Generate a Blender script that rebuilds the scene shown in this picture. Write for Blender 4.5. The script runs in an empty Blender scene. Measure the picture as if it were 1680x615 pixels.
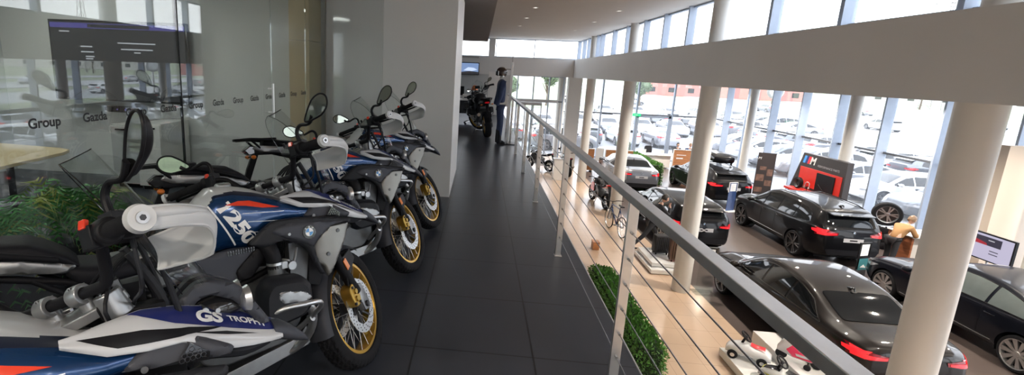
import bpy, bmesh, math, random
from mathutils import Vector, Matrix, Euler
from mathutils.geometry import delaunay_2d_cdt
from mathutils.bvhtree import BVHTree
PI = math.pi
C = bpy.context.scene.collection
rnd = random.Random(7)
LZ = -3.31            # level of the ground floor (the gallery floor is z = 0)

# ---------------------------------------------------------------- materials
MATS = {}
def nodes(m):
    m.use_nodes = True
    return m.node_tree.nodes, m.node_tree.links
def pm(name, col, rough=.5, metal=0., coat=0., vary=.04, scale=6., bump=0., bscale=80., spec=None, emis=None, estr=1., sheen=0., coatr=.03):
    m = bpy.data.materials.new(name); MATS[name] = m
    N, L = nodes(m); b = N['Principled BSDF']
    b.inputs['Roughness'].default_value = rough; b.inputs['Metallic'].default_value = metal
    b.inputs['Coat Weight'].default_value = coat; b.inputs['Coat Roughness'].default_value = coatr
    if spec is not None: b.inputs['Specular IOR Level'].default_value = spec
    if sheen: b.inputs['Sheen Weight'].default_value = sheen
    tc = N.new('ShaderNodeTexCoord')
    no = N.new('ShaderNodeTexNoise'); no.inputs['Scale'].default_value = scale; no.inputs['Detail'].default_value = 3
    L.new(tc.outputs['Object'], no.inputs['Vector'])
    mr = N.new('ShaderNodeMapRange'); mr.inputs[1].default_value = .3; mr.inputs[2].default_value = .7
    mr.inputs[3].default_value = 1 - vary; mr.inputs[4].default_value = 1 + vary
    L.new(no.outputs['Fac'], mr.inputs[0])
    vm = N.new('ShaderNodeVectorMath'); vm.operation = 'SCALE'; vm.inputs[0].default_value = col
    L.new(mr.outputs[0], vm.inputs['Scale']); L.new(vm.outputs[0], b.inputs['Base Color'])
    if bump:
        n2 = N.new('ShaderNodeTexNoise'); n2.inputs['Scale'].default_value = bscale; n2.inputs['Detail'].default_value = 2
        L.new(tc.outputs['Object'], n2.inputs['Vector'])
        bp = N.new('ShaderNodeBump'); bp.inputs['Strength'].default_value = bump; bp.inputs['Distance'].default_value = .002
        L.new(n2.outputs['Fac'], bp.inputs['Height']); L.new(bp.outputs[0], b.inputs['Normal'])
    if emis:
        b.inputs['Emission Color'].default_value = (*emis, 1); b.inputs['Emission Strength'].default_value = estr
    return m
def glassm(name, ior=1.5, tint=(1, 1, 1), rough=0., base=0., veil=0.):
    m = bpy.data.materials.new(name); MATS[name] = m
    N, L = nodes(m); N.remove(N['Principled BSDF']); out = N['Material Output']
    tr = N.new('ShaderNodeBsdfTransparent'); tr.inputs[0].default_value = (*tint, 1)
    gl = N.new('ShaderNodeBsdfGlossy'); gl.inputs['Roughness'].default_value = rough
    tcn = N.new('ShaderNodeTexNoise'); tcn.inputs['Scale'].default_value = .7
    fr = N.new('ShaderNodeFresnel'); ge = N.new('ShaderNodeNewGeometry'); mi = N.new('ShaderNodeMapRange')
    mi.inputs[3].default_value = ior; mi.inputs[4].default_value = 1/ior; L.new(ge.outputs['Backfacing'], mi.inputs[0]); L.new(mi.outputs[0], fr.inputs[0])
    ad = N.new('ShaderNodeMath'); ad.operation = 'ADD'; ad.inputs[1].default_value = base
    mu = N.new('ShaderNodeMath'); mu.operation = 'MULTIPLY_ADD'; mu.inputs[1].default_value = .02; mu.inputs[2].default_value = .99
    L.new(tcn.outputs['Fac'], mu.inputs[0])
    m2 = N.new('ShaderNodeMath'); m2.operation = 'MULTIPLY'
    L.new(fr.outputs[0], ad.inputs[0]); L.new(ad.outputs[0], m2.inputs[0]); L.new(mu.outputs[0], m2.inputs[1])
    mx = N.new('ShaderNodeMixShader'); L.new(m2.outputs[0], mx.inputs[0])
    
    if veil:      # pale translucent share that puts a daylight haze into the pane
        tl = N.new('ShaderNodeBsdfTranslucent'); tl.inputs[0].default_value = (.9, .92, .95, 1); m3 = N.new('ShaderNodeMixShader'); m3.inputs[0].default_value = veil
        L.new(tr.outputs[0], m3.inputs[1]); L.new(tl.outputs[0], m3.inputs[2]); L.new(m3.outputs[0], mx.inputs[1])
    else: L.new(tr.outputs[0], mx.inputs[1])
    pass; L.new(gl.outputs[0], mx.inputs[2]); L.new(mx.outputs[0], out.inputs[0])
    return m
def tilem(name, col, grout, sx, sy, w, rough=.4, vary=.12, coat=0., ox=0., oy=0., nscale=1.4, streak=0.):
    """square tiles laid on a world grid; joints and mottling in the colour, slightly bumped"""
    m = bpy.data.materials.new(name); MATS[name] = m
    N, L = nodes(m); b = N['Principled BSDF']
    tc = N.new('ShaderNodeTexCoord'); sp = N.new('ShaderNodeSeparateXYZ'); L.new(tc.outputs['Object'], sp.inputs[0])
    def edge(o, s, off):
        a = N.new('ShaderNodeMath'); a.operation = 'SUBTRACT'; a.inputs[1].default_value = off; L.new(o, a.inputs[0])
        d = N.new('ShaderNodeMath'); d.operation = 'PINGPONG'; d.inputs[1].default_value = s / 2; L.new(a.outputs[0], d.inputs[0])
        g = N.new('ShaderNodeMath'); g.operation = 'LESS_THAN'; g.inputs[1].default_value = w / 2; L.new(d.outputs[0], g.inputs[0])
        f = N.new('ShaderNodeMath'); f.operation = 'DIVIDE'; f.inputs[1].default_value = s; L.new(a.outputs[0], f.inputs[0])
        fl = N.new('ShaderNodeMath'); fl.operation = 'FLOOR'; L.new(f.outputs[0], fl.inputs[0])
        return g, fl
    gx, fx = edge(sp.outputs[0], sx, ox); gy, fy = edge(sp.outputs[1], sy, oy)
    mx = N.new('ShaderNodeMath'); mx.operation = 'MAXIMUM'; L.new(gx.outputs[0], mx.inputs[0]); L.new(gy.outputs[0], mx.inputs[1])
    cv = N.new('ShaderNodeCombineXYZ'); L.new(fx.outputs[0], cv.inputs[0]); L.new(fy.outputs[0], cv.inputs[1])
    wn = N.new('ShaderNodeTexWhiteNoise'); L.new(cv.outputs[0], wn.inputs['Vector'])
    no = N.new('ShaderNodeTexNoise'); no.inputs['Scale'].default_value = nscale; no.inputs['Detail'].default_value = 2; no.inputs['Roughness'].default_value = .5
    L.new(tc.outputs['Object'], no.inputs['Vector'])
    s1 = N.new('ShaderNodeMath'); s1.operation = 'MULTIPLY_ADD'; s1.inputs[1].default_value = vary * .5; s1.inputs[2].default_value = 1 - vary * .25
    L.new(wn.outputs['Value'], s1.inputs[0])
    s2 = N.new('ShaderNodeMapRange'); s2.inputs[1].default_value = .3; s2.inputs[2].default_value = .7; s2.inputs[3].default_value = 1 - vary; s2.inputs[4].default_value = 1 + vary
    L.new(no.outputs['Fac'], s2.inputs[0])
    s3 = N.new('ShaderNodeMath'); s3.operation = 'MULTIPLY'; L.new(s1.outputs[0], s3.inputs[0]); L.new(s2.outputs[0], s3.inputs[1])
    vm = N.new('ShaderNodeVectorMath'); vm.operation = 'SCALE'; vm.inputs[0].default_value = col; L.new(s3.outputs[0], vm.inputs['Scale'])
    mi = N.new('ShaderNodeMix'); mi.data_type = 'RGBA'; L.new(mx.outputs[0], mi.inputs[0]); L.new(vm.outputs[0], mi.inputs[6]); mi.inputs[7].default_value = (*grout, 1)
    L.new(mi.outputs[2], b.inputs['Base Color'])
    r = N.new('ShaderNodeMapRange'); r.inputs[1].default_value = .3; r.inputs[2].default_value = .7; r.inputs[3].default_value = rough * .96; r.inputs[4].default_value = rough * 1.04
    L.new(no.outputs['Fac'], r.inputs[0]); L.new(r.outputs[0], b.inputs['Roughness'])
    b.inputs['Coat Weight'].default_value = coat; b.inputs['Coat Roughness'].default_value = .12
    return m
def woodm(name, c1, c2, rough=.4, axis=2, sc=9.):
    m = bpy.data.materials.new(name); MATS[name] = m
    N, L = nodes(m); b = N['Principled BSDF']; b.inputs['Roughness'].default_value = rough
    tc = N.new('ShaderNodeTexCoord'); mp = N.new('ShaderNodeMapping'); s = [1.2, 1.2, 1.2]; s[axis] = sc; mp.inputs['Scale'].default_value = s
    L.new(tc.outputs['Object'], mp.inputs[0])
    no = N.new('ShaderNodeTexNoise'); no.inputs['Scale'].default_value = 3; no.inputs['Detail'].default_value = 6; L.new(mp.outputs[0], no.inputs['Vector'])
    cr = N.new('ShaderNodeValToRGB'); cr.color_ramp.elements[0].position = .35; cr.color_ramp.elements[1].position = .65
    cr.color_ramp.elements[0].color = (*c1, 1); cr.color_ramp.elements[1].color = (*c2, 1)
    L.new(no.outputs['Fac'], cr.inputs[0]); L.new(cr.outputs[0], b.inputs['Base Color'])
    return m

# ---------------------------------------------------------------- mesh collector
class G:
    def __init__(s, m=None): s.v = []; s.f = []; s.fm = []; s.ml = []; s.cur = 0; (m and s.m(m))
    def m(s, name):
        if name not in s.ml: s.ml.append(name)
        s.cur = s.ml.index(name); return s
    def add(s, vs, fs, mat=None):
        if mat: s.m(mat)
        o = len(s.v); s.v += [Vector(v) for v in vs]
        for f in fs: s.f.append([o + i for i in f]); s.fm.append(s.cur)
        return s
    def box(s, a, b):
        x0, y0, z0 = a; x1, y1, z1 = b
        if x0 > x1: x0, x1 = x1, x0
        if y0 > y1: y0, y1 = y1, y0
        if z0 > z1: z0, z1 = z1, z0
        return s.add([(x0,y0,z0),(x1,y0,z0),(x1,y1,z0),(x0,y1,z0),(x0,y0,z1),(x1,y0,z1),(x1,y1,z1),(x0,y1,z1)],
                     [(0,3,2,1),(4,5,6,7),(0,1,5,4),(1,2,6,5),(2,3,7,6),(3,0,4,7)])
    def cbox(s, c, d, rot=None):
        g = G(); g.box([-k/2 for k in d], [k/2 for k in d])
        M = Matrix.Translation(c) @ (Euler(rot).to_matrix().to_4x4() if rot else Matrix())
        return s.add([M @ v for v in g.v], g.f)
    def cyl(s, p0, p1, r0, r1=None, n=16, cap=True):
        p0, p1 = Vector(p0), Vector(p1); r1 = r0 if r1 is None else r1
        d = (p1 - p0).normalized(); u = d.orthogonal().normalized(); w = d.cross(u)
        vs = [p + r * (math.cos(2*PI*i/n) * u + math.sin(2*PI*i/n) * w) for p, r in ((p0, r0), (p1, r1)) for i in range(n)]
        fs = [(i, (i+1) % n, n + (i+1) % n, n + i) for i in range(n)]
        if cap: fs += [tuple(range(n-1, -1, -1)), tuple(range(n, 2*n))]
        return s.add(vs, fs)
    def tube(s, pts, r, n=10, sm=4, closed=False, cap=True):
        P = [Vector(p) for p in pts]; R = list(r) if isinstance(r, (list, tuple)) else [r] * len(P)
        if sm > 1 and len(P) > 2:
            Q, RR = [], []; k = len(P)
            for i in range(k if closed else k - 1):
                a = P[(i-1) % k] if closed or i > 0 else P[0]; b, c = P[i], P[(i+1) % k]
                d = P[(i+2) % k] if closed or i + 2 < k else P[-1]
                for j in range(sm):
                    t = j / sm
                    Q.append(.5 * ((2*b) + (-a + c)*t + (2*a - 5*b + 4*c - d)*t*t + (-a + 3*b - 3*c + d)*t**3)); RR.append(R[i]*(1-t) + R[(i+1) % k]*t)
            if not closed: Q.append(P[-1]); RR.append(R[-1])
            P, R = Q, RR
        k = len(P); vs = []; u = None
        for i in range(k):
            a = P[i-1] if (i or closed) else P[0]; b = P[(i+1) % k] if (i + 1 < k or closed) else P[-1]
            d = (b - a).normalized() if (b - a).length > 1e-9 else Vector((0, 0, 1))
            u = d.orthogonal().normalized() if u is None else (u - d * u.dot(d)).normalized()
            w = d.cross(u)
            vs += [P[i] + R[i] * (math.cos(2*PI*j/n)*u + math.sin(2*PI*j/n)*w) for j in range(n)]
        fs = [(i*n + j, i*n + (j+1) % n, ((i+1) % k)*n + (j+1) % n, ((i+1) % k)*n + j) for i in range(k if closed else k-1) for j in range(n)]
        if cap and not closed: fs += [tuple(range(n-1, -1, -1)), tuple(range((k-1)*n, k*n))]
        return s.add(vs, fs)
    def lathe(s, prof, c=(0, 0, 0), axis='z', n=32, closed=False, a0=0, a1=2*PI):
        """prof: list of (r, h)"""
        k = len(prof); full = abs(a1 - a0 - 2*PI) < 1e-6; m = n if full else n + 1; vs = []
        for i in range(m):
            a = a0 + (a1 - a0) * i / n; ca, sa = math.cos(a), math.sin(a)
            for r, h in prof:
                p = (r*ca, r*sa, h) if axis == 'z' else ((r*ca, h, r*sa) if axis == 'y' else (h, r*ca, r*sa))
                vs.append(Vector(p) + Vector(c))
        fs = []
        for i in range(n):
            j = (i+1) % m
            for q in range(k if closed else k-1):
                fs.append((i*k + q, j*k + q, j*k + (q+1) % k, i*k + (q+1) % k))
        return s.add(vs, fs)
    def ball(s, c, r, n=16, k=10):
        rr = r if isinstance(r, (tuple, list)) else (r, r, r); vs = []
        for i in range(k+1):
            a = PI * i / k
            for j in range(n):
                b = 2*PI*j/n; vs.append((c[0] + rr[0]*math.sin(a)*math.cos(b), c[1] + rr[1]*math.sin(a)*math.sin(b), c[2] + rr[2]*math.cos(a)))
        return s.add(vs, [(i*n + j, (i+1)*n + j, (i+1)*n + (j+1) % n, i*n + (j+1) % n) for i in range(k) for j in range(n)])
    def prism(s, poly, lo, hi, axis='y'):
        """poly in the plane perpendicular to axis: y -> (x, z); z -> (x, y); x -> (y, z)"""
        def P(u, v, w): return (u, w, v) if axis == 'y' else ((u, v, w) if axis == 'z' else (w, u, v))
        n = len(poly)
        return s.add([P(u, v, lo) for u, v in poly] + [P(u, v, hi) for u, v in poly],
                     [tuple(range(n)), tuple(range(2*n-1, n-1, -1))] + [(i, n + i, n + (i+1) % n, (i+1) % n) for i in range(n)])
    def grid(s, fn, nu, nv, cu=False, cv=False):
        vs = [fn(i/nu, j/nv) for i in range(nu + (not cu)) for j in range(nv + (not cv))]; w = nv + (not cv); h = nu + (not cu)
        return s.add(vs, [(i*w + j, ((i+1) % h)*w + j, ((i+1) % h)*w + (j+1) % w, i*w + (j+1) % w) for i in range(nu) for j in range(nv)])
    def xf(s, M, start=0):
        for i in range(start, len(s.v)): s.v[i] = M @ s.v[i]
        return s
    def mirror_y(s):
        o = len(s.v); n = len(s.f); s.v += [Vector((v.x, -v.y, v.z)) for v in s.v]
        for i in range(n): s.f.append([o + k for k in reversed(s.f[i])]); s.fm.append(s.fm[i])
        return s
    def flip(s):
        g = G(); g.v = [Vector((v.x, -v.y, v.z)) for v in s.v]; g.f = [list(reversed(f)) for f in s.f]; g.fm = list(s.fm); g.ml = list(s.ml); g.cur = s.cur; return g
    def bvh(s): return BVHTree.FromPolygons([tuple(v) for v in s.v], s.f)
    def build(s, name, parent=None, bevel=0., seg=2, sharp=None, loc=None, norm=True, weld=True):
        sharp = (22 if bevel else 35) if sharp is None else sharp
        me = bpy.data.meshes.new(name)
        me.from_pydata([tuple(v) for v in s.v], [], s.f)
        for k in s.ml: me.materials.append(MATS[k])
        if s.f: me.polygons.foreach_set('material_index', s.fm)
        if weld or bevel or norm:
            bm = bmesh.new(); bm.from_mesh(me)
            if weld: bmesh.ops.remove_doubles(bm, verts=bm.verts, dist=1e-5)
            if norm: bmesh.ops.recalc_face_normals(bm, faces=bm.faces)
            if bevel:
                es = [e for e in bm.edges if len(e.link_faces) == 2 and e.calc_face_angle(0) > math.radians(30)]
                bmesh.ops.bevel(bm, geom=es, offset=bevel, segments=seg, affect='EDGES', profile=.5, clamp_overlap=True)
            bm.to_mesh(me); bm.free()
        me.polygons.foreach_set('use_smooth', [True] * len(me.polygons))
        if sharp: me.set_sharp_from_angle(angle=math.radians(sharp))
        me.update()
        o = bpy.data.objects.new(name, me); C.objects.link(o)
        if parent: o.parent = parent
        if loc: o.location = loc
        return o

def fill(polys, step, holes=()):
    """triangulate closed outlines with interior grid points -> verts2d, faces"""
    vs, es = [], []
    for poly in list(polys) + list(holes):
        o = len(vs); n = len(poly)
        pts = []
        for i in range(n):
            a = Vector(poly[i]); b = Vector(poly[(i+1) % n]); k = max(1, int((b-a).length / step)) if step else 1
            for j in range(k): pts.append(a.lerp(b, j/k))
        vs += pts; k = len(pts); es += [(o + i, o + (i+1) % k) for i in range(k)]
    if step:
        xs = [v[0] for v in vs]; ys = [v[1] for v in vs]
        x = min(xs) + step/2
        while x < max(xs):
            y = min(ys) + step/2
            while y < max(ys): vs.append(Vector((x, y))); y += step
            x += step
    r = delaunay_2d_cdt([Vector((v[0], v[1])) for v in vs], es, [], 2 if holes else 1, 1e-6)
    return r[0], r[2]
def edist(p, poly):
    d = 1e9; n = len(poly)
    for i in range(n):
        a = poly[i]; b = poly[(i+1) % n]; ax, ay = a; bx, by = b; dx, dy = bx-ax, by-ay; L2 = dx*dx + dy*dy or 1e-12
        t = max(0, min(1, ((p[0]-ax)*dx + (p[1]-ay)*dy) / L2)); d = min(d, math.hypot(p[0]-ax-t*dx, p[1]-ay-t*dy))
    return d
def smooth_poly(poly, r=.25):
    out = []; n = len(poly)
    for i in range(n):
        a, b, c = poly[i-1], poly[i], poly[(i+1) % n]
        p = (b[0] + (a[0]-b[0])*r, b[1] + (a[1]-b[1])*r); q = (b[0] + (c[0]-b[0])*r, b[1] + (c[1]-b[1])*r)
        for t in (0, .5, 1): out.append(((1-t)**2*p[0] + 2*t*(1-t)*b[0] + t*t*q[0], (1-t)**2*p[1] + 2*t*(1-t)*b[1] + t*t*q[1]))
    return out
def panel(g, poly, yf, th=.012, rad=.012, step=.012, mat=None, rnd_=.2):
    """a curved shell plate seen from -y: outline in (x, z), surface y = yf(x, z), rounded rim"""
    if mat: g.m(mat)
    poly = smooth_poly(poly, rnd_) if rnd_ else poly
    vs, fs = fill([poly], step)
    vv = []
    for v in vs:
        d = min(edist(v, poly), rad); y = yf(v[0], v[1]) + rad * (1 - math.sqrt(max(0, 1 - (1 - d/rad)**2)))
        vv.append((v[0], y, v[1]))
    g.add(vv, fs)
    n = len(poly); rim = [(p[0], yf(*p) + rad, p[1]) for p in poly]; back = [(p[0], yf(*p) + rad + th, p[1]) for p in poly]
    g.add(rim + back, [(i, (i+1) % n, n + (i+1) % n, n + i) for i in range(n)])
    vs2, fs2 = fill([poly], 0); g.add([(v[0], yf(v[0], v[1]) + rad + th, v[1]) for v in vs2], fs2)
    return g
def decal(g, polys, bvh, ray, off=.0012, step=.012, mat=None, holes=(), vf=None, maxd=10):
    """lay flat outlines (u, v) on a body: ray(u, v) -> origin, direction; keeps the real surface, lifted by off"""
    if mat: g.m(mat)
    vs, fs = vf if vf else fill(polys, step, holes)
    out = []; ok = []
    for v in vs:
        o, d = ray(v[0], v[1]); d = Vector(d).normalized(); h = bvh.ray_cast(Vector(o), d, maxd)
        if h[0] is None: out.append(Vector(o)); ok.append(False)
        else:
            nn = h[1] if h[1].dot(d) < 0 else -h[1]
            out.append(h[0] + nn * off - d * off * .3); ok.append(True)
    F = [f for f in fs if all(ok[i] for i in f)]; use = sorted({i for f in F for i in f}); ix = {i: k for k, i in enumerate(use)}
    g.add([out[i] for i in use], [[ix[i] for i in f] for f in F])
    return g
def text2d(s, size=1., bold=0., shear=0., spacing=1., sub=0.):
    cu = bpy.data.curves.new('t', 'FONT'); cu.body = s; cu.size = size; cu.offset = bold; cu.shear = shear; cu.space_character = spacing
    cu.align_x = 'LEFT'; cu.resolution_u = 4; cu.fill_mode = 'BOTH' if hasattr(cu, 'fill_mode') and False else cu.fill_mode
    ob = bpy.data.objects.new('t', cu); C.objects.link(ob)
    dg = bpy.context.evaluated_depsgraph_get(); me = bpy.data.meshes.new_from_object(ob.evaluated_get(dg))
    vs = [(v.co.x, v.co.y) for v in me.vertices]; fs = [tuple(p.vertices) for p in me.polygons]
    bpy.data.objects.remove(ob); bpy.data.curves.remove(cu); bpy.data.meshes.remove(me)
    return vs, fs
def put_text(g, s, org, ux, uy, size, mat, bold=0., off=0., spacing=1., center=False, shear=0.):
    """flat lettering: baseline along ux, upright uy, from org"""
    vs, fs = text2d(s, size, bold, shear, spacing); ux, uy, org = Vector(ux), Vector(uy), Vector(org)
    n = ux.cross(uy); w = max(v[0] for v in vs) if vs else 0; c = w/2 if center else 0
    g.m(mat).add([org + ux*(v[0]-c) + uy*v[1] + n*off for v in vs], fs)
    return w

# ---------------------------------------------------------------- naming
def tag(o, label=None, cat=None, group=None, kind=None):
    if label: o['label'] = label
    if cat: o['category'] = cat
    if group: o['group'] = group
    if kind: o['kind'] = kind
    return o
def thing(name, label, cat, loc=(0, 0, 0), rz=0., group=None):
    o = bpy.data.objects.new(name, None); C.objects.link(o); o.empty_display_size = .1
    o.location = loc; o.rotation_euler = (0, 0, rz)
    return tag(o, label, cat, group)
def lr(g, name, parent, split=True, **k):
    """right half collected in g: one part for each side"""
    a = g.build(name, parent, **k); b = g.flip().build(name, parent, **k); return a, b
def struct(o): o['kind'] = 'structure'; return o
KIDS = {}
def copy_tree(o, parent=None):
    c = o.copy(); C.objects.link(c); c.parent = parent
    for ch in list(o.children): copy_tree(ch, c)
    return c
def dup(o, loc, rz, label, group=None):
    c = copy_tree(o); c.location = loc; c.rotation_euler = (0, 0, rz); c['label'] = label
    if group: c['group'] = group
    return c
# ---------------------------------------------------------------- palette
pm('wall_white', (.62, .61, .58), .55, vary=.02, scale=1.5, bump=.15, bscale=220)
pm('wall_grey', (.47, .48, .48), .5, vary=.02, scale=1.2, bump=.1, bscale=200)
pm('wall_pale', (.70, .70, .69), .5, vary=.015, scale=1.2, bump=.1, bscale=200)
pm('beam_white', (.64, .64, .635), .6, vary=.02, scale=.8, bump=.1, bscale=150)
pm('ceil', (.58, .57, .55), .7, vary=.02, scale=1)
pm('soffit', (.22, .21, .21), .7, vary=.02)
pm('column', (.66, .645, .615), .45, vary=.015, scale=2, coat=.15)
pm('mullion', (.36, .42, .52), .45, metal=.2, vary=.03)
pm('transom', (.10, .11, .13), .5)
pm('mullion_in', (.45, .47, .50), .5, vary=.03)
pm('cream', (.58, .42, .22), .5, vary=.03)
pm('lacquer', (.56, .58, .57), .08, vary=.01, coat=1.)
pm('warm_wall', (.64, .55, .46), .6, vary=.03, scale=.8)
pm('steel', (.74, .74, .74), .38, metal=1, vary=.05, scale=12, bump=.08, bscale=300)
pm('steel_dark', (.30, .29, .28), .35, metal=.9, vary=.05, scale=12)
pm('cable', (.28, .27, .27), .35, metal=.9)
pm('white_gloss', (.78, .78, .77), .18, coat=.6, vary=.01)
pm('white_matt', (.75, .74, .72), .5, vary=.02)
pm('black_plastic', (.008, .008, .010), .45, spec=.2, vary=.15, scale=30)
pm('black_gloss', (.012, .012, .014), .12, coat=.6, vary=.05)
pm('dark_metal', (.06, .06, .065), .4, metal=.7)
pm('rubber', (.010, .010, .012), .75, spec=.2, vary=.2, scale=20, bump=.2, bscale=160)
pm('silver', (.60, .61, .62), .3, metal=.9, vary=.04, scale=20)
pm('chrome', (.8, .8, .8), .08, metal=1, vary=.01)
pm('red', (.60, .03, .02), .35, coat=.3)
pm('black_text', (.01, .01, .012), .5)
pm('white_text', (.85, .85, .85), .4)
pm('paper', (.8, .8, .8), .6, vary=.02)
tilem('slate_tile', (.042, .047, .061), (.009, .009, .011), .73, .73, .011, rough=.33, vary=.08, nscale=2.2)
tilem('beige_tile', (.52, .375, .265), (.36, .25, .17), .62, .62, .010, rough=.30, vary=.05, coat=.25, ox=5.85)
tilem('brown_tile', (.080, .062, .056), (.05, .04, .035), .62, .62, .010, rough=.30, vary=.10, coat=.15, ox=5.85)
woodm('wood_orange', (.33, .13, .05), (.50, .22, .09), .4, axis=2, sc=10)
woodm('wood_red', (.22, .07, .03), (.34, .12, .05), .4, axis=2, sc=8)
woodm('wood_pale', (.55, .43, .25), (.64, .51, .31), .35, axis=1, sc=.6)
glassm('win_glass', 1.45, veil=.03)
glassm('office_glass', 1.6, (.80, .84, .83), base=.02)
glassm('clear_glass', 1.45, (.93, .95, .94))
def em(name, col, s):
    m = pm(name, (.02, .02, .02), .3, emis=col, estr=s); return m
em('lamp_on', (1, .93, .82), 14.)
em('fill_panel', (1, .98, .93), 17.)
em('lamp_dim', (1, .95, .9), 1.6)

# ---------------------------------------------------------------- the building
EX = 1.345                                   # outer edge of the gallery
def sbox(name, mat, a, b, bevel=0.):
    g = G(mat); g.box(a, b); return struct(g.build(name, bevel=bevel))
sbox('floor', 'slate_tile', (-7, -16, -.12), (EX, 24.1, 0))
sbox('trim_1', 'beam_white', (-7, -16, -.42), (EX - .01, 24.1, -.121))
sbox('trim_2', 'steel', (EX - .002, -16, -.13), (EX + .006, 24.1, .004))
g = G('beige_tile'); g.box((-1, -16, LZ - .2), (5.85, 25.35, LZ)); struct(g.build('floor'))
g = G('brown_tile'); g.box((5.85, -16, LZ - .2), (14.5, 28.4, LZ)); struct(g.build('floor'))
sbox('trim_3', 'wall_white', (-1.1, -16, LZ), (-1, 25.2, -.421))
sbox('trim_4', 'beige_tile', (1.6, 25.36, LZ - .2), (5.849, 28.4, LZ))
# ceilings
g = G('ceil'); g.box((-7.2, -16, 3.5), (5.6, 24.5, 3.9)); struct(g.build('ceiling'))
g = G('ceil'); g.box((5.701, -16, 1.587), (14.6, 28.5, 2.3)); struct(g.build('ceiling'))
g = G('ceil'); g.box((1.7, 24.451, 1.587), (5.7, 28.5, 2.3)); struct(g.build('ceiling'))
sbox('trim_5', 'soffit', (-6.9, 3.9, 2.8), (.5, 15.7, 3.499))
g = G('beam_white'); g.box((5.2, -16, 1.585), (5.7, 24.45, 2.52)); g.box((-7, 23.98, 1.585), (5.199, 24.45, 2.52)); struct(g.build('trim_6'))
g = G('wall_grey'); g.box((-7, 24.1, -.12), (1.95, 24.4, 1.584)); struct(g.build('wall_far'))
g = G('wall_white'); g.box((-7.2, -16.2, LZ), (14.6, -16.01, 3.5)); struct(g.build('wall_back'))
sbox('trim_7', 'beam_white', (5.02, 24., LZ), (5.72, 24.5, 1.584))
# office behind the glass and the grey wall at its end
g = G('wall_pale'); g.box((-.978, 3.65, 0), (-.03, 5.62, 3.499)); g.box((-6.5, 3.665, 0), (-.979, 3.85, 3.499)); struct(g.build('wall_right'))
sbox('trim_8', 'lacquer', (-1.74, 3.645, 0), (-.979, 3.664, 3.2))
sbox('trim_9', 'white_matt', (-.03, 3.651, 0), (-.022, 5.62, 3.499))
sbox('wall_left', 'wall_grey', (-6.7, -7, 0), (-6.5, 3.85, 3.499))
sbox('trim_10', 'wall_grey', (-6.5, -7, 2.82), (-1.75, 3.64, 3.499))
g = G('wood_red'); sbox('trim_11', 'wall_grey', (-6.9, 5.63, 0), (-6.8, 24.1, 3.499))
# glass partition: panes with dark seals
GX = -1.753
for n, (a, b) in enumerate([(-6.9, -1.5), (-1.5, .47), (.477, 1.96), (1.968, 2.9), (2.908, 3.64)]):
    g = G('office_glass'); g.box((GX - .006, a, .01), (GX + .006, b - .004, 2.82)); struct(g.build('window_%d' % (n + 1)))
g = G('black_plastic')
for y in (.473,): g.box((GX - .008, y - .004, 0), (GX + .008, y + .004, 2.82))
g.m('clear_glass'); g.box((GX - .012, -6.9, 0), (GX + .012, 3.64, .01)); g.box((GX - .02, -6.9, 2.82), (GX + .02, 3.64, 2.86)); struct(g.build('trim_12'))
# lettering on the glass
g = G('black_text'); ys = [-.70 + .312 * i for i in range(12)]
gl_ = thing('glass_lettering', 'row of black office lettering along the glass partition', 'lettering', (GX + .0075, 0, 1.352))
for i, y in enumerate(ys):
    g = G('black_text'); put_text(g, 'Group' if i % 2 == 0 else 'Gazda', (0, y, 0), (0, 1, 0), (0, 0, 1), .066, 'black_text', bold=.0018); g.build('word', gl_, norm=False)
# the handle of the glass door
def bar_handle(x, y, z0, z1, label):
    t = thing('door_handle', label, 'handle', (x, y, z0))
    g = G('steel').tube([(0, 0, 0), (0, 0, z1 - z0)], .013, n=12, sm=1); g.build('handle_bar', t)
    for q in (.05, z1 - z0 - .05): g = G('steel'); g.cyl((0, 0, q), (-.05, 0, q), .008); g.build('handle_mount', t)
bar_handle(GX + .055, 1.86, 1.17, 1.50, 'long steel pull bar on the glass office door')

# columns
def column(x, y, z0, z1, r=.2, base=True):
    g = G('column'); g.lathe([(0, z0), (r, z0), (r, z1), (0, z1)], (x, y, 0), n=40)
    struct(g.build('column'))
for k in range(-3, 4):
    y = 2.82 + 5.95 * k
    column(5.44, y, LZ, 1.584); column(5.44 if k < 9 else 5.4, y, 2.521, 3.499, .19)
for y in (9.68, 16.26, 22.85): column(13.85, y, LZ, 1.586, .19)
column(13.55, 27.6, LZ, 1.586, .16); column(4.95, 25.75, LZ, 1.586, .22)

# facades
def facade(name_i, axis, c, u0, u1, us, z0, z1, zt, fin=.30, w=.07):
    """glazed wall in plane axis=c from u0 to u1, mullions at us, transom zt; one window per bay"""
    B = (lambda p0, p1, q0, q1, r0, r1: ((p0, q0, r0), (p1, q1, r1))) if axis == 'x' else (lambda p0, p1, q0, q1, r0, r1: ((q0, p0, r0), (q1, p1, r1)))
    e = [u0] + list(us) + [u1]; n = name_i
    for a, b in zip(e[:-1], e[1:]):
        g = G('win_glass'); lo, hi = B(c - .01, c + .01, a + .02, b - .02, z0 + .05, z1 - .04); g.box(lo, hi)
        g.m('mullion')
        g.m('transom')
        for zz in zt: lo, hi = B(c - .08, c + .05, a + w/2, b - w/2, zz - .035, zz + .035); g.box(lo, hi)
        g.m('mullion')
        lo, hi = B(c - .05, c + .05, a, b, z0, z0 + .05); g.box(lo, hi); lo, hi = B(c - .05, c + .05, a, b, z1 - .04, z1); g.box(lo, hi)
        struct(g.build('window_%d' % n)); n += 1
    g = G('mullion')
    for u in e: lo, hi = B(c - fin, c + .04, u - w/2, u + w/2, z0, z1); g.box(lo, hi)
    struct(g.build('trim_%d' % (name_i + 20)))
    return n
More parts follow.
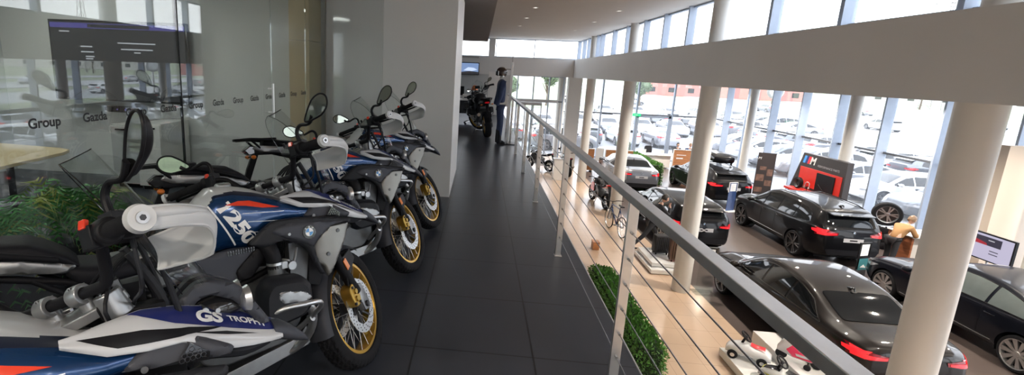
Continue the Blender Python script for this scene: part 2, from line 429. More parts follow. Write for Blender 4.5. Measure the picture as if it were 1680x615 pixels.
n = facade(6, 'x', 14.42, -16, 28.3, [-13, -10.8, -8.6, -6.4, -4.2, -2, .2, 2.4, 4.6, 6.75, 8.9, 11.05, 13.2, 15.34, 17.5, 19.67, 21.8, 23.95, 26.07], LZ, 1.586, [-.5])
n = facade(n, 'y', 28.34, 5.75, 14.38, [7.88, 10.02, 12.15], LZ, 1.586, [-.5], fin=.12, w=.09)
n = facade(n, 'y', 25.42, 1.7, 5.0, [2.42, 3.32, 4.2], LZ, 1.586, [.2], fin=.1, w=.06)
n = facade(n, 'x', 5.5, -16, 24.3, [-14, -12, -10, -8, -6, -3.7, -2.1, -.5, 1.4, 3.23, 5.01, 6.78, 10.35, 12.0, 13.7, 15.6, 17.4, 19.3, 20.05, 21.9, 23], 2.521, 3.499, [], fin=.14, w=.08)
n = facade(n, 'y', 24.3, -6.8, 5.4, [-4, -1.6, 1.05, 3.1], 2.521, 3.499, [], fin=.05, w=.04)
sbox('trim_13', 'beam_white', (.66, 24.2, 2.521), (1.0, 24.4, 3.499))
# doors in the far facade (grey frame under the transom) and in the entrance
for k, (x0, x1) in enumerate([(10.07, 12.1)]):
    g = G('mullion'); g.box((x0, 28.2, LZ), (x0 + .12, 28.28, -.53)); g.box((x1 - .16, 28.2, LZ), (x1, 28.28, -.53)); g.box((x0, 28.2, -.66), (x1, 28.28, -.54))
    struct(g.build('door_%d' % (k + 1)))
g = G('mullion_in')
for x in (2.42, 2.9, 3.36, 3.8): g.box((x, 25.25, LZ), (x + .05, 25.3, .05))
g.box((2.42, 25.25, -.05), (3.85, 25.31, .12)); g.m('clear_glass'); g.box((2.48, 25.27, LZ + .05), (3.78, 25.28, -.06)); struct(g.build('door_2'))
g = G('mullion_in'); g.box((2.05, 25.05, .14), (4.7, 25.37, .3)); struct(g.build('trim_14', bevel=.01))
# white partition at the right-hand end of the showroom
sbox('trim_15', 'warm_wall', (13.2, 10.25, LZ), (14.3, 10.5, .44))

# ---------------------------------------------------------------- railing
r = thing('railing', 'stainless steel railing with flat handrail and cables along the gallery edge', 'railing', (1.145, 0, 0))
g = G('steel'); g.box((-.03, -6.8, 1.062), (.03, 11.62, 1.102)); g.build('handrail', r, bevel=.003)
for k in range(-3, 7):
    y = -.195 + 1.949 * k
    g = G('steel'); g.box((-.026, y - .007, .006), (.026, y + .007, 1.061)); g.m('steel_dark'); g.box((-.028, y + .0071, .006), (.026, y + .012, 1.06)); g.m('steel'); g.box((-.035, y - .03, .0), (.035, y + .03, .006))
    o = g.build('post', r, bevel=.0015)
for z in (.90, .755, .612, .467, .325, .187):
    g = G('cable'); g.cyl((0, -6.8, z), (0, 11.6, z), .0032, n=6)
    for k in range(-3, 7):
        y = -.195 + 1.949 * k
        g.cyl((0, y - .03, z), (0, y + .03, z), .007, n=8)
    g.build('cable', r)

# ---------------------------------------------------------------- lamps
def downlight(x, y, z, mat, power, label, group):
    t = thing('downlight', label, 'lamp', (x, y, z), 0, group)
    g = G('white_matt'); g.lathe([(.085, 0), (.085, -.012), (.068, -.012), (.062, 0)], n=20); g.build('trim_ring', t)
    g = G(mat); g.lathe([(0, -.004), (.062, -.004)], n=20); g.build('lens', t, norm=False)
    if power:
        l = bpy.data.lights.new('downlight_lamp', 'AREA'); l.shape = 'DISK'; l.size = .12; l.energy = power; l.color = (1, .90, .78); l.spread = math.radians(140)
        o = bpy.data.objects.new('downlight_lamp', l); C.objects.link(o); o.parent = t; o.location = (0, 0, -.02)
for x, y in ((1.7, 8.8), (1.7, 11.4), (1.7, 14.0), (1.7, 16.8), (4.0, 8.8), (4.0, 11.6), (4.0, 14.6), (4.0, 18)):
    downlight(x, y, 3.499, 'lamp_dim', 0, 'small recessed round ceiling lamp above the gallery', 'recessed lamps above the gallery')
for x, y in [(x, y) for x in (-1.2, .6, 3.2) for y in (-4.6, -6.6, -8.6, -10.6)]:  # unseen lamps added behind the camera to lighten the grey end wall
    downlight(x, y, 3.499, 'lamp_on', 55, 'added fill lamp, out of view, over the near end of the gallery', 'added fill lamps over the near end of the gallery')
for x, y in ((-3.2, -1.6), (-3.2, 1.6), (-5.2, 0), (-5.2, 2.4)):  # unseen fill panels added to brighten the dark glass office
    t = thing('fill_panel_lamp', 'added square fill lamp, out of view, in the glass office', 'lamp', (x, y, 2.815), 0, 'added fill lamps in the glass office')
    g = G('white_matt'); g.box((-.31, -.31, -.02), (.31, .31, 0)); g.build('frame', t, bevel=.003); g = G('fill_panel'); g.box((-.28, -.28, -.024), (.28, .28, -.021)); g.build('diffuser', t)
for x in (7.2, 10.6, 13.0):
    for y in (-8, -2.0, 3.0, 8.0, 13.2, 18.4, 24.0):
        downlight(x, y, 1.586, 'lamp_on', 130, 'round lamp in the showroom ceiling', 'lamps in the showroom ceiling')
# ---------------------------------------------------------------- motorcycle paints
pm('moto_blue', (.010, .050, .155), .26, metal=.55, coat=.7, vary=.05, coatr=.1)
pm('moto_navy', (.008, .012, .030), .28, coat=.5)
pm('moto_white', (.50, .51, .53), .30, coat=.5, vary=.015)
pm('moto_grey', (.050, .053, .064), .42, metal=.25, vary=.05, scale=15, spec=.22)
pm('moto_dark', (.018, .019, .023), .45, vary=.08, scale=20, spec=.18)
pm('moto_black', (.008, .008, .010), .5, vary=.1, scale=25, bump=.15, bscale=400, spec=.15)
pm('seat_vinyl', (.010, .010, .013), .55, vary=.08, scale=20, bump=.3, bscale=350, spec=.15)
pm('wing_silver', (.24, .235, .22), .34, metal=.8, vary=.03)
pm('gold', (.62, .36, .06), .30, metal=.9, coat=.3, vary=.04)
pm('gold_cal', (.52, .34, .08), .36, metal=.9, vary=.06, scale=30)
pm('moto_red', (.72, .045, .015), .3, coat=.5)
pm('decal_blue', (.012, .02, .13), .3, coat=.4)
pm('alu', (.36, .37, .38), .38, metal=.85, vary=.06, scale=25)
pm('alu_dark', (.13, .135, .14), .45, metal=.7, vary=.08, scale=25)
pm('spoke', (.75, .75, .74), .3, metal=.9)
pm('guard_white', (.54, .55, .56), .42, coat=.2, vary=.015)
pm('mirror_glass', (.34, .34, .31), .02, metal=1, vary=0)
pm('roundel_blue', (.02, .22, .55), .3, coat=.5)
pm('orange_lens', (.8, .2, .02), .3, coat=.5)
pm('red_lens', (.45, .01, .02), .15, coat=.8)
pm('screen_dark', (.01, .012, .015), .08, coat=1)
glassm('windshield', 1.42, (.93, .95, .94), base=.01)

RK = math.radians(26); STC = Vector((.42, 0, 1.0)); STA = Vector((-math.sin(RK), 0, math.cos(RK)))
def steer(a): return Matrix.Translation(STC) @ Matrix.Rotation(a, 4, STA) @ Matrix.Translation(-STC)
def interp(x, tab):
    for (a, *p), (b, *q) in zip(tab, tab[1:]):
        if x <= b:
            t = max(0, (x - a) / (b - a)); return [u*(1-t) + v*t for u, v in zip(p, q)]
    return list(tab[-1][1:])
def tyre(g, R, W, rr, n=200, tread=True):
    """tyre about the y axis"""
    H = W/2; cs = [(-.56*H, rr), (-.86*H, rr+.012), (-H, rr+.035), (-.97*H, R-.034), (-.86*H, R-.016)]
    m = 12; cs += [(-.8*H + 1.6*H*i/m, R - .011*abs(-1 + 2*i/m)**2.2) for i in range(m+1)]
    cs += [(-y, r) for y, r in reversed(cs[:5])]; k = len(cs); g.m('rubber'); vs = []
    for i in range(n):
        a = 2*PI*i/n
        for y, r in cs:
            if tread and r > R - .02:
                ph = (i/n*52 + abs(y)/H*.9) % 1; s = 1 if y > 0 else 0; ph = (ph + .5*s) % 1
                if ph < .24 or (abs(y) < H*.16 and ph < .5) or (H*.42 < abs(y) < H*.55 and ph < .62): r -= .008
            vs.append((r*math.cos(a), y, r*math.sin(a)))
    g.add(vs, [(i*k + j, ((i+1) % n)*k + j, ((i+1) % n)*k + (j+1) % k, i*k + (j+1) % k) for i in range(n) for j in range(k)])
def roundel(g, M, r):
    """round emblem: black ring with letters, blue and white quarters; local z out"""
    def P(x, y, z=0): return M @ Vector((x*r, y*r, z))
    def ring(r0, r1, z, mat, a0=0, a1=2*PI, n=32):
        g.m(mat); vs = []
        for i in range(n+1):
            a = a0 + (a1-a0)*i/n; vs += [P(r0*math.cos(a), r0*math.sin(a), z), P(r1*math.cos(a), r1*math.sin(a), z)]
        g.add(vs, [(2*i, 2*i+2, 2*i+3, 2*i+1) for i in range(n)])
    ring(.0, 1., .0, 'silver'); ring(.60, .95, .0012, 'black_gloss'); ring(.57, .62, .0016, 'silver')
    for q in range(4): ring(0, .57, .0012, 'roundel_blue' if q % 2 else 'white_text', q*PI/2, (q+1)*PI/2, 8)
    for ch, an in (('B', 132), ('M', 90), ('W', 48)):
        vs, fs = text2d(ch, .34, .01); w = max(v[0] for v in vs); a = math.radians(an - 90); c, s = math.cos(a), math.sin(a)
        pts = []
        for x, y in vs:
            x -= w/2; y += .66; pts.append(P(c*x - s*y, s*x + c*y, .002))
        g.m('white_text').add(pts, fs)
    # domed rim
    g.m('silver'); vs = []
    for i in range(32):
        a = 2*PI*i/32
        for rr, zz in ((1., 0), (1.02, .002), (1., .004), (.95, .0015)): vs.append(P(rr*math.cos(a), rr*math.sin(a), zz))
    g.add(vs, [(4*i + j, 4*((i+1) % 32) + j, 4*((i+1) % 32) + j + 1, 4*i + j + 1) for i in range(32) for j in range(3)])

def spoked_wheel(parent, name, c, R, W, rr, X, mats=('gold', 'spoke'), n=200, ns=36):
    c = Vector(c); T = X @ Matrix.Translation(c)
    g = G(); tyre(g, R, W, rr, n); ty = g.xf(T).build(name + '_tyre', parent, sharp=30)
    g = G(mats[0]); w = W*.36
    g.lathe([(rr+.010, -w), (rr+.012, -w+.006), (rr-.004, -w+.012), (rr-.012, -w*.45), (rr-.012, w*.45), (rr-.004, w-.012), (rr+.012, w-.006), (rr+.010, w), (rr-.010, w), (rr-.014, w-.010), (rr-.024, w*.5), (rr-.026, 0), (rr-.024, -w*.5), (rr-.014, -w+.010), (rr-.010, -w)], axis='y', n=64, closed=True)
    rim = g.xf(T).build(name + '_rim', parent)
    g = G(mats[1])
    for i in range(ns):
        a = 2*PI*i/ns; s = 1 if i % 2 else -1; b = a + (.42 if (i//2) % 2 else -.42)
        g.cyl((.045*math.cos(b), s*.034, .045*math.sin(b)), ((rr-.012)*math.cos(a), s*w*.82, (rr-.012)*math.sin(a)), .0019, n=5, cap=False)
    g.xf(T).build('spokes', rim)
    g = G('dark_metal'); g.lathe([(0, -.06), (.022, -.06), (.022, -.04), (.05, -.038), (.05, -.028), (.03, -.02), (.03, .02), (.05, .028), (.05, .038), (.022, .04), (.022, .06), (0, .06)], axis='y', n=24)
    g.xf(T).build('hub', rim)
    return rim
def disc(parent, c, X, r0, r1, y):
    T = X @ Matrix.Translation(Vector(c)); g = G('silver'); n = 60; vs = []
    for i in range(n):
        a = 2*PI*i/n; ro = r1 - (.004 if i % 6 == 0 else 0)
        for r, h in ((r0, y-.002), (ro, y-.002), (ro, y+.002), (r0, y+.002)): vs.append((r*math.cos(a), h, r*math.sin(a)))
    g.add(vs, [(4*i + j, 4*((i+1) % n) + j, 4*((i+1) % n) + (j+1) % 4, 4*i + (j+1) % 4) for i in range(n) for j in range(4)])
    g.m('black_plastic')
    for i in range(20):
        for k, rr in enumerate((r0 + .012, (r0+r1)/2, r1 - .012)):
            a = 2*PI*(i + k*.33)/20
            for s in (-1, 1): g.cyl((rr*math.cos(a), y + s*.0019, rr*math.sin(a)), (rr*math.cos(a), y + s*.0027, rr*math.sin(a)), .0042, n=8)
    g.m('dark_metal')
    for i in range(6):
        a = 2*PI*i/6; g.tube([(.03*math.cos(a), y*.7, .03*math.sin(a)), ((r0+.006)*math.cos(a+.25), y, (r0+.006)*math.sin(a+.25))], .007, n=6, sm=1)
    return g.xf(T).build('brake_disc', parent)

def make_bike(turn=40, twist=.14, outw=.45):
    B = thing('motorcycle', '', 'motorcycle')
    S = steer(math.radians(turn)); I = Matrix(); AX = Vector((.765, 0, .335))
    # ---- wheels
    spoked_wheel(B, 'front', AX, .335, .122, .252, S)
    for s in (-1, 1): disc(B, AX, S, .104, .153, s*.078)
    RA = Vector((-.76, 0, .33)); spoked_wheel(B, 'rear', RA, .332, .165, .232, I, n=150); disc(B, RA, I, .09, .138, .09)
    # ---- fork
    up = STA
    for s in (-1, 1):
        y = s*.103; a = AX + Vector((0, y, 0)); base = a + Vector((-.028, 0, .03))
        g = G('moto_black'); g.cyl(base + up*.07, base + up*.36, .031, .030, n=20); g.cyl(base + up*.355, base + up*.385, .034, n=20); g.cyl(base + up*.06, base + up*.10, .034, n=20)
        g.m('silver'); g.cyl(base + up*.38, base + up*.80, .0245, n=20)
        g.m('alu'); g.prism([(.02, -.035), (.045, .0), (.03, .05), (.0, .12), (-.045, .13), (-.075, .09), (-.05, .03), (-.03, -.03)], -.018, .018)
        n0 = len(g.v) - 16; g.xf(Matrix.Translation(a), n0)
        g.m('dark_metal'); g.cyl(a - Vector((0, .03, 0)), a + Vector((0, .03, 0)), .018, n=14)
        fk = g.xf(S).build('fork_leg', B, bevel=.003, sharp=40)
        g = G('orange_lens'); p = base + up*.25; g.cbox(p + Vector((.008, s*.034, 0)), (.035, .006, .06), (0, -RK, 0)); g.xf(S).build('reflector', fk, bevel=.002)
        # caliper behind the leg
        g = G('gold_cal'); cc = a + Vector((-.098, -s*.012, .075)); st = len(g.v)
        g.prism(smooth_poly([(-.038, -.06), (.03, -.062), (.045, -.02), (.045, .04), (.02, .068), (-.03, .062), (-.045, .02)], .3), -.034, .034)
        g.xf(Matrix.Translation(cc) @ Matrix.Rotation(-.25, 4, 'Y'), st)
        cal = g.xf(S).build('brake_caliper', B, bevel=.006)
        g = G('dark_metal')
        for u, w_ in ((-.022, .045), (.022, .045), (-.028, -.044), (.026, -.044)): g.cyl(cc + Vector((u, s*.03, w_)), cc + Vector((u, s*.041, w_)), .0085, n=6)
        g.m('gold_cal')
        for w_ in (-.02, .02): g.cyl(cc + Vector((0, s*.03, w_)), cc + Vector((0, s*.043, w_)), .017, .014, n=16)
        g.xf(S).build('caliper_bolts', cal)
        g = G('black_plastic'); g.tube([cc + Vector((-.03, s*.02, .06)), cc + Vector((-.05, s*.03, .2)), base + up*.5 + Vector((-.06, 0, 0)), base + up*.7 + Vector((.05, -s*.03, 0))], .0045, n=6); g.xf(S).build('brake_hose', cal)
    # front mudguard
    g = G('moto_grey')
    def fg(u, v):
        a = math.radians(62 + 128*u); wv = (v - .5)*2; w = .078 - .02*max(0, u-.8)*5*.3; r = .365 + .01*u - .034*abs(wv)**3
        return AX + Vector((r*math.cos(a), w*wv, r*math.sin(a)))
    g.grid(fg, 40, 14); g.grid(lambda u, v: fg(u, v) - (fg(u, v) - AX).normalized()*.004, 40, 14)
    g.xf(S).build('front_mudguard', B)
    g = G('moto_dark')
    for s in (-1, 1):
        g.prism([(.62, .60), (.80, .66), (.83, .60), (.74, .52), (.66, .50)], s*.078, s*.092)
    g.xf(S).build('mudguard_bracket', B, bevel=.004)
    # ---- top yoke, clamps, handlebar
    def loc(x, y, z): return Vector((x, y, z))
    g = G('alu'); yk = [(-.065, 0), (-.05, .05), (-.005, .128), (.03, .132), (.045, .10), (.03, .05), (.035, 0), (.03, -.05), (.045, -.10), (.03, -.132), (-.005, -.128), (-.05, -.05)]
    g.prism(smooth_poly(yk, .3), -.012, .014, 'z'); g.xf(Matrix.Translation((.385, 0, 1.055)) @ Matrix.Rotation(-RK, 4, 'Y'))
    st = len(g.v)
    for s in (-1, 1): g.cyl(loc(.398, s*.103, 1.02), loc(.375, s*.103, 1.085), .034, .032, n=24)
    g.m('silver'); g.cyl(loc(.43, 0, 1.02), loc(.41, 0, 1.075), .030, n=24); g.m('black_gloss')
    for s in (-1, 1): g.cyl(loc(.3752, s*.103, 1.0845), loc(.3715, s*.103, 1.094), .022, .018, n=20)
    g.cyl(loc(.365, .0, 1.07), loc(.362, 0, 1.082), .017, n=16)
    g.xf(S).build('top_yoke', B, bevel=.003)
    for s in (-1, 1):
        g = G('alu'); g.cyl(loc(.372, s*.052, 1.055), loc(.354, s*.052, 1.10), .0185, n=20)
        st = len(g.v); g.lathe([(.0155, -.017), (.026, -.017), (.027, -.013), (.027, .013), (.026, .017), (.0155, .017)], axis='y', n=24, closed=True); g.xf(Matrix.Translation((.349, s*.052, 1.100)), st)
        g.m('dark_metal'); g.cyl(loc(.368, s*.052, 1.118), loc(.366, s*.052, 1.128), .006, n=6); g.cyl(loc(.332, s*.052, 1.116), loc(.33, s*.052, 1.124), .006, n=6)
        g.xf(S).build('handlebar_clamp', B, bevel=.0015)
    bar = [(.349, 0, 1.128), (.349, .10, 1.128), (.346, .145, 1.135), (.318, .185, 1.19), (.295, .215, 1.222), (.262, .265, 1.228), (.20, .37, 1.215), (.158, .455, 1.20)]
    bar = [(x, y, z - .028) for x, y, z in bar]
    g = G('moto_black'); g.tube([(x, -y, z) for x, y, z in reversed(bar[1:])] + bar, [.0115]*3 + [.0125, .0135, .0145, .0145] + [.0145]*2 + [.0145, .0135, .0125] + [.0115]*3, n=14, sm=5)
    g.xf(S).build('handlebar', B)
    for s in (-1, 1):
        P = [Vector((x, s*y, z)) for x, y, z in bar]; d = (P[7] - P[5]).normalized()
        g = G('rubber'); a, b = P[5] + d*.045, P[7] - d*.012; L_ = (b-a).length; k = 26
        pts = [a + d*L_*i/(k*2) for i in range(k*2+1)]; g.tube(pts, [.0185 + (.0011 if i % 2 else 0) for i in range(k*2+1)], n=18, sm=1); g.cyl(a - d*.006, a, .024, n=18)
        g.xf(S).build('grip', B)
        # switchgear
        g = G('black_plastic'); c0 = P[5] + d*.01
        st = len(g.v); g.lathe([(0, -.036), (.024, -.036), (.031, -.028), (.033, .0), (.031, .028), (.024, .034), (0, .034)], axis='x', n=24)
        q = Vector((1, 0, 0)).rotation_difference(d).to_matrix().to_4x4(); g.xf(Matrix.Translation(c0) @ q, st)
        g.cbox(c0 + Vector((.045, -s*.0, -.008)), (.06, .045, .04)); g.cbox(c0 + Vector((-.02, -s*.022, -.005)), (.03, .035, .055))
        sw = g.xf(S).build('switch_housing', B, bevel=.006)
        g = G('moto_red'); g.cbox(c0 + Vector((-.030, -s*.022, .026)), (.012, .018, .022), (0, .3, 0)); g.xf(S).build('red_switch', sw, bevel=.002)
        g = G('black_plastic'); g.tube([c0 + Vector((.07, s*.0, -.004)), c0 + d*.05 + Vector((.072, 0, -.008)), c0 + d*.13 + Vector((.066, 0, -.012)), c0 + d*.195 + Vector((.055, 0, -.014))], [.010, .008, .007, .0075], n=8); g.ball(c0 + d*.2 + Vector((.054, 0, -.014)), .0105, 10, 8)
        g.xf(S).build('lever', B)
        g = G('moto_dark'); g.cbox(c0 + Vector((.035, -s*.005, .028)), (.05, .04, .03), (0, .1, 0)); g.m('silver'); g.cyl(c0 + Vector((.03, s*.03, -.03)), c0 + Vector((.03, s*.03, -.052)), .007, n=10); g.m('black_plastic')
        g.tube([c0 + Vector((.03, s*.03, -.05)), c0 + Vector((.05, s*.0, -.14)), Vector((.42, s*.13, 1.04)), Vector((.46, s*.06, .98))], .0055, n=6)
        g.xf(S).build('brake_reservoir' if s < 0 else 'clutch_reservoir', B, bevel=.004)
        # hand guard: the loop round the bar end and a shield
        E_ = P[7] + d*.004
        g = G('guard_white'); g.cyl(E_ - d*.004, E_ + d*.012, .030, .026, n=28)
        arm = [E_ + Vector((0, 0, 0)), E_ + Vector((.10, s*.012, -.002)), E_ + Vector((.205, -s*.004, -.010)), E_ + Vector((.235, -s*.085, -.016)), E_ + Vector((.222, -s*.19, -.018))]
        def gd(u, v, o=0.):
            k = u*4; i = min(3, int(k)); t = k - i; p = arm[i].lerp(arm[i+1], t)
            if 0 < i < 3 or t: 
                pa = arm[max(0, i-1)]; pb, pc = arm[i], arm[i+1]; pd = arm[min(4, i+2)]
                p = .5*((2*pb) + (-pa + pc)*t + (2*pa - 5*pb + 4*pc - pd)*t*t + (-pa + 3*pb - 3*pc + pd)*t**3)
            top = .022 - .004*u; bot = -.022 - .006*u - .052*(max(0, min(1, (u-.40)/.22))**1.3)*(1 - .35*max(0, (u-.7)/.3))
            z = top + (bot - top)*v; bulge = .014*math.sin(PI*v)*min(1, u*2)
            n = Vector((0, s, 0)).lerp(Vector((1, 0, 0)), max(0, min(1, (u-.45)/.4))).normalized()
            return p + Vector((0, 0, z)) + n*(bulge + o)
        g.grid(lambda u, v: gd(u, v), 30, 12); g.grid(lambda u, v: gd(u, v, -.004), 30, 12)
        edge = [gd(i/24, 0, -.002) for i in range(25)] + [gd(1, j/8, -.002) for j in range(1, 9)] + [gd(1 - i/24, 1, -.002) for i in range(1, 25)]
        g.tube(edge, .0042, n=6, sm=1)
        g.tube([gd(i/12, .30, -.008) for i in range(7)], [.014]*4 + [.012, .008, .004], n=10, sm=2)
        gu = g.xf(S).build('hand_guard', B, sharp=50)
        g = G('silver'); g.cyl(E_ + d*.010, E_ + d*.0165, .013, .012, n=20); g.m('dark_metal'); g.cyl(E_ + d*.0166, E_ + d*.0175, .0065, n=6); g.xf(S).build('bar_end_bolt', gu)
        # mirror
        mb = c0 + Vector((.03, -s*.006, .035)); mc = Vector((.222, s*.435, 1.343)); md = (mc - mb)
        g = G('black_plastic'); g.tube([mb, mb + Vector((-.002, s*.0, .05)), mb + Vector((-.008, s*.03, .075)), mb.lerp(mc, .55), mc - md*.22], [.011, .010, .009, .0085, .012], n=10)
        g.cyl(mb - Vector((0, 0, .02)), mb + Vector((0, 0, .01)), .015, n=14)
        st_ = g.xf(S).build('mirror_stem', B)
        ax = md.normalized(); ax = (ax + Vector((0, s*outw, .0))).normalized(); nrm = Vector((-1, -s*twist, .02 if s < 0 else -.16)); nrm = (nrm - ax*nrm.dot(ax)).normalized(); sd = ax.cross(nrm)
        g = G('black_plastic')
        def outl(t):
            a = 2*PI*t; u = math.cos(a); v = math.sin(a); w = .044*(1 + .16*u) if True else 0
            return u*.078*(1 if u > 0 else 1.22), v*w*(1 if u > 0 else (1 + .42*u))
        def mh(u, v):
            p, q_ = outl(u); k = v; dome = -.034*math.sqrt(max(0, 1 - k*k))
            return mc + ax*p*k + sd*q_*k + nrm*(dome)
        g.grid(mh, 36, 8, cu=True); rim_ = [mc + ax*outl(i/36)[0] + sd*outl(i/36)[1] for i in range(36)]
        g.tube(rim_, .0045, n=8, sm=1, closed=True); hd = g.xf(S).build('mirror_housing', st_)
        g = G('mirror_glass'); n_ = 36; g.add([mc + nrm*.001 + ax*outl(i/36)[0]*.95 + sd*outl(i/36)[1]*.95 for i in range(n_)], [tuple(range(n_))]); g.xf(S).build('mirror_face', st_)
    # ---- instrument screen
    g = G('black_plastic'); M = Matrix.Translation((.488, 0, 1.272)) @ Matrix.Rotation(math.radians(-52), 4, 'Y')
    g.box((-.043, -.070, -.014), (.043, .070, .012)); g.xf(M); sc = g.build('instrument_screen', B, bevel=.008)
    g = G('screen_dark'); g.add([(-.034, -.06, .0128), (.034, -.06, .0128), (.034, .06, .0128), (-.034, .06, .0128)], [(0, 1, 2, 3)]); g.xf(M); g.build('screen_face', sc)
    g = G('moto_dark'); g.tube([(.50, -.05, 1.2), (.56, -.06, 1.08), (.58, -.07, .98)], .012, n=8); g.tube([(.50, .05, 1.2), (.56, .06, 1.08), (.58, .07, .98)], .012, n=8)
    g.tube([(.50, -.13, 1.30), (.56, -.13, 1.16), (.60, -.1, 1.0)], .008, n=8); g.tube([(.50, .13, 1.30), (.56, .13, 1.16), (.60, .1, 1.0)], .008, n=8); g.tube([(.53, -.13, 1.23), (.53, .13, 1.23)], .008, n=8)
    g.build('cockpit_bracket', B)
    # ---- windshield
    g = G('windshield')
    def wsf(u, v):
        yy = (u - .5)*2; z = 1.08 + .40*v; w = interp(v, [(0, .13), (.12, .165), (.35, .185), (.66, .172), (.77, .155), (.85, .130), (.92, .098), (.97, .06), (1, .015)])[0]
        x = .70 - .215*v - .035*v*v - .10*abs(yy)**2.2*(1 - .3*v); return Vector((x, w*yy, z - .035*abs(yy)**2*v))
    g.grid(wsf, 24, 20); ws = g.build('windshield', B, norm=False)
    g = G('black_gloss'); edge = [wsf(0, j/20) for j in range(21)] + [wsf(i/24, 1) for i in range(1, 25)] + [wsf(1, 1 - j/20) for j in range(1, 21)]
    g.tube(edge, .0014, n=5, sm=1); g.build('windshield_edge', ws)
    # ---- tank
    top = [(-.12, .97), (-.06, 1.015), (-.027, 1.039), (.011, 1.082), (.057, 1.118), (.13, 1.124), (.229, 1.10), (.333, 1.056), (.42, 1.02), (.50, .995)]
    hw = [(-.12, .085), (-.03, .125), (.05, .165), (.13, .193), (.22, .208), (.32, .21), (.42, .195), (.50, .165)]
    bz = [(-.12, .90), (-.017, .827), (.087, .845), (.203, .835), (.25, .87), (.338, .90), (.50, .92)]
    NX, NT = 60, 40
    def tk(i, j, sgn=-1):
        x = -.12 + .62*i/NX; zt = interp(x, top)[0]; w = interp(x, hw)[0]; zb = interp(x, bz)[0]; t = j/NT; zm = zb + (zt - zb)*.40
        if t < .62:
            a = t/.62*PI/2; y = w*math.sin(a)**.9; z = zm + (zt - zm)*math.cos(a)**.62
        else:
            b = (t - .62)/.38; y = w*(1 - .30*b**1.7); z = zm + (zb - zm)*b
        return Vector((x, sgn*y, z))
    g = G(); V = [[tk(i, j) for j in range(NT+1)] for i in range(NX+1)]
    g.v = [p for r_ in V for p in r_]; W = NT+1; g.ml = ['moto_white', 'moto_navy', 'moto_blue', 'moto_dark']
    for i in range(NX):
        x = -.12 + .62*(i+.5)/NX
        for j in range(NT):
            z = (V[i][j].z + V[i][j+1].z)/2; wl = interp(x, [(-.12, 30), (-.03, 20), (.05, 11), (.14, 9), (.3, 8), (.5, 7)])[0]; nl = wl + interp(x, [(-.12, 0), (.05, 1), (.15, 4), (.5, 6)])[0]
            g.f.append([i*W + j, (i+1)*W + j, (i+1)*W + j+1, i*W + j+1]); g.fm.append(0 if j < wl else (1 if j < nl else 2))
    g.f.append([0*W + j for j in range(NT, -1, -1)] ); g.fm.append(3)
    right = G(); right.v = list(g.v); right.f = list(g.f); bv = right.bvh()
    g.mirror_y(); tank = g.build('fuel_tank', B, sharp=50)
    rayR = lambda x, z: ((x, -.6, z), (0, 1, 0))
    def both(gg): gg.mirror_y(); return gg
    g = G(); decal(g, [[(.085, 1.047), (.14, 1.060), (.19, 1.056), (.32, 1.010), (.24, 1.018), (.17, 1.036)]], bv, rayR, mat='moto_red')
    for (x0, z0, x1, z1) in ((.15, 1.005, .34, .990), (.17, .965, .335, .948), (.185, .915, .25, .905)):
        decal(g, [[(x0, z0), (x1, z1), (x1, z1 - .0028), (x0, z0 - .0028)]], bv, rayR, mat='white_text')
    decal(g, [[(.020, 1.045), (.026, 1.050), (.125, .858), (.119, .854)]], bv, rayR, mat='white_text')
    lr(g, 'tank_stripes', tank, norm=False, weld=False)
    g = G(); vs, fs = text2d('1250', .078, .004, 0, 1.0); a = math.atan2(-.205, .125); ca, sa = math.cos(a), math.sin(a); sx = .235/max(v[0] for v in vs)
    vv = [(.045 + ca*x*sx - sa*y, 1.050 + sa*x*sx + ca*y) for x, y in vs]; decal(g, None, bv, rayR, mat='white_text', vf=(vv, fs))
    lr(g, 'tank_number', tank, norm=False, weld=False)
    g = G('alu'); g.lathe([(0, .012), (.03, .012), (.036, .006), (.038, 0), (.038, -.01)], (.13, 0, 1.122), n=28); g.build('tank_cap', tank)
    # tank tail and rider-seat nose, side cover with vents
    g = G('moto_grey')
    panel(g, [(-.17, .865), (-.02, .835), (.09, .852), (.205, .835), (.235, .80), (.12, .70), (.04, .665), (-.06, .70), (-.16, .78)], lambda x, z: -.165 - .02*math.sin((x+.2)*6), .01, .01, .014)
    panel(g, [(.10, .745), (.235, .86), (.27, .845), (.26, .80), (.165, .70), (.11, .70)], lambda x, z: -.20, .02, .008, .014, 'moto_black')
    lr(g, 'side_cover', B, sharp=45)
    g = G('black_gloss')
    for i in range(12):
        x = .075 + .0115*i
        for k in range(2): g.cbox((x, -.187, .838 - k*.012 - .0*i), (.0055, .003, .009))
    lr(g, 'side_cover_vent', B)
    # ---- radiator cowls with emblem
    yf = lambda x, z: -.215 - .055*math.sin(max(0, min(1, (x - .14)/.42))*PI*.62) - .02*(1 - min(1, abs(z - .86)/.2))
    cw = [(.155, .862), (.205, .915), (.262, .955), (.37, .958), (.47, .946), (.66, .912), (.655, .888), (.60, .892), (.54, .899), (.475, .852), (.448, .811), (.458, .76), (.503, .655), (.478, .66), (.452, .705), (.415, .795), (.375, .83), (.30, .862), (.225, .838)]
    for s in (-1, 1):
        g = G('moto_dark'); panel(g, cw, yf, .012, .010, .010, rnd_=.18)
        inner = [(.245, .905), (.30, .938), (.46, .930), (.62, .902), (.535, .892), (.465, .842), (.44, .805), (.39, .835), (.31, .872)]
        bvc = G(); panel(bvc, cw, yf, .012, .010, .012); bc = bvc.bvh()
        panel(g, inner, lambda x, z: yf(x, z) - .009, .006, .008, .012, 'moto_grey', .25)
        if s > 0: g = g.flip()
        cowl = g.build('radiator_cowl', B, sharp=45)
        g = G('alu')
        for x, z in ((.325, .888), ): g.cyl((x, s*(-yf(x, z) + .008), z), (x, s*(-yf(x, z) + .0125), z), .008, .007, n=14)
        g.build('cowl_screw', cowl)
        g = G('wing_silver')
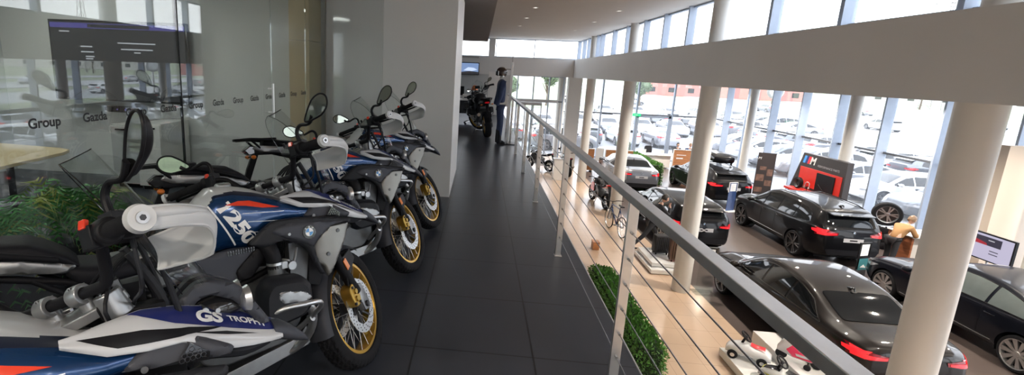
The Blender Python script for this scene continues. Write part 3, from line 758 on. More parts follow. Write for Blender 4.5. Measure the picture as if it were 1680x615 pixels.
        wg = [(.447, .806), (.475, .848), (.538, .896), (.60, .892), (.650, .886), (.643, .862), (.618, .80), (.60, .775), (.562, .705), (.530, .650), (.512, .640), (.492, .70), (.452, .715), (.45, .76)]
        panel(g, wg, lambda x, z: -.262 - .022*math.sin(max(0, min(1, (x-.44)/.22))*PI) + .03*max(0, (.76 - z))*2, .008, .010, .010, rnd_=.22)
        for x, z in ((.575, .862), (.515, .755)): g.m('alu_dark'); g.cyl((x, -.283, z), (x, -.288, z), .010, .009, n=14)
        if s > 0: g = g.flip()
        g.build('cowl_wing', B, sharp=40)
        ey = -(yf(.418, .886) - .0115); M = Matrix.Translation((.418, s*ey, .884)) @ (Matrix.Rotation(PI/2, 4, 'X') if s < 0 else Matrix.Rotation(PI, 4, 'Z') @ Matrix.Rotation(PI/2, 4, 'X'))
        g = G(); roundel(g, M, .032); g.build('round_emblem', cowl, norm=False, sharp=30)
        # grille piece between cowl and beak
        g = G('moto_grey'); gp = [(.435, .945), (.50, .985), (.598, .985), (.70, .925), (.69, .905), (.58, .918), (.50, .93)]
        panel(g, gp, lambda x, z: -.200 - .01*math.sin(x*9) + .25*max(0, z - .93), .012, .008, .010, rnd_=.12)
        g.m('alu'); g.cyl((.487, -.208, .943), (.487, -.213, .943), .008, n=14)
        if s > 0: g = g.flip()
        gr = g.build('grille_surround', B, sharp=40)
        g = G('black_gloss'); g.prism([(.560, .927), (.592, .972), (.636, .935), (.632, .915)], -.2045, -.199); g.m('moto_grey')
        for i in range(-3, 7):
            for j in range(5):
                cx_, cz = .563 + .0125*i + .00625*(j % 2), .922 + .011*j
                pts = [(cx_ + .0068*math.cos(PI/3*k), cz + .0068*math.sin(PI/3*k)) for k in range(6)]
                if all(.562 < px_ < .636 and .917 < pz < .972 - abs(px_ - .595)*.9 for px_, pz in pts):
                    g.tube([(px_, -.2055, pz) for px_, pz in pts], .0011, n=4, sm=1, closed=True)
        if s > 0: g = g.flip()
        g.build('honeycomb_mesh', gr)
    # ---- beak and upper side fairing: right half lofted, then mirrored
    #        x      inner top         ridge              lower edge
    bt = [(.335, (.175, 1.052), (.183, 1.050), (.188, 1.040)),
          (.42, (.150, 1.062), (.188, 1.040), (.206, 1.000)),
          (.50, (.125, 1.066), (.182, 1.040), (.204, .985)),
          (.58, (.085, 1.045), (.165, 1.010), (.196, .978)),
          (.66, (.040, 1.012), (.140, .972), (.165, .932)),
          (.72, (.008, .976), (.118, .942), (.138, .898)),
          (.78, (.0, .950), (.092, .912), (.112, .878)),
          (.84, (.0, .918), (.068, .884), (.085, .862)),
          (.885, (.0, .895), (.050, .868), (.060, .850))]
    xs = [b[0] for b in bt]
    def bk(u, v):
        x = .335 + .55*u; r_ = interp(x, [(b[0], *b[1], *b[2], *b[3]) for b in bt])
        a, b, c = (r_[0], r_[1]), (r_[2], r_[3]), (r_[4], r_[5])
        if v < .5: t = v*2; y = a[0]*(1-t) + b[0]*t; z = a[1]*(1-t) + b[1]*t + .006*math.sin(PI*t)
        else: t = v*2 - 1; y = b[0]*(1-t) + c[0]*t + .006*math.sin(PI*t); z = b[1]*(1-t) + c[1]*t
        return Vector((x, -y, z))
    g = G('moto_white'); NU, NV = 66, 16; g.grid(bk, NU, NV)
    base = G(); base.v = list(g.v); base.f = list(g.f); bb = base.bvh()
    g.grid(lambda u, v: bk(u, v) + Vector((0, .01, -.006)), NU, NV)
    g.mirror_y(); beak = g.build('beak', B, sharp=40)
    rayT = lambda x, y: ((x, -y, 1.3), (0, 0, -1))
    def rd(x): return interp(x, [(b[0], b[2][0]) for b in bt])[0]
    def inn(x): return interp(x, [(b[0], b[1][0]) for b in bt])[0]
    g = G()
    N_ = 16
    bl = [(x, inn(x) + .006) for x in [.47 + .40*i/N_ for i in range(N_+1)]] + [(x, rd(x) - .006) for x in [.87 - .30*i/N_ for i in range(N_+1)]] + [(.50, rd(.5) - .022)]
    decal(g, [bl], bb, rayT, mat='decal_blue', step=.01)
    lr(g, 'beak_stripe', beak, norm=False, weld=False); g = G()
    # black insert on the flank
    decal(g, [[(.365, 1.0475), (.495, 1.032), (.60, .999), (.70, .958), (.59, .988), (.44, 1.010)]], bb, lambda x, z: ((x, -.6, z), (0, 1, 0)), mat='black_plastic', step=.01)
    lr(g, 'flank_insert', beak, norm=False, weld=False); g = G()
    decal(g, [[(.60, .988), (.70, .948), (.80, .898), (.70, .940)]], bb, lambda x, z: ((x, -.6, z), (0, 1, 0)), mat='black_plastic', step=.01, off=.0016)
    lr(g, 'flank_line', beak, norm=False, weld=False)
    for s in (-1, 1):
        g = G(); vs, fs = text2d('GS', .062, .003, .25); w = max(v[0] for v in vs)
        vs2, fs2 = text2d('TROPHY', .034, .0012); w2 = max(v[0] for v in vs2)
        def mapp(vs, x0, sx, yc, h):
            out = []
            for x, y in vs:
                X_ = x0 + x*sx if s < 0 else x0 - x*sx
                mid = (rd(X_) + inn(X_))/2 + .006; out.append((X_, mid + (h/2 - y)*1.0 if s < 0 else mid + (h/2 - y)*1.0))
            return out
        if s < 0: A = mapp(vs, .625, .085/w, 0, .046); Bq = mapp(vs2, .722, .118/w2, 0, .026)
        else: A = mapp(vs, .83, .08/w, 0, .046); Bq = mapp(vs2, .735, .118/w2, 0, .026)
        decal(g, None, bb, rayT, mat='white_text', vf=(A, fs), off=.0022); decal(g, None, bb, rayT, mat='white_text', vf=(Bq, fs2), off=.0022)
        if s > 0: g = g.flip()
        g.build('beak_lettering', beak, norm=False, weld=False)
    # beak tip
    g = G('moto_grey')
    tp = [(.862, .062, .905, .842), (.90, .056, .888, .826), (.94, .040, .858, .808), (.975, .022, .822, .795), (.99, .008, .802, .788)]
    def tf(u, v):
        x = .862 + .128*u; w, zt, zb = interp(x, tp); a = v*2*PI
        c_, s_ = math.cos(a), math.sin(a); return Vector((x, w*math.copysign(abs(s_)**.7, s_), (zt+zb)/2 + (zt-zb)/2*math.copysign(abs(c_)**.8, c_)))
    g.grid(tf, 12, 24, cv=True); g.add([tf(1, j/24) for j in range(24)], [tuple(range(24))]); g.add([tf(0, j/24) for j in range(24)], [tuple(range(24))])
    g.build('beak_tip', beak, sharp=40)
    # under-beak, headlight and cockpit cowls
    g = G('moto_dark')
    for s in (-1, 1):
        g.tube([(.84, s*.05, .855), (.76, s*.075, .86), (.66, s*.11, .90), (.58, s*.14, .93)], [.014, .02, .022, .02], n=8)
    g.grid(lambda u, v: Vector((.60 + .28*u, (v-.5)*2*(.15 - .10*u), .925 - .085*u - .01*math.cos((v-.5)*PI))), 10, 8)
    g.build('beak_underside', B)
    g = G('moto_grey')
    for s in (-1, 1):
        k = len(g.v)
        pl = [(.545, .985), (.645, 1.078), (.69, 1.086), (.775, 1.045), (.86, .905), (.825, .905), (.752, 1.005), (.69, 1.038), (.655, 1.032), (.58, .962)]
        panel(g, pl, lambda x, z: -.050 - .012*math.sin((x-.54)*9), .03, .010, .012, rnd_=.2)
        if s > 0:
            for i in range(k, len(g.v)): g.v[i] = Vector((g.v[i].x, -g.v[i].y, g.v[i].z))
    g.build('cockpit_cowl', B, sharp=40)
    g = G('black_gloss'); g.ball((.715, 0, .985), (.09, .045, .040), 28, 16); hl = g.build('headlight', B)
    g = G('silver'); g.lathe([(0, 0), (.02, .002), (.034, .012), (.04, .03)], axis='x', n=24); g.xf(Matrix.Translation((.765, -.045, 1.0))); g.lathe([(0, 0), (.02, .002), (.034, .012), (.04, .03)], (.765, .045, 1.0), axis='x', n=24); g.build('headlight_reflector', hl)
    g = G('alu')
    for s in (-1, 1):
        g.cyl((.665, s*.02, 1.0), (.665, s*.072, 1.0), .010, n=16); g.cyl((.70, s*.02, .992), (.70, s*.068, .992), .007, n=16)
    g.build('cockpit_bolt', B)
    # ---- seats
    def cush(name, secs, mat='seat_vinyl'):
        g = G(mat); xs_ = [q[0] for q in secs]
        def f(u, v):
            x = xs_[0] + (xs_[-1] - xs_[0])*u; w, zt, zb = interp(x, secs); a = v*PI*2 - PI/2
            c_, s_ = math.cos(a), math.sin(a); return Vector((x, w*math.copysign(abs(c_)**.55, c_), (zt+zb)/2 + (zt-zb)/2*math.copysign(abs(s_)**.6, s_)))
        g.grid(f, 30, 32, cv=True); g.add([f(0, j/32) for j in range(32)], [tuple(range(32))]); g.add([f(1, j/32) for j in range(32)], [tuple(range(32))])
        return g.build(name, B, sharp=60)
    cush('rider_seat', [(-.50, .13, .905, .85), (-.46, .15, .895, .80), (-.38, .155, .880, .79), (-.22, .13, .870, .80), (-.12, .095, .90, .83), (-.06, .075, .955, .86), (-.03, .055, .985, .88)])
    cush('pillion_seat', [(-.89, .09, 1.030, .975), (-.84, .125, 1.030, .96), (-.72, .145, 1.024, .95), (-.60, .152, 1.010, .92), (-.53, .150, .97, .905), (-.48, .140, .93, .89), (-.455, .12, .90, .875)])
    # rear rack, tail
    g = G('moto_black')
    g.prism(smooth_poly([(-1.13, -.07), (-1.13, .07), (-1.05, .11), (-.86, .13), (-.80, .15), (-.78, .10), (-.78, -.10), (-.80, -.15), (-.86, -.13), (-1.05, -.11)], .2), 1.028, 1.048, 'z')
    for s in (-1, 1): g.tube([(-1.10, s*.06, 1.035), (-1.0, s*.13, 1.04), (-.82, s*.172, 1.02), (-.62, s*.178, .965), (-.52, s*.16, .93)], .013, n=10); g.tube([(-1.0, s*.12, 1.03), (-.94, s*.12, .97), (-.90, s*.1, .93)], .011, n=8)
    g.build('luggage_rack', B, bevel=.004)
    g = G('alu')
    panel(g, [(-.99, .955), (-.96, .985), (-.62, .955), (-.46, .895), (-.50, .87), (-.66, .905), (-.92, .925)], lambda x, z: -.118 - .03*math.sin((x+1)*4), .02, .008, .016); lr(g, 'tail_side_panel', B, sharp=40)
    g = G('moto_dark'); g.box((-.98, -.09, .90), (-.60, .09, .965)); g.build('tail_body', B, bevel=.015)
    g = G('black_gloss'); g.prism([(-1.06, .945), (-1.01, .985), (-.95, .975), (-.955, .915), (-1.02, .90)], -.085, .085); tl = g.build('tail_light', B, bevel=.008)
    g = G('red_lens'); g.box((-1.05, -.06, .925), (-1.045, .06, .955)); g.build('tail_lens', tl, bevel=.002)
    g = G('moto_black'); g.prism([(-.98, .91), (-.93, .91), (-.985, .76), (-1.045, .60), (-1.085, .60), (-1.035, .78)], -.035, .035); g.prism([(-1.05, .70), (-1.04, .70), (-1.085, .56), (-1.097, .56)], -.09, .09); g.build('plate_holder', B, bevel=.004)
    for s in (-1, 1):
        g = G('black_plastic'); g.tube([(-.98, s*.04, .89), (-.99, s*.12, .885)], .007, n=8, sm=1); ti = g.build('indicator', B); g = G('orange_lens'); g.ball((-.995, s*.145, .885), (.022, .032, .018), 14, 8); g.build('indicator_lens', ti)
    # ---- engine, cylinders, frame
    g = G('alu_dark'); g.prism(smooth_poly([(-.06, .34), (.02, .30), (.34, .32), (.42, .42), (.42, .60), (.34, .72), (.10, .74), (-.08, .66), (-.14, .50)], .15), -.135, .135); g.cyl((.43, 0, .52), (.45, 0, .52), .11, n=28); g.build('engine_block', B, bevel=.012)
    for s in (-1, 1):
        g = G('alu_dark'); k = 0
        for i in range(9):
            y = .14 + .013*i; g.prism(smooth_poly([(.17, .50), (.36, .52), (.37, .64), (.34, .69), (.20, .68), (.16, .62)], .2), s*y, s*(y + .006))
        g.prism([(.19, .53), (.34, .54), (.34, .66), (.20, .66)], s*.12, s*.27); cyl = g.build('cylinder', B, sharp=30)
        g = G('moto_dark'); hp = smooth_poly([(.145, .545), (.20, .495), (.345, .515), (.385, .56), (.385, .655), (.34, .70), (.19, .715), (.15, .66)], .25)
        cxm = sum(p[0] for p in hp)/len(hp); czm = sum(p[1] for p in hp)/len(hp)
        def sc_(k): return [(cxm + (p[0]-cxm)*k, czm + (p[1]-czm)*k) for p in hp]
        n = len(hp); rings = [(1., .265), (1.03, .285), (1.03, .325), (.96, .358), (.80, .375)]
        vs = [(p[0], s*y, p[1]) for k, y in rings for p in sc_(k)]; fs = [(a*n + i, (a+1)*n + i, (a+1)*n + (i+1) % n, a*n + (i+1) % n) for a in range(4) for i in range(n)] + [tuple(range(n)), tuple(range(4*n, 5*n))]
        g.add(vs, fs); hd = g.build('cylinder_head_cover', B, sharp=35)
        g = G('alu'); panel(g, [(.225, .665), (.345, .635), (.375, .60), (.345, .585), (.24, .60), (.215, .63)], lambda x, z: -.379, .008, .006, .012, rnd_=.15)
        panel(g, [(.19, .545), (.215, .515), (.33, .525), (.375, .575), (.365, .59), (.32, .55), (.22, .545)], lambda x, z: -.372, .008, .006, .012, rnd_=.15)
        if s > 0: g = g.flip()
        g.build('cover_trim', hd, sharp=35)
        # intake elbow and throttle body
        g = G('moto_black'); g.tube([(.20, s*.14, .86), (.235, s*.20, .85), (.255, s*.235, .80), (.262, s*.24, .735)], [.034, .036, .036, .034], n=18); g.m('silver'); g.cyl((.262, s*.24, .752), (.262, s*.24, .764), .0375, n=24); g.m('alu_dark'); g.cyl((.262, s*.24, .69), (.262, s*.24, .752), .034, n=20); g.build('intake_pipe', B)
        g = G('alu')
        g.tube([(.33, s*.235, .735), (.335, s*.27, .735)], .022, n=14, sm=1); g.tube([(.295, s*.25, .77), (.315, s*.27, .765), (.33, s*.25, .75)], .006, n=8); g.cbox((.30, s*.25, .745), (.03, .03, .035)); g.tube([(.345, s*.24, .72), (.37, s*.22, .76), (.39, s*.2, .80)], .007, n=8); g.build('injector', B, bevel=.002)
        g = G('alu')
        for x, z, r_ in ((.045, .742, .019), (.095, .745, .016)):
            k = len(g.v); g.lathe([(r_*.45, -.01), (r_*.5, .004), (r_*.8, .004), (r_, .001), (r_, -.01)], axis='y', n=24)
            for i in range(k, len(g.v)): v = g.v[i]; g.v[i] = Vector((v.x + x, s*(.158 + v.y), v.z + z))
        g.build('frame_plug', B)
        # crash bar
        g = G('silver'); g.tube([(.10, s*.16, .40), (.13, s*.27, .50), (.168, s*.345, .555), (.235, s*.375, .583), (.33, s*.385, .580), (.405, s*.372, .568), (.425, s*.34, .53), (.395, s*.27, .46), (.36, s*.18, .38)], .0125, n=12); g.cyl((.395, s*.27, .46), (.405, s*.29, .47), .018, n=12); g.build('crash_bar', B)
        # header
        g = G('silver'); g.tube([(.36, s*.29, .56), (.41, s*.28, .50), (.42, s*.22, .38), (.36, s*.14, .28), (.18, s*.09, .245), (-.1, s*.05, .24)], .021, n=14); g.build('exhaust_header', B)
        # foot peg
        g = G('moto_black'); g.tube([(-.16, s*.14, .37), (-.16, s*.25, .36)], .012, n=8, sm=1); g.prism([(-.19, -.012), (-.13, -.012), (-.13, .012), (-.19, .012)], s*.17, s*.25); 
        for i in range(len(g.v)-8, len(g.v)): g.v[i].z += .375
        g.build('foot_peg', B, bevel=.003)
        # frame tubes
        g = G('moto_black'); g.tube([(.40, s*.06, .93), (.25, s*.14, .80), (.02, s*.15, .70), (-.12, s*.145, .60), (-.18, s*.13, .42)], .018, n=10); g.tube([(.42, s*.05, .80), (.30, s*.13, .72), (.10, s*.145, .66)], .015, n=10); g.tube([(-.10, s*.14, .66), (-.40, s*.12, .80), (-.85, s*.09, .93)], .014, n=10); g.tube([(-.14, s*.14, .48), (-.45, s*.12, .74), (-.6, s*.11, .86)], .012, n=10)
        g.prism([(-.2, .55), (-.08, .58), (-.10, .36), (-.2, .34)], s*.12, s*.15); g.build('frame_tube', B, bevel=.003)
    g = G('moto_black')
    for x0, z0, x1, z1 in ((.50, .84, .46, .60), (.56, .80, .50, .62)): pass
    g.prism(smooth_poly([(.44, .60), (.47, .83), (.54, .86), (.56, .70), (.50, .58)], .1), -.19, .19)
    g.build('radiator', B, bevel=.01)
    g = G('alu_dark')
    for i in range(16): g.box((.36, -.175 + .0218*i, .62), (.46, -.165 + .0218*i, .82))
    g.build('radiator_fins', B)
    g = G('moto_black'); g.tube([(.44, 0, .80), (.62, 0, .70), (.60, .0, .60)], .03, n=10); g.cyl((.44, 0, .93), (.40, 0, 1.06), .034, n=18); g.box((.44, -.10, .86), (.60, .10, .93)); g.ball((.47, 0, .95), (.09, .10, .05), 16, 10)
    g.cbox((.52, -.07, 1.03), (.09, .06, .07)); g.cbox((.50, .06, 1.06), (.08, .07, .09)); g.m('alu_dark'); g.cbox((.455, -.045, 1.11), (.05, .05, .06), (0, -.3, 0)); g.m('black_plastic')
    for k in range(7):
        y0 = -.1 + .033*k; g.tube([(.47, y0, 1.0), (.43 - .01*(k % 3), y0*1.3, 1.08), (.46, y0*.8, 1.16), (.50, y0*.4, 1.19)], .0055, n=6)
    g.build('steering_head', B, bevel=.006)
    g = G('alu'); g.prism(smooth_poly([(.48, .36), (.44, .28), (.05, .205), (-.02, .22), (.0, .27), (.38, .33), (.45, .40)], .1), -.15, .15); g.build('skid_plate', B, bevel=.008)
    g = G('moto_dark'); g.tube([(-.14, -.10, .40), (-.4, -.115, .38), (-.68, -.11, .34)], [.05, .04, .05], n=14); g.lathe([(0, -.06), (.07, -.05), (.095, -.02), (.095, .03), (.06, .045)], (-.76, -.10, .33), 'y', n=28); g.build('swingarm', B)
    g = G('silver'); g.tube([(-.15, .10, .30), (-.35, .16, .34), (-.45, .19, .40)], .025, n=12); g.m('alu_dark'); g.tube([(-.45, .19, .40), (-.55, .205, .45), (-.92, .215, .62)], [.035, .055, .058], n=18); g.m('chrome'); g.cyl((-.92, .215, .62), (-.95, .216, .633), .05, .046, n=20); g.build('silencer', B)
    g = G('moto_black')
    def rf(u, v):
        a = math.radians(20 + 120*u); w = (v-.5)*2; r_ = .365 - .02*abs(w)**3; return RA + Vector((-r_*math.cos(a)*1.0, .09*w, r_*math.sin(a)))
    g.grid(rf, 16, 8); g.build('rear_mudguard', B)
    g = G('dark_metal'); g.tube([(-.05, .12, .30), (-.08, .22, .15), (-.10, .275, .045)], .011, n=8, sm=1); g.cbox((-.10, .285, .035), (.07, .06, .01)); g.build('side_stand', B)
    g = G('alu_dark'); g.box((-.2, -.12, .42), (-.02, .12, .62)); g.cyl((-.02, -.155, .45), (-.02, .155, .45), .06, n=20); g.box((-.35, -.1, .72), (.05, .1, .88)); g.build('gearbox', B, bevel=.015)
    return B

bike0 = make_bike(43.5, .62, -.1); bike = make_bike(38.5)
gp = 'adventure motorcycles lined up along the glass office'
poses = [(-.811, -2.067, .801, .177, 'blue and white adventure motorcycle nearest the camera, cut off by the lower left corner'),
         (-.859, -.784, .793, .151, 'blue and white adventure motorcycle, second from the camera, its whole tank number in view'),
         (-.827, .603, .687, .154, 'blue and white adventure motorcycle third from the camera, between two others'),
         (-.786, 1.779, .647, .181, 'blue and white adventure motorcycle at the far end of the row, beside the grey wall')]
for i, (x, y, ps, ln, lb) in enumerate(poses):
    o = (bike0, bike)[i] if i < 2 else copy_tree(bike)
    o.location = (x, y, 0.0); o.rotation_euler = (-ln, 0, ps); tag(o, lb, 'motorcycle', gp)
# ---------------------------------------------------------------- cars
pm('paint_black', (.003, .003, .004), .4, spec=.1, coat=.5, vary=.0)
pm('paint_brown', (.010, .008, .0075), .4, spec=.1, coat=.6, vary=.0)
pm('paint_navy', (.003, .004, .008), .4, spec=.1, coat=.5, vary=0)
pm('paint_silver', (.34, .35, .38), .28, metal=.7, coat=1., vary=.0)
pm('paint_steel', (.17, .18, .205), .3, metal=.6, coat=1., vary=0)
pm('paint_white', (.72, .73, .74), .3, coat=1., vary=0)
pm('paint_grey', (.14, .15, .17), .28, metal=.5, coat=1., vary=0)
pm('paint_blue', (.03, .07, .20), .25, metal=.4, coat=1., vary=0)
pm('car_glass', (.006, .007, .008), .04, coat=.3, spec=.4, vary=.0)
pm('car_glass_light', (.10, .12, .12), .05, coat=1., vary=.1, scale=3)
pm('tail_red', (.65, .008, .012), .15, coat=1., emis=(1, .02, .03), estr=.7)
pm('tail_dark', (.18, .004, .008), .12, coat=1.)
pm('lamp_clear', (.45, .47, .50), .1, coat=1., metal=.5)
pm('plate_grey', (.45, .45, .47), .4)
CAR = {
 'sedan': dict(L=4.94, W=1.87, H=1.47, wb=2.97, fo=.86, R=.345,
   top=[(-2.47, .70), (-2.44, .98), (-2.35, 1.07), (-2.05, 1.115), (-1.75, 1.13), (-1.45, 1.20), (-1.1, 1.335), (-.75, 1.425), (-.3, 1.468), (.1, 1.468), (.45, 1.42), (.85, 1.25), (1.2, 1.06), (1.3, 1.03), (1.7, .98), (2.1, .90), (2.32, .80), (2.44, .66), (2.47, .5)],
   belt=[(-2.47, .66), (-2.4, .92), (-2.1, .985), (-1, .97), (0, .94), (1.1, .92), (1.6, .88), (2.1, .80), (2.35, .68), (2.47, .48)],
   side=[(-1.62, 1.0), (-1.45, 1.07), (-1.15, 1.24), (-.75, 1.345), (-.25, 1.385), (.15, 1.375), (.5, 1.30), (.98, 1.06), (1.02, .975), (-1.0, 1.0)], cuts=(-.62, .16), ws=(.50, 1.22, .58, .70), rw=(-1.72, -1.02, .60, .56)),
 'coupe': dict(L=4.53, W=1.80, H=1.42, wb=2.67, fo=.89, R=.33,
   top=[(-2.26, .70), (-2.24, .99), (-2.15, 1.07), (-1.95, 1.10), (-1.6, 1.14), (-1.2, 1.26), (-.8, 1.36), (-.35, 1.415), (.05, 1.42), (.4, 1.38), (.8, 1.2), (1.12, 1.04), (1.5, .99), (1.9, .9), (2.12, .78), (2.26, .5)],
   belt=[(-2.26, .66), (-2.2, .93), (-1.9, .98), (-1, .96), (0, .93), (1.0, .91), (1.6, .86), (2.0, .77), (2.26, .48)],
   side=[(-1.55, 1.0), (-1.2, 1.13), (-.8, 1.28), (-.3, 1.335), (.1, 1.325), (.42, 1.26), (.9, 1.03), (.93, .965), (-1.0, .985)], cuts=(-.55, .2), ws=(.44, 1.08, .55, .68), rw=(-1.85, -1.0, .58, .55)),
 'hatch': dict(L=4.32, W=1.80, H=1.45, wb=2.67, fo=.80, R=.335,
   top=[(-2.16, .62), (-2.15, .95), (-2.1, 1.06), (-1.95, 1.22), (-1.80, 1.36), (-1.5, 1.415), (-.9, 1.44), (-.2, 1.452), (.2, 1.43), (.55, 1.36), (.95, 1.15), (1.2, 1.02), (1.5, .98), (1.85, .88), (2.05, .74), (2.16, .5)],
   belt=[(-2.16, .6), (-2.1, .92), (-1.8, 1.0), (-1, .98), (0, .95), (1.0, .92), (1.6, .85), (1.95, .74), (2.16, .48)],
   side=[(-1.55, 1.06), (-1.45, 1.24), (-1.1, 1.32), (-.5, 1.355), (.1, 1.36), (.5, 1.28), (.98, 1.03), (1.0, .965), (-1.35, 1.02)], cuts=(-.7, .18), ws=(.56, 1.15, .55, .68), rw=(-2.06, -1.86, .62, .56), spoiler=True),
 'suv': dict(L=4.71, W=1.89, H=1.68, wb=2.864, fo=.87, R=.375,
   top=[(-2.35, .65), (-2.34, 1.02), (-2.26, 1.18), (-2.12, 1.40), (-1.98, 1.56), (-1.7, 1.63), (-1.1, 1.668), (-.4, 1.678), (.1, 1.66), (.45, 1.59), (.85, 1.37), (1.15, 1.20), (1.3, 1.17), (1.75, 1.12), (2.1, 1.0), (2.27, .82), (2.35, .55)],
   belt=[(-2.35, .65), (-2.3, 1.0), (-2.0, 1.12), (-1, 1.10), (0, 1.07), (1.1, 1.04), (1.7, .98), (2.1, .86), (2.35, .5)],
   side=[(-1.85, 1.20), (-1.72, 1.42), (-1.4, 1.52), (-.6, 1.575), (0, 1.575), (.4, 1.50), (.9, 1.22), (.93, 1.10), (-1.5, 1.14)], cuts=(-1.15, -.38, .35), ws=(.46, 1.1, .60, .74), rw=(-2.24, -2.02, .66, .60), spoiler=True, rails=True, cl=.30),
 'wagon': dict(L=4.71, W=1.83, H=1.45, wb=2.85, fo=.83, R=.335,
   top=[(-2.35, .65), (-2.34, .97), (-2.25, 1.10), (-2.08, 1.26), (-1.88, 1.37), (-1.5, 1.425), (-.9, 1.45), (-.2, 1.455), (.2, 1.43), (.55, 1.35), (.95, 1.14), (1.2, 1.02), (1.6, .97), (2.0, .87), (2.22, .74), (2.35, .5)],
   belt=[(-2.35, .62), (-2.3, .93), (-1.9, 1.0), (-1, .97), (0, .94), (1.0, .91), (1.7, .84), (2.1, .74), (2.35, .48)],
   side=[(-1.8, 1.07), (-1.68, 1.25), (-1.2, 1.33), (-.5, 1.36), (.1, 1.36), (.5, 1.27), (.98, 1.03), (1.0, .965), (-1.5, 1.02)], cuts=(-1.1, -.5, .2), ws=(.56, 1.15, .55, .68), rw=(-2.2, -1.95, .62, .56), spoiler=True, rails=True)}
def sm(tab, x):
    """smooth interpolation of a table"""
    n = len(tab)
    if x <= tab[0][0]: return tab[0][1]
    if x >= tab[-1][0]: return tab[-1][1]
    for i in range(n-1):
        if x <= tab[i+1][0]:
            x0, y0 = tab[i]; x1, y1 = tab[i+1]; h = x1 - x0; t = (x-x0)/h
            m0 = (y1 - tab[i-1][1])/(x1 - tab[i-1][0]) if i else (y1-y0)/h; m1 = (tab[i+2][1] - y0)/(tab[i+2][0] - x0) if i+2 < n else (y1-y0)/h
            return (2*t**3 - 3*t*t + 1)*y0 + (t**3 - 2*t*t + t)*h*m0 + (-2*t**3 + 3*t*t)*y1 + (t**3 - t*t)*h*m1
WHEEL = {}
def wheel_geo(R, style):
    k = (R, style)
    if k in WHEEL: return WHEEL[k]
    t = G('rubber'); r = R - .115 if style == 'thick' else (R - .075 if R > .34 else R - .08); w = .115
    t.lathe([(r, -w+.01), (r+.012, -w), (R-.025, -w), (R-.006, -w+.02), (R, -w+.05), (R, w-.05), (R-.006, w-.02), (R-.025, w), (r+.012, w), (r, w-.01)], axis='y', n=48)
    g = G('rim_' + style); g.lathe([(r+.002, -w+.004), (r+.006, -w+.001), (r-.006, -w+.006), (r-.02, -w+.03), (r-.025, w-.02), (r+.002, w-.01)], axis='y', n=48)
    n, sp = (5, .17) if style != 'multi' else (10, .09)
    for i in range(n):
        a = 2*PI*i/n
        for d_ in (-sp, sp):
            p0 = Vector((.05*math.cos(a + d_*.8), -w+.03, .05*math.sin(a + d_*.8))); p1 = Vector(((r-.01)*math.cos(a+d_), -w+.014, (r-.01)*math.sin(a+d_)))
            u = (p1-p0).normalized(); s_ = Vector((-u.z, 0, u.x))
            for q, hw_ in ((0, .016),):
                g.add([p0 - s_*hw_, p0 + s_*hw_, p1 + s_*.020, p1 - s_*.020, p0 - s_*hw_ + Vector((0, .03, 0)), p0 + s_*hw_ + Vector((0, .03, 0)), p1 + s_*.022 + Vector((0, .03, 0)), p1 - s_*.022 + Vector((0, .03, 0))], [(0, 1, 2, 3), (4, 7, 6, 5), (0, 4, 5, 1), (1, 5, 6, 2), (2, 6, 7, 3), (3, 7, 4, 0)])
    g.lathe([(0, -w+.022), (.05, -w+.024), (.062, -w+.035), (.065, -w+.06)], axis='y', n=24)
    g.m('dark_metal'); g.lathe([(0, -w+.075), (r-.02, -w+.075)], axis='y', n=32)
    WHEEL[k] = (t, g); return WHEEL[k]
pm('rim_five', (.30, .30, .31), .3, metal=.9); pm('rim_thick', (.40, .42, .45), .3, metal=.9); pm('rim_black', (.015, .015, .017), .2, coat=1.); pm('rim_multi', (.5, .5, .5), .28, metal=.9)
def clone(g):
    h = G(); h.v = [v.copy() for v in g.v]; h.f = g.f; h.fm = g.fm; h.ml = g.ml; h.cur = g.cur; return h
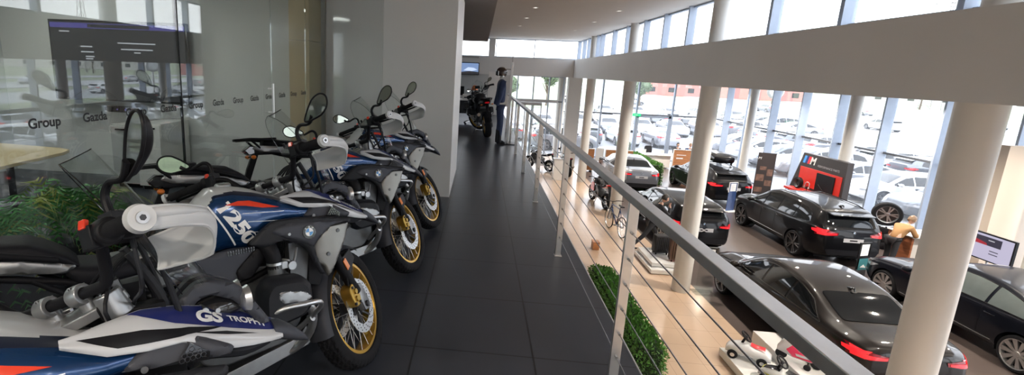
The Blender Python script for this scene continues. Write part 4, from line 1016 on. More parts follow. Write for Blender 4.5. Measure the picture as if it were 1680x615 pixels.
def make_car(kind, paint, rim='five', far=False, glass='car_glass', plate=True):
    P = CAR[kind]; L_, W_, R = P['L'], P['W']/2, P['R']; T = thing('car', '', 'car'); xf_ = L_/2 - P['fo']; xr = xf_ - P['wb']; cl = P.get('cl', .24)
    top, belt = P['top'], P['belt']; NX = 44 if far else 84
    def plan(x):      # half width at the body side
        e = max(0, abs(x)/(L_/2)); return W_*(1 - .05*e**3 - .20*max(0, (e-.76)/.24)**1.9)
    def sec(x):
        zt = sm(top, x); zb = min(sm(belt, x), zt - .02); w = plan(x); e = max(0, (abs(x)/(L_/2) - .86)/.14); zl = cl + .10*e**2
        cab = max(0, min(1, (zt - zb - .10)/.25)); rf = (zt - zb)
        ys = w - .035; wr = ys - .05 - .30*rf**1.0 - .04*cab
        if cab <= 0: wr = ys*.80
        else: wr = ys*.80*(1-cab) + wr*cab
        zr = zt - (.055*cab + .25*(zt-zb)*(1-cab))
        return [(0, zl), (w*.72, zl), (w*.90, zl+.02), (w*.975, zl+.12), (w, zl + (zb-zl)*.45), (w*.992, zl + (zb-zl)*.72), (ys + .012, zb - .03), (ys - .012, zb + .004), (ys*(1-cab) + (ys*.5+wr*.5 + .015)*cab - (1-cab)*.03, zb*.5 + zr*.5), (wr, zr), (wr*.86, zt - .018*cab - .05*(zt-zb)*(1-cab)), (wr*.5, zt - .004), (0, zt)]
    def body(u, v):
        uu = u*2 - 1; x = -(L_/2)*math.copysign(1 - (1-abs(uu))**1.25, uu); s = sec(x); n = len(s) - 1; k = v*n; i = min(n-1, int(k)); t = k - i
        a = s[max(0, i-1)]; b, c = s[i], s[i+1]; d_ = s[min(n, i+2)]
        f = lambda j: .5*((2*b[j]) + (-a[j] + c[j])*t + (2*a[j] - 5*b[j] + 4*c[j] - d_[j])*t*t + (-a[j] + 3*b[j] - 3*c[j] + d_[j])*t**3)
        return Vector((x, -max(0, f(0)), f(1)))
    NV = 24 if far else 36
    g = G(paint); rows = [[body(i/NX, j/NV) for j in range(NV+1)] for i in range(NX+1)]
    g.v = [p for r_ in rows for p in r_]; W1 = NV+1; g.f = [[i*W1 + j, (i+1)*W1 + j, (i+1)*W1 + j+1, i*W1 + j+1] for i in range(NX) for j in range(NV)]
    g.f.append([j for j in range(NV, -1, -1)]); g.f.append([NX*W1 + j for j in range(NV+1)]); g.fm = [0]*len(g.f)
    half = G(); half.v = list(g.v); half.f = list(g.f)
    g.mirror_y(); bb = g.bvh(); o = g.build('body', T, sharp=50)
    # wheel arches cut from the shell
    cut = G('black_plastic')
    for xx in (xf_, xr): cut.cyl((xx, -W_-.2, R), (xx, W_+.2, R), R + .045, n=40)
    co_ = cut.build('cutter'); md = o.modifiers.new('b', 'BOOLEAN'); md.object = co_; md.operation = 'DIFFERENCE'; md.solver = 'EXACT'
    dg = bpy.context.evaluated_depsgraph_get(); me = bpy.data.meshes.new_from_object(o.evaluated_get(dg)); o.modifiers.clear(); o.data = me; bpy.data.objects.remove(co_)
    for p in me.polygons: p.use_smooth = True
    me.set_sharp_from_angle(angle=math.radians(40))
    g = G('black_plastic')
    for xx in (xf_, xr):
        for s in (-1, 1):
            g.lathe([(R+.042, s*(W_-.36)), (R+.042, s*(W_-.035))], (xx, 0, R), 'y', n=32, a0=-.3, a1=PI+.3); g.lathe([(0, s*(W_-.35)), (R+.042, s*(W_-.35))], (xx, 0, R), 'y', n=32)
    g.box((-L_/2+.5, -.6, .16), (L_/2-.5, .6, .26)); g.build('wheel_arch', T, norm=False)
    for xx in (xf_, xr):
        for s in (-1, 1):
            ty, rm = wheel_geo(R, rim); M = Matrix.Translation((xx, s*(W_ - .125), R)) @ (Matrix() if s < 0 else Matrix.Rotation(PI, 4, 'Z'))
            key = ('w', kind, rim); 
            if key not in KIDS: KIDS[key] = (clone(ty).build('tyre').data, clone(rm).build('rim', sharp=30).data)
            if key in KIDS:
                for nm, dd in zip(('tyre', 'rim'), KIDS[key]):
                    for ob in list(bpy.data.objects):
                        if ob.data == dd and ob.parent is None and 'keep' not in ob: bpy.data.objects.remove(ob)
                wt = bpy.data.objects.new('wheel', KIDS[key][0]); C.objects.link(wt); wt.parent = T; wt.matrix_local = M
                wr_ = bpy.data.objects.new('rim', KIDS[key][1]); C.objects.link(wr_); wr_.parent = wt
    st = .09 if far else .05
    RS = lambda s: (lambda x, z: ((x, s*2, z), (0, -s, 0)))
    from_top = lambda x, y: ((x, y, 3), (0, 0, -1))
    for s in (-1, 1):
        sd = P['side']; cu = sorted(P['cuts']); xs_ = [-9] + list(cu) + [9]
        for a, b in zip(xs_[:-1], xs_[1:]):
            poly = clipx(sd, a + .03, b - .03)
            if len(poly) > 2: g = G(); decal(g, [poly], bb, RS(s), off=.006, step=st, mat=glass); g.build('side_window', T, norm=False, weld=False)
        if not far:
            g = G('chrome' if paint != 'paint_black' and False else 'black_gloss'); pr = smooth_poly(sd, .2); pts = []
            for x, z in pr:
                h = bb.ray_cast(Vector((x, s*2, z)), Vector((0, -s, 0)))
                if h[0]: pts.append(h[0] + Vector((0, s*.006, 0)))
            g.tube(pts, .009, n=6, sm=1, closed=True); g.build('window_trim', T)
            g = G(paint)
            for c_ in cu[-2:]:
                h = bb.ray_cast(Vector((c_ - .15, s*2, sm(belt, 0) - .10)), Vector((0, -s, 0)))
                if h[0]: g.tube([h[0] + Vector((-.09, -s*.01, 0)), h[0] + Vector((-.06, s*.022, .004)), h[0] + Vector((.06, s*.022, .008)), h[0] + Vector((.09, -s*.01, .01))], .012, n=8)
            g.build('door_handle', T)
            # sill and shut lines
            g = G('black_plastic'); xq = cu[-1]
            for c_ in (list(cu[-2:]) + [xf_ - R - .30]):
                pts = []
                for k in range(14):
                    z = cl + .13 + (sm(belt, c_) - cl - .16)*k/13; h = bb.ray_cast(Vector((c_, s*2, z)), Vector((0, -s, 0)))
                    if h[0]: pts.append(h[0] + Vector((0, s*.0005, 0)))
                g.tube(pts, .0035, n=4, sm=1)
            g.build('door_gap', T)
        # mirror
        h = bb.ray_cast(Vector((P['ws'][1] - .28, s*2, sm(belt, .8) - .0)), Vector((0, -s, 0)))
        bx = P['ws'][1] - .28; yb = W_ - .06; zb = sm(belt, .8) + .06
        g = G(paint); g.ball((bx, s*(yb + .17), zb + .03), (.085, .11, .07), 16, 10); g.m('black_plastic'); g.tube([(bx, s*(yb - .03), zb - .03), (bx, s*(yb + .1), zb)], .03, n=8, sm=1); g.build('wing_mirror', T)
        # tail light
        tz = sm(belt, -L_/2 + .12) - .04 if kind != 'suv' else .98
        g = G(); ry = lambda y, z: ((-L_, y, z), (1, -.0*y, 0)); e = W_*.90
        zz = {'sedan': .90, 'coupe': .89, 'hatch': .86, 'suv': 1.0, 'wagon': .88}[kind]
        lh = 1.5 if kind == 'suv' else 1.2; outer = [(s*.42, zz - .03*lh), (s*e, zz - .06*lh), (s*e*.99, zz + .075*lh), (s*.68, zz + .055*lh), (s*.40, zz + .02*lh)]
        if s > 0: outer = outer[::-1]
        decal(g, [outer], bb, ry, off=.008, step=.03, mat='tail_dark'); tl = g.build('tail_light', T, norm=False, weld=False)
        inn_ = [(s*.45, zz - .02*lh), (s*e*.97, zz - .045*lh), (s*e*.97, zz - .005), (s*.72, zz + .014*lh), (s*.44, zz + .008)]
        top_ = [(s*.72, zz + .024*lh), (s*e*.97, zz + .012*lh), (s*e*.97, zz + .066*lh), (s*.70, zz + .048*lh)]
        if s > 0: inn_, top_ = inn_[::-1], top_[::-1]
        g = G(); decal(g, [inn_], bb, ry, off=.014, step=.03, mat='tail_red'); decal(g, [top_], bb, ry, off=.014, step=.03, mat='tail_red')
        # the lamp wraps round the corner
        sx0, sx1 = -L_/2 + .06, -L_/2 + .36
        poly = [(sx0, zz - .04*lh), (sx1, zz - .005), (sx1 + .02, zz + .035*lh), (sx0, zz + .06*lh)]
        decal(g, [poly], bb, RS(s), off=.010, step=.03, mat='tail_red'); g.build('lamp_strip', tl, norm=False, weld=False)
        # head light
        zh = sm(belt, L_/2 - .3) - .08; g = G()
        decal(g, [[(L_/2 - .62, zh + .06), (L_/2 - .20, zh + .02), (L_/2 - .10, zh - .05), (L_/2 - .34, zh - .07)]], bb, RS(s), off=.006, step=.04, mat='lamp_clear')
        pf = [(s*.45, zh - .08), (s*.80, zh - .06), (s*.80, zh + .03), (s*.45, zh - .01)]
        decal(g, [pf if s < 0 else pf[::-1]], bb, lambda y, z: ((L_, y, z), (-1, 0, 0)), off=.006, step=.04, mat='lamp_clear'); g.build('headlight', T, norm=False, weld=False)
    a, b, w0, w1 = P['ws']; g = G(); decal(g, [smooth_poly([(b, -w1), (b, w1), (a, w0), (a, -w0)], .08)], bb, from_top, off=.008, step=st, mat=glass); g.build('windscreen', T, norm=False, weld=False)
    a, b, w0, w1 = P['rw']
    if kind in ('sedan', 'coupe'):
        g = G(); decal(g, [smooth_poly([(a, -w0), (b, -w1), (b, w1), (a, w0)], .08)], bb, from_top, off=.008, step=st, mat='car_glass')
    else:
        zb = sm(top, a) - .0; zt_ = sm(top, b); g = G()
        decal(g, [smooth_poly([(-w0, zb - .02), (w0, zb - .02), (w1, zt_ - .03), (-w1, zt_ - .03)], .08)], bb, lambda y, z: ((-L_, y, z), (1, 0, 0)), off=.008, step=.04, mat='car_glass')
    g.build('rear_window', T, norm=False, weld=False)
    ztr = {'sedan': .78, 'coupe': .77, 'hatch': .74, 'suv': .84, 'wagon': .76}[kind]
    rear = lambda y, z: ((-L_, y, z), (1, 0, 0))
    if not far:
        if plate:
            g = G(); decal(g, [[(-.26, ztr - .055), (.26, ztr - .055), (.26, ztr + .055), (-.26, ztr + .055)]], bb, rear, off=.012, step=.05, mat='plate_grey'); decal(g, [[(-.10, ztr - .018), (.10, ztr - .018), (.10, ztr + .018), (-.10, ztr + .018)]], bb, rear, off=.016, step=.05, mat='black_plastic'); g.build('number_plate', T, norm=False, weld=False)
        h = bb.ray_cast(Vector((-L_, .004, zz + .06)), Vector((1, 0, 0)))
        g = G(); M = Matrix.Translation(h[0] + Vector((-.006, 0, 0))) @ Matrix.Rotation(-PI/2, 4, 'Z') @ Matrix.Rotation(PI/2, 4, 'X'); roundel(g, M, .04); g.build('round_emblem', T, norm=False)
        g = G(); decal(g, [smooth_poly([(-.62, cl + .10), (.62, cl + .10), (.70, cl + .26), (-.70, cl + .26)], .1)], bb, rear, off=.01, step=.06, mat='black_plastic'); g.build('rear_diffuser', T, norm=False, weld=False)
        g = G('chrome')
        for s in (-1, 1): g.lathe([(.035, -.03), (.045, -.03), (.045, .04), (.035, .04)], (-L_/2 + .03, 0, 0), 'x', n=20); k = len(g.v) - 80; [setattr(g.v[i], 'y', g.v[i].y + s*.55) or setattr(g.v[i], 'z', g.v[i].z + cl + .13) for i in range(k, len(g.v))]
        g.build('exhaust_tip', T)
        g = G('silver')
        for s in (-1, 1):
            pts = []
            for k in range(12):
                x = xr + R + .12 + (xf_ - xr - 2*R - .24)*k/11; h = bb.ray_cast(Vector((x, s*2, cl + .13)), Vector((0, -s, 0)))
                if h[0]: pts.append(h[0] + Vector((0, s*.003, 0)))
            g.tube(pts, .008, n=5, sm=1)
        g.build('sill_trim', T)
        g = G('black_gloss'); h = bb.ray_cast(Vector((-.95 if kind in ('sedan', 'coupe') else -1.7, .004, 3)), Vector((0, 0, -1))); p = h[0]
        g.tube([p + Vector((.09, 0, -.002)), p + Vector((.0, 0, .03)), p + Vector((-.06, 0, .055)), p + Vector((-.08, 0, .0))], [.03, .024, .012, .014], n=8); g.build('roof_antenna', T)
    if P.get('spoiler'):
        x0 = P['rw'][1] - .02; zt_ = sm(top, x0) + .01; g = G(paint if kind != 'hatch' else 'paint_black')
        g.prism(smooth_poly([(x0 - .20, zt_ - .035), (x0 - .19, zt_ - .005), (x0 + .12, zt_ + .03), (x0 + .12, zt_ - .01)], .2), -.56, .56); g.build('roof_spoiler', T, bevel=.008)
    if P.get('rails'):
        for s in (-1, 1):
            g = G('black_gloss'); pts = []
            for k in range(9):
                x = P['rw'][1] + .25 + (P['ws'][0] - P['rw'][1] - .35)*k/8; pts.append(Vector((x, s*.58, sm(top, x) - .03 + (.035 if 0 < k < 8 else 0))))
            g.tube(pts, .014, n=8, sm=2); g.build('roof_rail', T)
    return T
def clipx(poly, a, b):
    def cl(pts, f, xc):
        out = []
        for i in range(len(pts)):
            p, q = pts[i-1], pts[i]
            if f(q[0]):
                if not f(p[0]): t = (xc - p[0])/(q[0] - p[0]); out.append((xc, p[1] + t*(q[1] - p[1])))
                out.append(q)
            elif f(p[0]): t = (xc - p[0])/(q[0] - p[0]); out.append((xc, p[1] + t*(q[1] - p[1])))
        return out
    r_ = cl(poly, lambda x: x >= a, a); return cl(r_, lambda x: x <= b, b) if r_ else []
def repaint(o, table):
    """object-level paint on a copied thing"""
    for ob in [o] + list(o.children_recursive):
        if ob.type == 'MESH':
            for sl in ob.material_slots:
                if sl.material and sl.material.name in table: nm = table[sl.material.name]; sl.link = 'OBJECT'; sl.material = MATS[nm]
    # second pass keeps shared data untouched
    return o
def put(o, x, y, rz, label, z=LZ, group=None):
    o.location = (x, y, z); o.rotation_euler = (0, 0, rz); tag(o, label, 'car', group); return o
H = PI/2
car_sedan = put(make_car('sedan', 'paint_brown', 'five'), 7.26, 7.17, H, 'large dark brown saloon parked nearest the gallery, below the handrail')
car_suv = put(make_car('suv', 'paint_black', 'black'), 10.78, 13.42, H + .01, 'black tall estate with roof rails and red rear lights in the middle of the showroom')
car_hatch = put(make_car('hatch', 'paint_black', 'black'), 7.05, 13.62, H, 'black hatchback with roof spoiler behind the walking person')
car_gc = put(make_car('coupe', 'paint_steel', 'five'), 7.55, 20.9, H, 'silver grey four-door coupe facing the green hedge box')
car_wag = put(make_car('wagon', 'paint_black', 'black'), 10.75, 19.72, H, 'black estate carrying a roof box')
car_right = put(make_car('sedan', 'paint_navy', 'multi', glass='car_glass_light'), 11.22, 7.67, H, 'dark blue saloon at the right edge, beside the thick round column')
# roof box on the estate
t = thing('roof_box', 'glossy black roof box on top of the black estate', 'roof box', (10.75, 19.45, LZ + 1.60), H)
g = G('paint_black')
def rb(u, v):
    x = 1.05 - 2.1*u; e = abs(u - .45)*2; w = .42*(1 - .25*max(0, .5 - u)*1.2); h = .19*(1 - .75*max(0, .35 - u)/.35)*(1 - .25*max(0, u - .8)/.2); a = v*2*PI; c_, s_ = math.cos(a), math.sin(a)
    k = min(1, u/.04 + .2, (1-u)/.03 + .35); return Vector((x, w*k*math.copysign(abs(c_)**.5, c_), .02 + h + h*k*math.copysign(abs(s_)**.6, s_)))
g.grid(rb, 30, 32, cv=True); g.add([rb(0, j/32) for j in range(32)], [tuple(range(32))]); g.add([rb(1, j/32) for j in range(32)], [tuple(range(32))]); g.build('shell', t, sharp=50)
g = G('silver'); g.tube([(1.0, .425, .21), (-1.0, .42, .21)], .006, n=5, sm=1); g.tube([(1.0, -.425, .21), (-1.0, -.42, .21)], .006, n=5, sm=1); g.build('lid_seam', t)
for x in (-.45, .45):
    g = G('black_plastic'); g.box((x - .03, -.62, -.045), (x + .03, .62, -.01)); g.box((x - .03, -.6, -.14), (x + .03, -.54, -.02)); g.box((x - .03, .54, -.14), (x + .03, .6, -.02)); g.build('crossbar', t, bevel=.004)
# ---------------------------------------------------------------- people
pm('skin', (.55, .33, .24), .5, vary=.04); pm('hair_dark', (.02, .015, .012), .5); pm('hair_fair', (.22, .14, .08), .5)
pm('cloth_black', (.014, .014, .017), .8, vary=.1, bump=.2); pm('cloth_camel', (.36, .20, .085), .85, vary=.06, bump=.3, bscale=120); pm('cloth_navy', (.02, .035, .09), .75, vary=.1, bump=.2); pm('cloth_white', (.7, .7, .7), .8)
pm('leather_brown', (.10, .05, .03), .5)
def skin_mesh(name, joints, edges, parent, mat, sub=2, loc=None):
    """joints: name -> (x, y, z, r[, r2]); one continuous skinned surface"""
    ks = list(joints); me = bpy.data.meshes.new(name); me.from_pydata([joints[k][:3] for k in ks], [(ks.index(a), ks.index(b)) for a, b in edges], [])
    o = bpy.data.objects.new(name, me); C.objects.link(o); o.modifiers.new('s', 'SKIN'); 
    lay = me.skin_vertices[0].data
    for i, k in enumerate(ks):
        j = joints[k]; lay[i].radius = (j[3], j[4] if len(j) > 4 else j[3]); lay[i].use_root = (i == 0)
    m2 = o.modifiers.new('u', 'SUBSURF'); m2.levels = sub; m2.render_levels = sub
    dg = bpy.context.evaluated_depsgraph_get(); dg.update(); nm = bpy.data.meshes.new_from_object(o.evaluated_get(dg)); o.modifiers.clear(); o.data = nm; nm.name = name
    nm.materials.clear(); nm.materials.append(MATS[mat]); nm.polygons.foreach_set('use_smooth', [True]*len(nm.polygons))
    o.parent = parent; return o
def hand(J, E, key, p, d, side, curl=.5):
    """palm, four unequal fingers and a side thumb growing from the wrist"""
    p, d = Vector(p), Vector(d).normalized(); s = d.orthogonal().normalized() if side is None else Vector(side).normalized(); s = (s - d*s.dot(d)).normalized(); n = d.cross(s)
    J[key+'palm'] = (*(p + d*.05), .026, .016); E.append((key, key+'palm'))
    for i, (o_, ln) in enumerate(((-.026, .062), (-.009, .075), (.009, .070), (.025, .055))):
        a = p + d*.085 + s*o_; b = a + (d*(1-curl*.5) - n*curl).normalized()*ln*.5; c = b + (d*(1-curl) - n*curl*1.6).normalized()*ln*.5
        J[f'{key}f{i}a'] = (*a, .010); J[f'{key}f{i}b'] = (*b, .0085); J[f'{key}f{i}c'] = (*c, .007); E += [(key+'palm', f'{key}f{i}a'), (f'{key}f{i}a', f'{key}f{i}b'), (f'{key}f{i}b', f'{key}f{i}c')]
    a = p + d*.04 - s*.034; b = a + (d*.7 - s*.6).normalized()*.035; J[key+'t0'] = (*a, .011); J[key+'t1'] = (*b, .009); E += [(key+'palm', key+'t0'), (key+'t0', key+'t1')]
def head_parts(T, c, fwd, up, hair, long_=False):
    """a shaped head: skull, jaw, nose, ears, eyes; returned as a mesh joined to the neck"""
    c, f, u = Vector(c), Vector(fwd).normalized(), Vector(up).normalized(); u = (u - f*u.dot(f)).normalized(); s = f.cross(u)
    M = Matrix(((f.x, s.x, u.x, c.x), (f.y, s.y, u.y, c.y), (f.z, s.z, u.z, c.z), (0, 0, 0, 1)))
    g = G('skin')
    def hd(a_, b_):
        a = PI*a_; b = 2*PI*b_; x = math.sin(a)*math.cos(b); y = math.sin(a)*math.sin(b); z = math.cos(a)
        rx = .098; ry = .076; rz_ = .118
        if z < 0: rx *= 1 + .18*z; ry *= 1 + .30*z
        p = Vector((x*rx, y*ry, z*rz_))
        if x > 0: p.x -= .012*max(0, 1 - abs(z + .05)*6)*max(0, 1 - abs(abs(y) - .38)*4)
        return p
    g.grid(hd, 20, 28, cv=True)
    g.ball((.098, 0, -.018), (.018, .012, .024), 10, 8)
    for q in (-1, 1): g.ball((-.005, q*.077, -.005), (.018, .008, .03), 8, 6)
    g.m('white_matt')
    for q in (-1, 1): g.ball((.080, q*.030, .012), (.011, .013, .008), 8, 6)
    g.m('hair_dark')
    for q in (-1, 1): g.ball((.089, q*.030, .012), (.004, .005, .005), 6, 5)
    for q in (-1, 1): g.tube([(.090, q*.016, .034), (.093, q*.030, .038), (.084, q*.045, .033)], .0035, n=5)
    g.m('red_lip'); g.ball((.086, 0, -.058), (.008, .024, .006), 10, 6)
    g.xf(M); h = g.build('head', T)
    g = G(hair)
    def hr(a_, b_):
        a = PI*.62*a_; b = 2*PI*b_; x = math.sin(a)*math.cos(b); y = math.sin(a)*math.sin(b); z = math.cos(a)
        k = 1.10 + .015*math.sin(b*9 + a*7); p = Vector((x*.100*k - .010, y*.080*k, z*.122*k + .004))
        if x > .3 and z < .45: p = Vector((x*.085, y*.07, max(p.z, .045)))
        return p
    g.grid(hr, 16, 30, cv=True)
    if long_: g.ball((-.085, 0, .045), (.035, .035, .035), 12, 8)
    g.xf(M); g.build('hair', T)
pm('red_lip', (.45, .16, .13), .5)
def person(label, loc, rz, J, E_, jacket, trousers, shoes, hair, headc, fwd, up, jmat, tmat, long_=False, cat='person'):
    T = thing('person', label, cat, loc, rz)
    skin_mesh('figure', J, E_, T, 'skin'); head_parts(T, headc, fwd, up, hair, long_)
    if jacket: skin_mesh('jacket', jacket[0], jacket[1], T, jmat)
    if trousers: skin_mesh('trousers', trousers[0], trousers[1], T, tmat)
    for k, (p, d) in enumerate(shoes):
        p, d = Vector(p), Vector((d[0], d[1], 0)).normalized(); s = Vector((-d.y, d.x, 0)); g = G('black_plastic')
        def sh(u, v):
            a = v*2*PI; x = -.09 + .27*u; w = .042*(1 - .5*abs(u - .55)**2*4*.35)*(1 if u < .9 else .8); h = .085 - .045*min(1, u*1.3); kk = min(1, (1-u)*8 + .3, u*10 + .5)
            return p + d*x + s*w*kk*math.cos(a) + Vector((0, 0, h*.5 + h*.5*kk*math.sin(a)))
        g.grid(sh, 12, 14, cv=True); g.add([sh(0, j/14) for j in range(14)], [tuple(range(14))]); g.add([sh(1, j/14) for j in range(14)], [tuple(range(14))]); g.build('shoe', T)
    return T
# walker: black clothes, stooping forward, right hand raised to the face (x forward)
J = dict(pel=(0, 0, .86, .10, .12), l_hip=(.02, .10, .82, .075), l_kn=(.28, .10, .47, .052), l_an=(.34, .10, .09, .034), l_ft=(.42, .10, .05, .03),
         r_hip=(-.02, -.10, .82, .075), r_kn=(-.24, -.10, .48, .052), r_an=(-.58, -.10, .17, .034), r_ft=(-.52, -.10, .08, .03),
         sp=(.06, 0, 1.06, .11, .13), ch=(.17, 0, 1.26, .12, .15), nk=(.25, 0, 1.40, .052), nk2=(.29, 0, 1.46, .05),
         l_sh=(.17, .17, 1.32, .055), l_el=(.10, .24, 1.06, .042), l_wr=(.30, .22, .92, .028),
         r_sh=(.19, -.17, 1.32, .055), r_el=(.36, -.24, 1.12, .042), r_wr=(.46, -.13, 1.33, .028))
E_ = [('pel', 'l_hip'), ('l_hip', 'l_kn'), ('l_kn', 'l_an'), ('l_an', 'l_ft'), ('pel', 'r_hip'), ('r_hip', 'r_kn'), ('r_kn', 'r_an'), ('r_an', 'r_ft'), ('pel', 'sp'), ('sp', 'ch'), ('ch', 'nk'), ('nk', 'nk2'), ('ch', 'l_sh'), ('l_sh', 'l_el'), ('l_el', 'l_wr'), ('ch', 'r_sh'), ('r_sh', 'r_el'), ('r_el', 'r_wr')]
hand(J, E_, 'r_wr', J['r_wr'][:3], (-.05, .25, .9), (1, 0, 0)); hand(J, E_, 'l_wr', J['l_wr'][:3], (.9, 0, -.3), (0, 1, 0))
def wear(J, E, keys, grow, over={}):
    JJ = {k: tuple(list(J[k][:3]) + [r + grow for r in J[k][3:]]) for k in keys}; JJ.update(over); return JJ, [e for e in E if e[0] in JJ and e[1] in JJ]
jk = wear(J, E_, ['pel', 'sp', 'ch', 'nk', 'l_sh', 'l_el', 'l_wr', 'r_sh', 'r_el', 'r_wr'], .018); tr = wear(J, E_, ['pel', 'l_hip', 'l_kn', 'l_an', 'r_hip', 'r_kn', 'r_an'], .014)
person('person in black clothes striding forward with a hand raised to the face', (5.58, 11.55, LZ), .25, J, E_, jk, tr, [((.34, .10, 0), (1, 0)), ((-.58, -.10, .06), (1, 0))], 'hair_dark', (.36, 0, 1.57), (.95, -.2, -.30), (.3, 0, .95), 'cloth_black', 'cloth_black')
# camel jacket: bent over the desk, elbows on the top
J = dict(pel=(0, 0, .90, .10, .12), l_hip=(.0, .10, .86, .075), l_kn=(.06, .10, .47, .052), l_an=(-.02, .10, .09, .034), l_ft=(.06, .10, .05, .03),
         r_hip=(-.0, -.10, .86, .075), r_kn=(-.05, -.11, .47, .052), r_an=(-.18, -.12, .09, .034), r_ft=(-.1, -.12, .05, .03),
         sp=(.14, 0, 1.05, .11, .13), ch=(.33, 0, 1.20, .12, .15), nk=(.45, 0, 1.28, .052), nk2=(.50, 0, 1.33, .05),
         l_sh=(.33, .17, 1.23, .055), l_el=(.42, .24, 1.01, .042), l_wr=(.62, .14, 1.03, .028), r_sh=(.35, -.17, 1.23, .055), r_el=(.45, -.24, 1.01, .042), r_wr=(.66, -.12, 1.03, .028))
E_ = [e for e in E_ if len(e[0]) < 6 and len(e[1]) < 6 and e[0] in J and e[1] in J]
hand(J, E_, 'r_wr', J['r_wr'][:3], (.9, .2, .0), (0, 1, 0), .3); hand(J, E_, 'l_wr', J['l_wr'][:3], (.9, -.2, .0), (0, 1, 0), .3)
jk = wear(J, E_, ['pel', 'sp', 'ch', 'nk', 'l_sh', 'l_el', 'l_wr', 'r_sh', 'r_el', 'r_wr'], .022, {'pel': (-.01, 0, .84, .125, .16)}); tr = wear(J, E_, ['pel', 'l_hip', 'l_kn', 'l_an', 'r_hip', 'r_kn', 'r_an'], .016)
person('person in a camel jacket and black trousers leaning over the wooden desk', (12.02, 11.35, LZ), .35, J, E_, jk, tr, [((-.02, .10, 0), (1, 0)), ((-.18, -.12, 0), (1, 0))], 'hair_fair', (.57, 0, 1.42), (.85, -.1, -.5), (.45, 0, .85), 'cloth_camel', 'cloth_black', True)
# two people seated at the far desk
J = dict(pel=(0, 0, .55, .11, .13), l_hip=(.04, .10, .54, .08), l_kn=(.44, .10, .52, .055), l_an=(.44, .10, .10, .036), r_hip=(.04, -.10, .54, .08), r_kn=(.44, -.10, .52, .055), r_an=(.44, -.10, .10, .036), l_ft=(.52, .10, .05, .03), r_ft=(.52, -.10, .05, .03),
         sp=(.0, 0, .76, .11, .13), ch=(.03, 0, .98, .12, .15), nk=(.05, 0, 1.12, .052), nk2=(.06, 0, 1.18, .05), l_sh=(.03, .17, 1.04, .055), l_el=(.10, .24, .80, .042), l_wr=(.34, .16, .80, .028), r_sh=(.03, -.17, 1.04, .055), r_el=(.10, -.24, .80, .042), r_wr=(.34, -.16, .80, .028))
E_ = [e for e in E_ if e[0] in J and e[1] in J and len(e[0]) < 6 and len(e[1]) < 6]
hand(J, E_, 'r_wr', J['r_wr'][:3], (1, .2, .0), (0, 1, 0), .3); hand(J, E_, 'l_wr', J['l_wr'][:3], (1, -.2, .0), (0, 1, 0), .3)
jk = wear(J, E_, ['pel', 'sp', 'ch', 'nk', 'l_sh', 'l_el', 'l_wr', 'r_sh', 'r_el', 'r_wr'], .018); tr = wear(J, E_, ['pel', 'l_hip', 'l_kn', 'l_an', 'r_hip', 'r_kn', 'r_an'], .014)
person('person in dark clothes seated behind the far wooden screen, left of two', (12.0, 26.5, LZ), -1.5, J, E_, jk, tr, [((.44, .10, 0), (1, 0)), ((.44, -.10, 0), (1, 0))], 'hair_dark', (.08, 0, 1.29), (1, 0, -.1), (0, 0, 1), 'cloth_black', 'cloth_black')
person('person with fair hair seated behind the far wooden screen, right of two', (12.75, 26.6, LZ), -1.7, J, E_, jk, tr, [((.44, .10, 0), (1, 0)), ((.44, -.10, 0), (1, 0))], 'hair_fair', (.08, 0, 1.29), (1, 0, -.1), (0, 0, 1), 'cloth_navy', 'cloth_black')

# ---------------------------------------------------------------- leaves
pm('leaf', (.10, .27, .045), .5, vary=.45, scale=5, sheen=.1); pm('leaf_fern', (.10, .36, .09), .5, vary=.5, scale=4); pm('leaf_light', (.42, .48, .10), .5, vary=.3, scale=6); pm('bark', (.10, .07, .045), .9)
def hedge_box(label, x0, y0, z0, x1, y1, z1, n, size, seed=3, leafmat='leaf'):
    t = thing('artificial_hedge', label, 'hedge', ((x0+x1)/2, (y0+y1)/2, z0)); cx_, cy_ = (x0+x1)/2, (y0+y1)/2; r_ = random.Random(seed)
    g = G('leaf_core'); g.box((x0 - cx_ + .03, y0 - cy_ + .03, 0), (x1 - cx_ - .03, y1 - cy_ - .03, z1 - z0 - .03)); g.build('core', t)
    g = G(leafmat); A = [((x1-x0)*(y1-y0), 0), ((y1-y0)*(z1-z0), 1), ((y1-y0)*(z1-z0), 2), ((x1-x0)*(z1-z0), 3), ((x1-x0)*(z1-z0), 4)]; tot = sum(a for a, _ in A); vs, fs, fm = [], [], []
    for a, k in A:
        for _ in range(int(n*a/tot)):
            u, v = r_.random(), r_.random(); X_, Y_, Z_ = x0 + (x1-x0)*u, y0 + (y1-y0)*v, z1
            nn = Vector((0, 0, 1))
            if k == 1: X_, Y_, Z_, nn = x0, y0 + (y1-y0)*u, z0 + (z1-z0)*v, Vector((-1, 0, 0))
            if k == 2: X_, Y_, Z_, nn = x1, y0 + (y1-y0)*u, z0 + (z1-z0)*v, Vector((1, 0, 0))
            if k == 3: Y_, Z_, nn = y0, z0 + (z1-z0)*v, Vector((0, -1, 0))
            if k == 4: Y_, Z_, nn = y1, z0 + (z1-z0)*v, Vector((0, 1, 0))
            p = Vector((X_ - cx_, Y_ - cy_, Z_ - z0)) + nn*r_.uniform(-.02, .03); d = (nn + Vector((r_.uniform(-1, 1), r_.uniform(-1, 1), r_.uniform(-.6, 1)))*.9).normalized(); w = d.cross(Vector((r_.random(), r_.random(), r_.random()))).normalized()
            s_ = size*r_.uniform(.6, 1.3); o = len(vs); vs += [p, p + d*s_*.55 + w*s_*.28, p + d*s_, p + d*s_*.55 - w*s_*.28]; fs.append((o, o+1, o+2, o+3))
    g.add(vs, fs); o = g.build('foliage', t, norm=False, weld=False, sharp=0); o['kind'] = 'stuff'; return t
pm('leaf_core', (.012, .03, .008), .9)
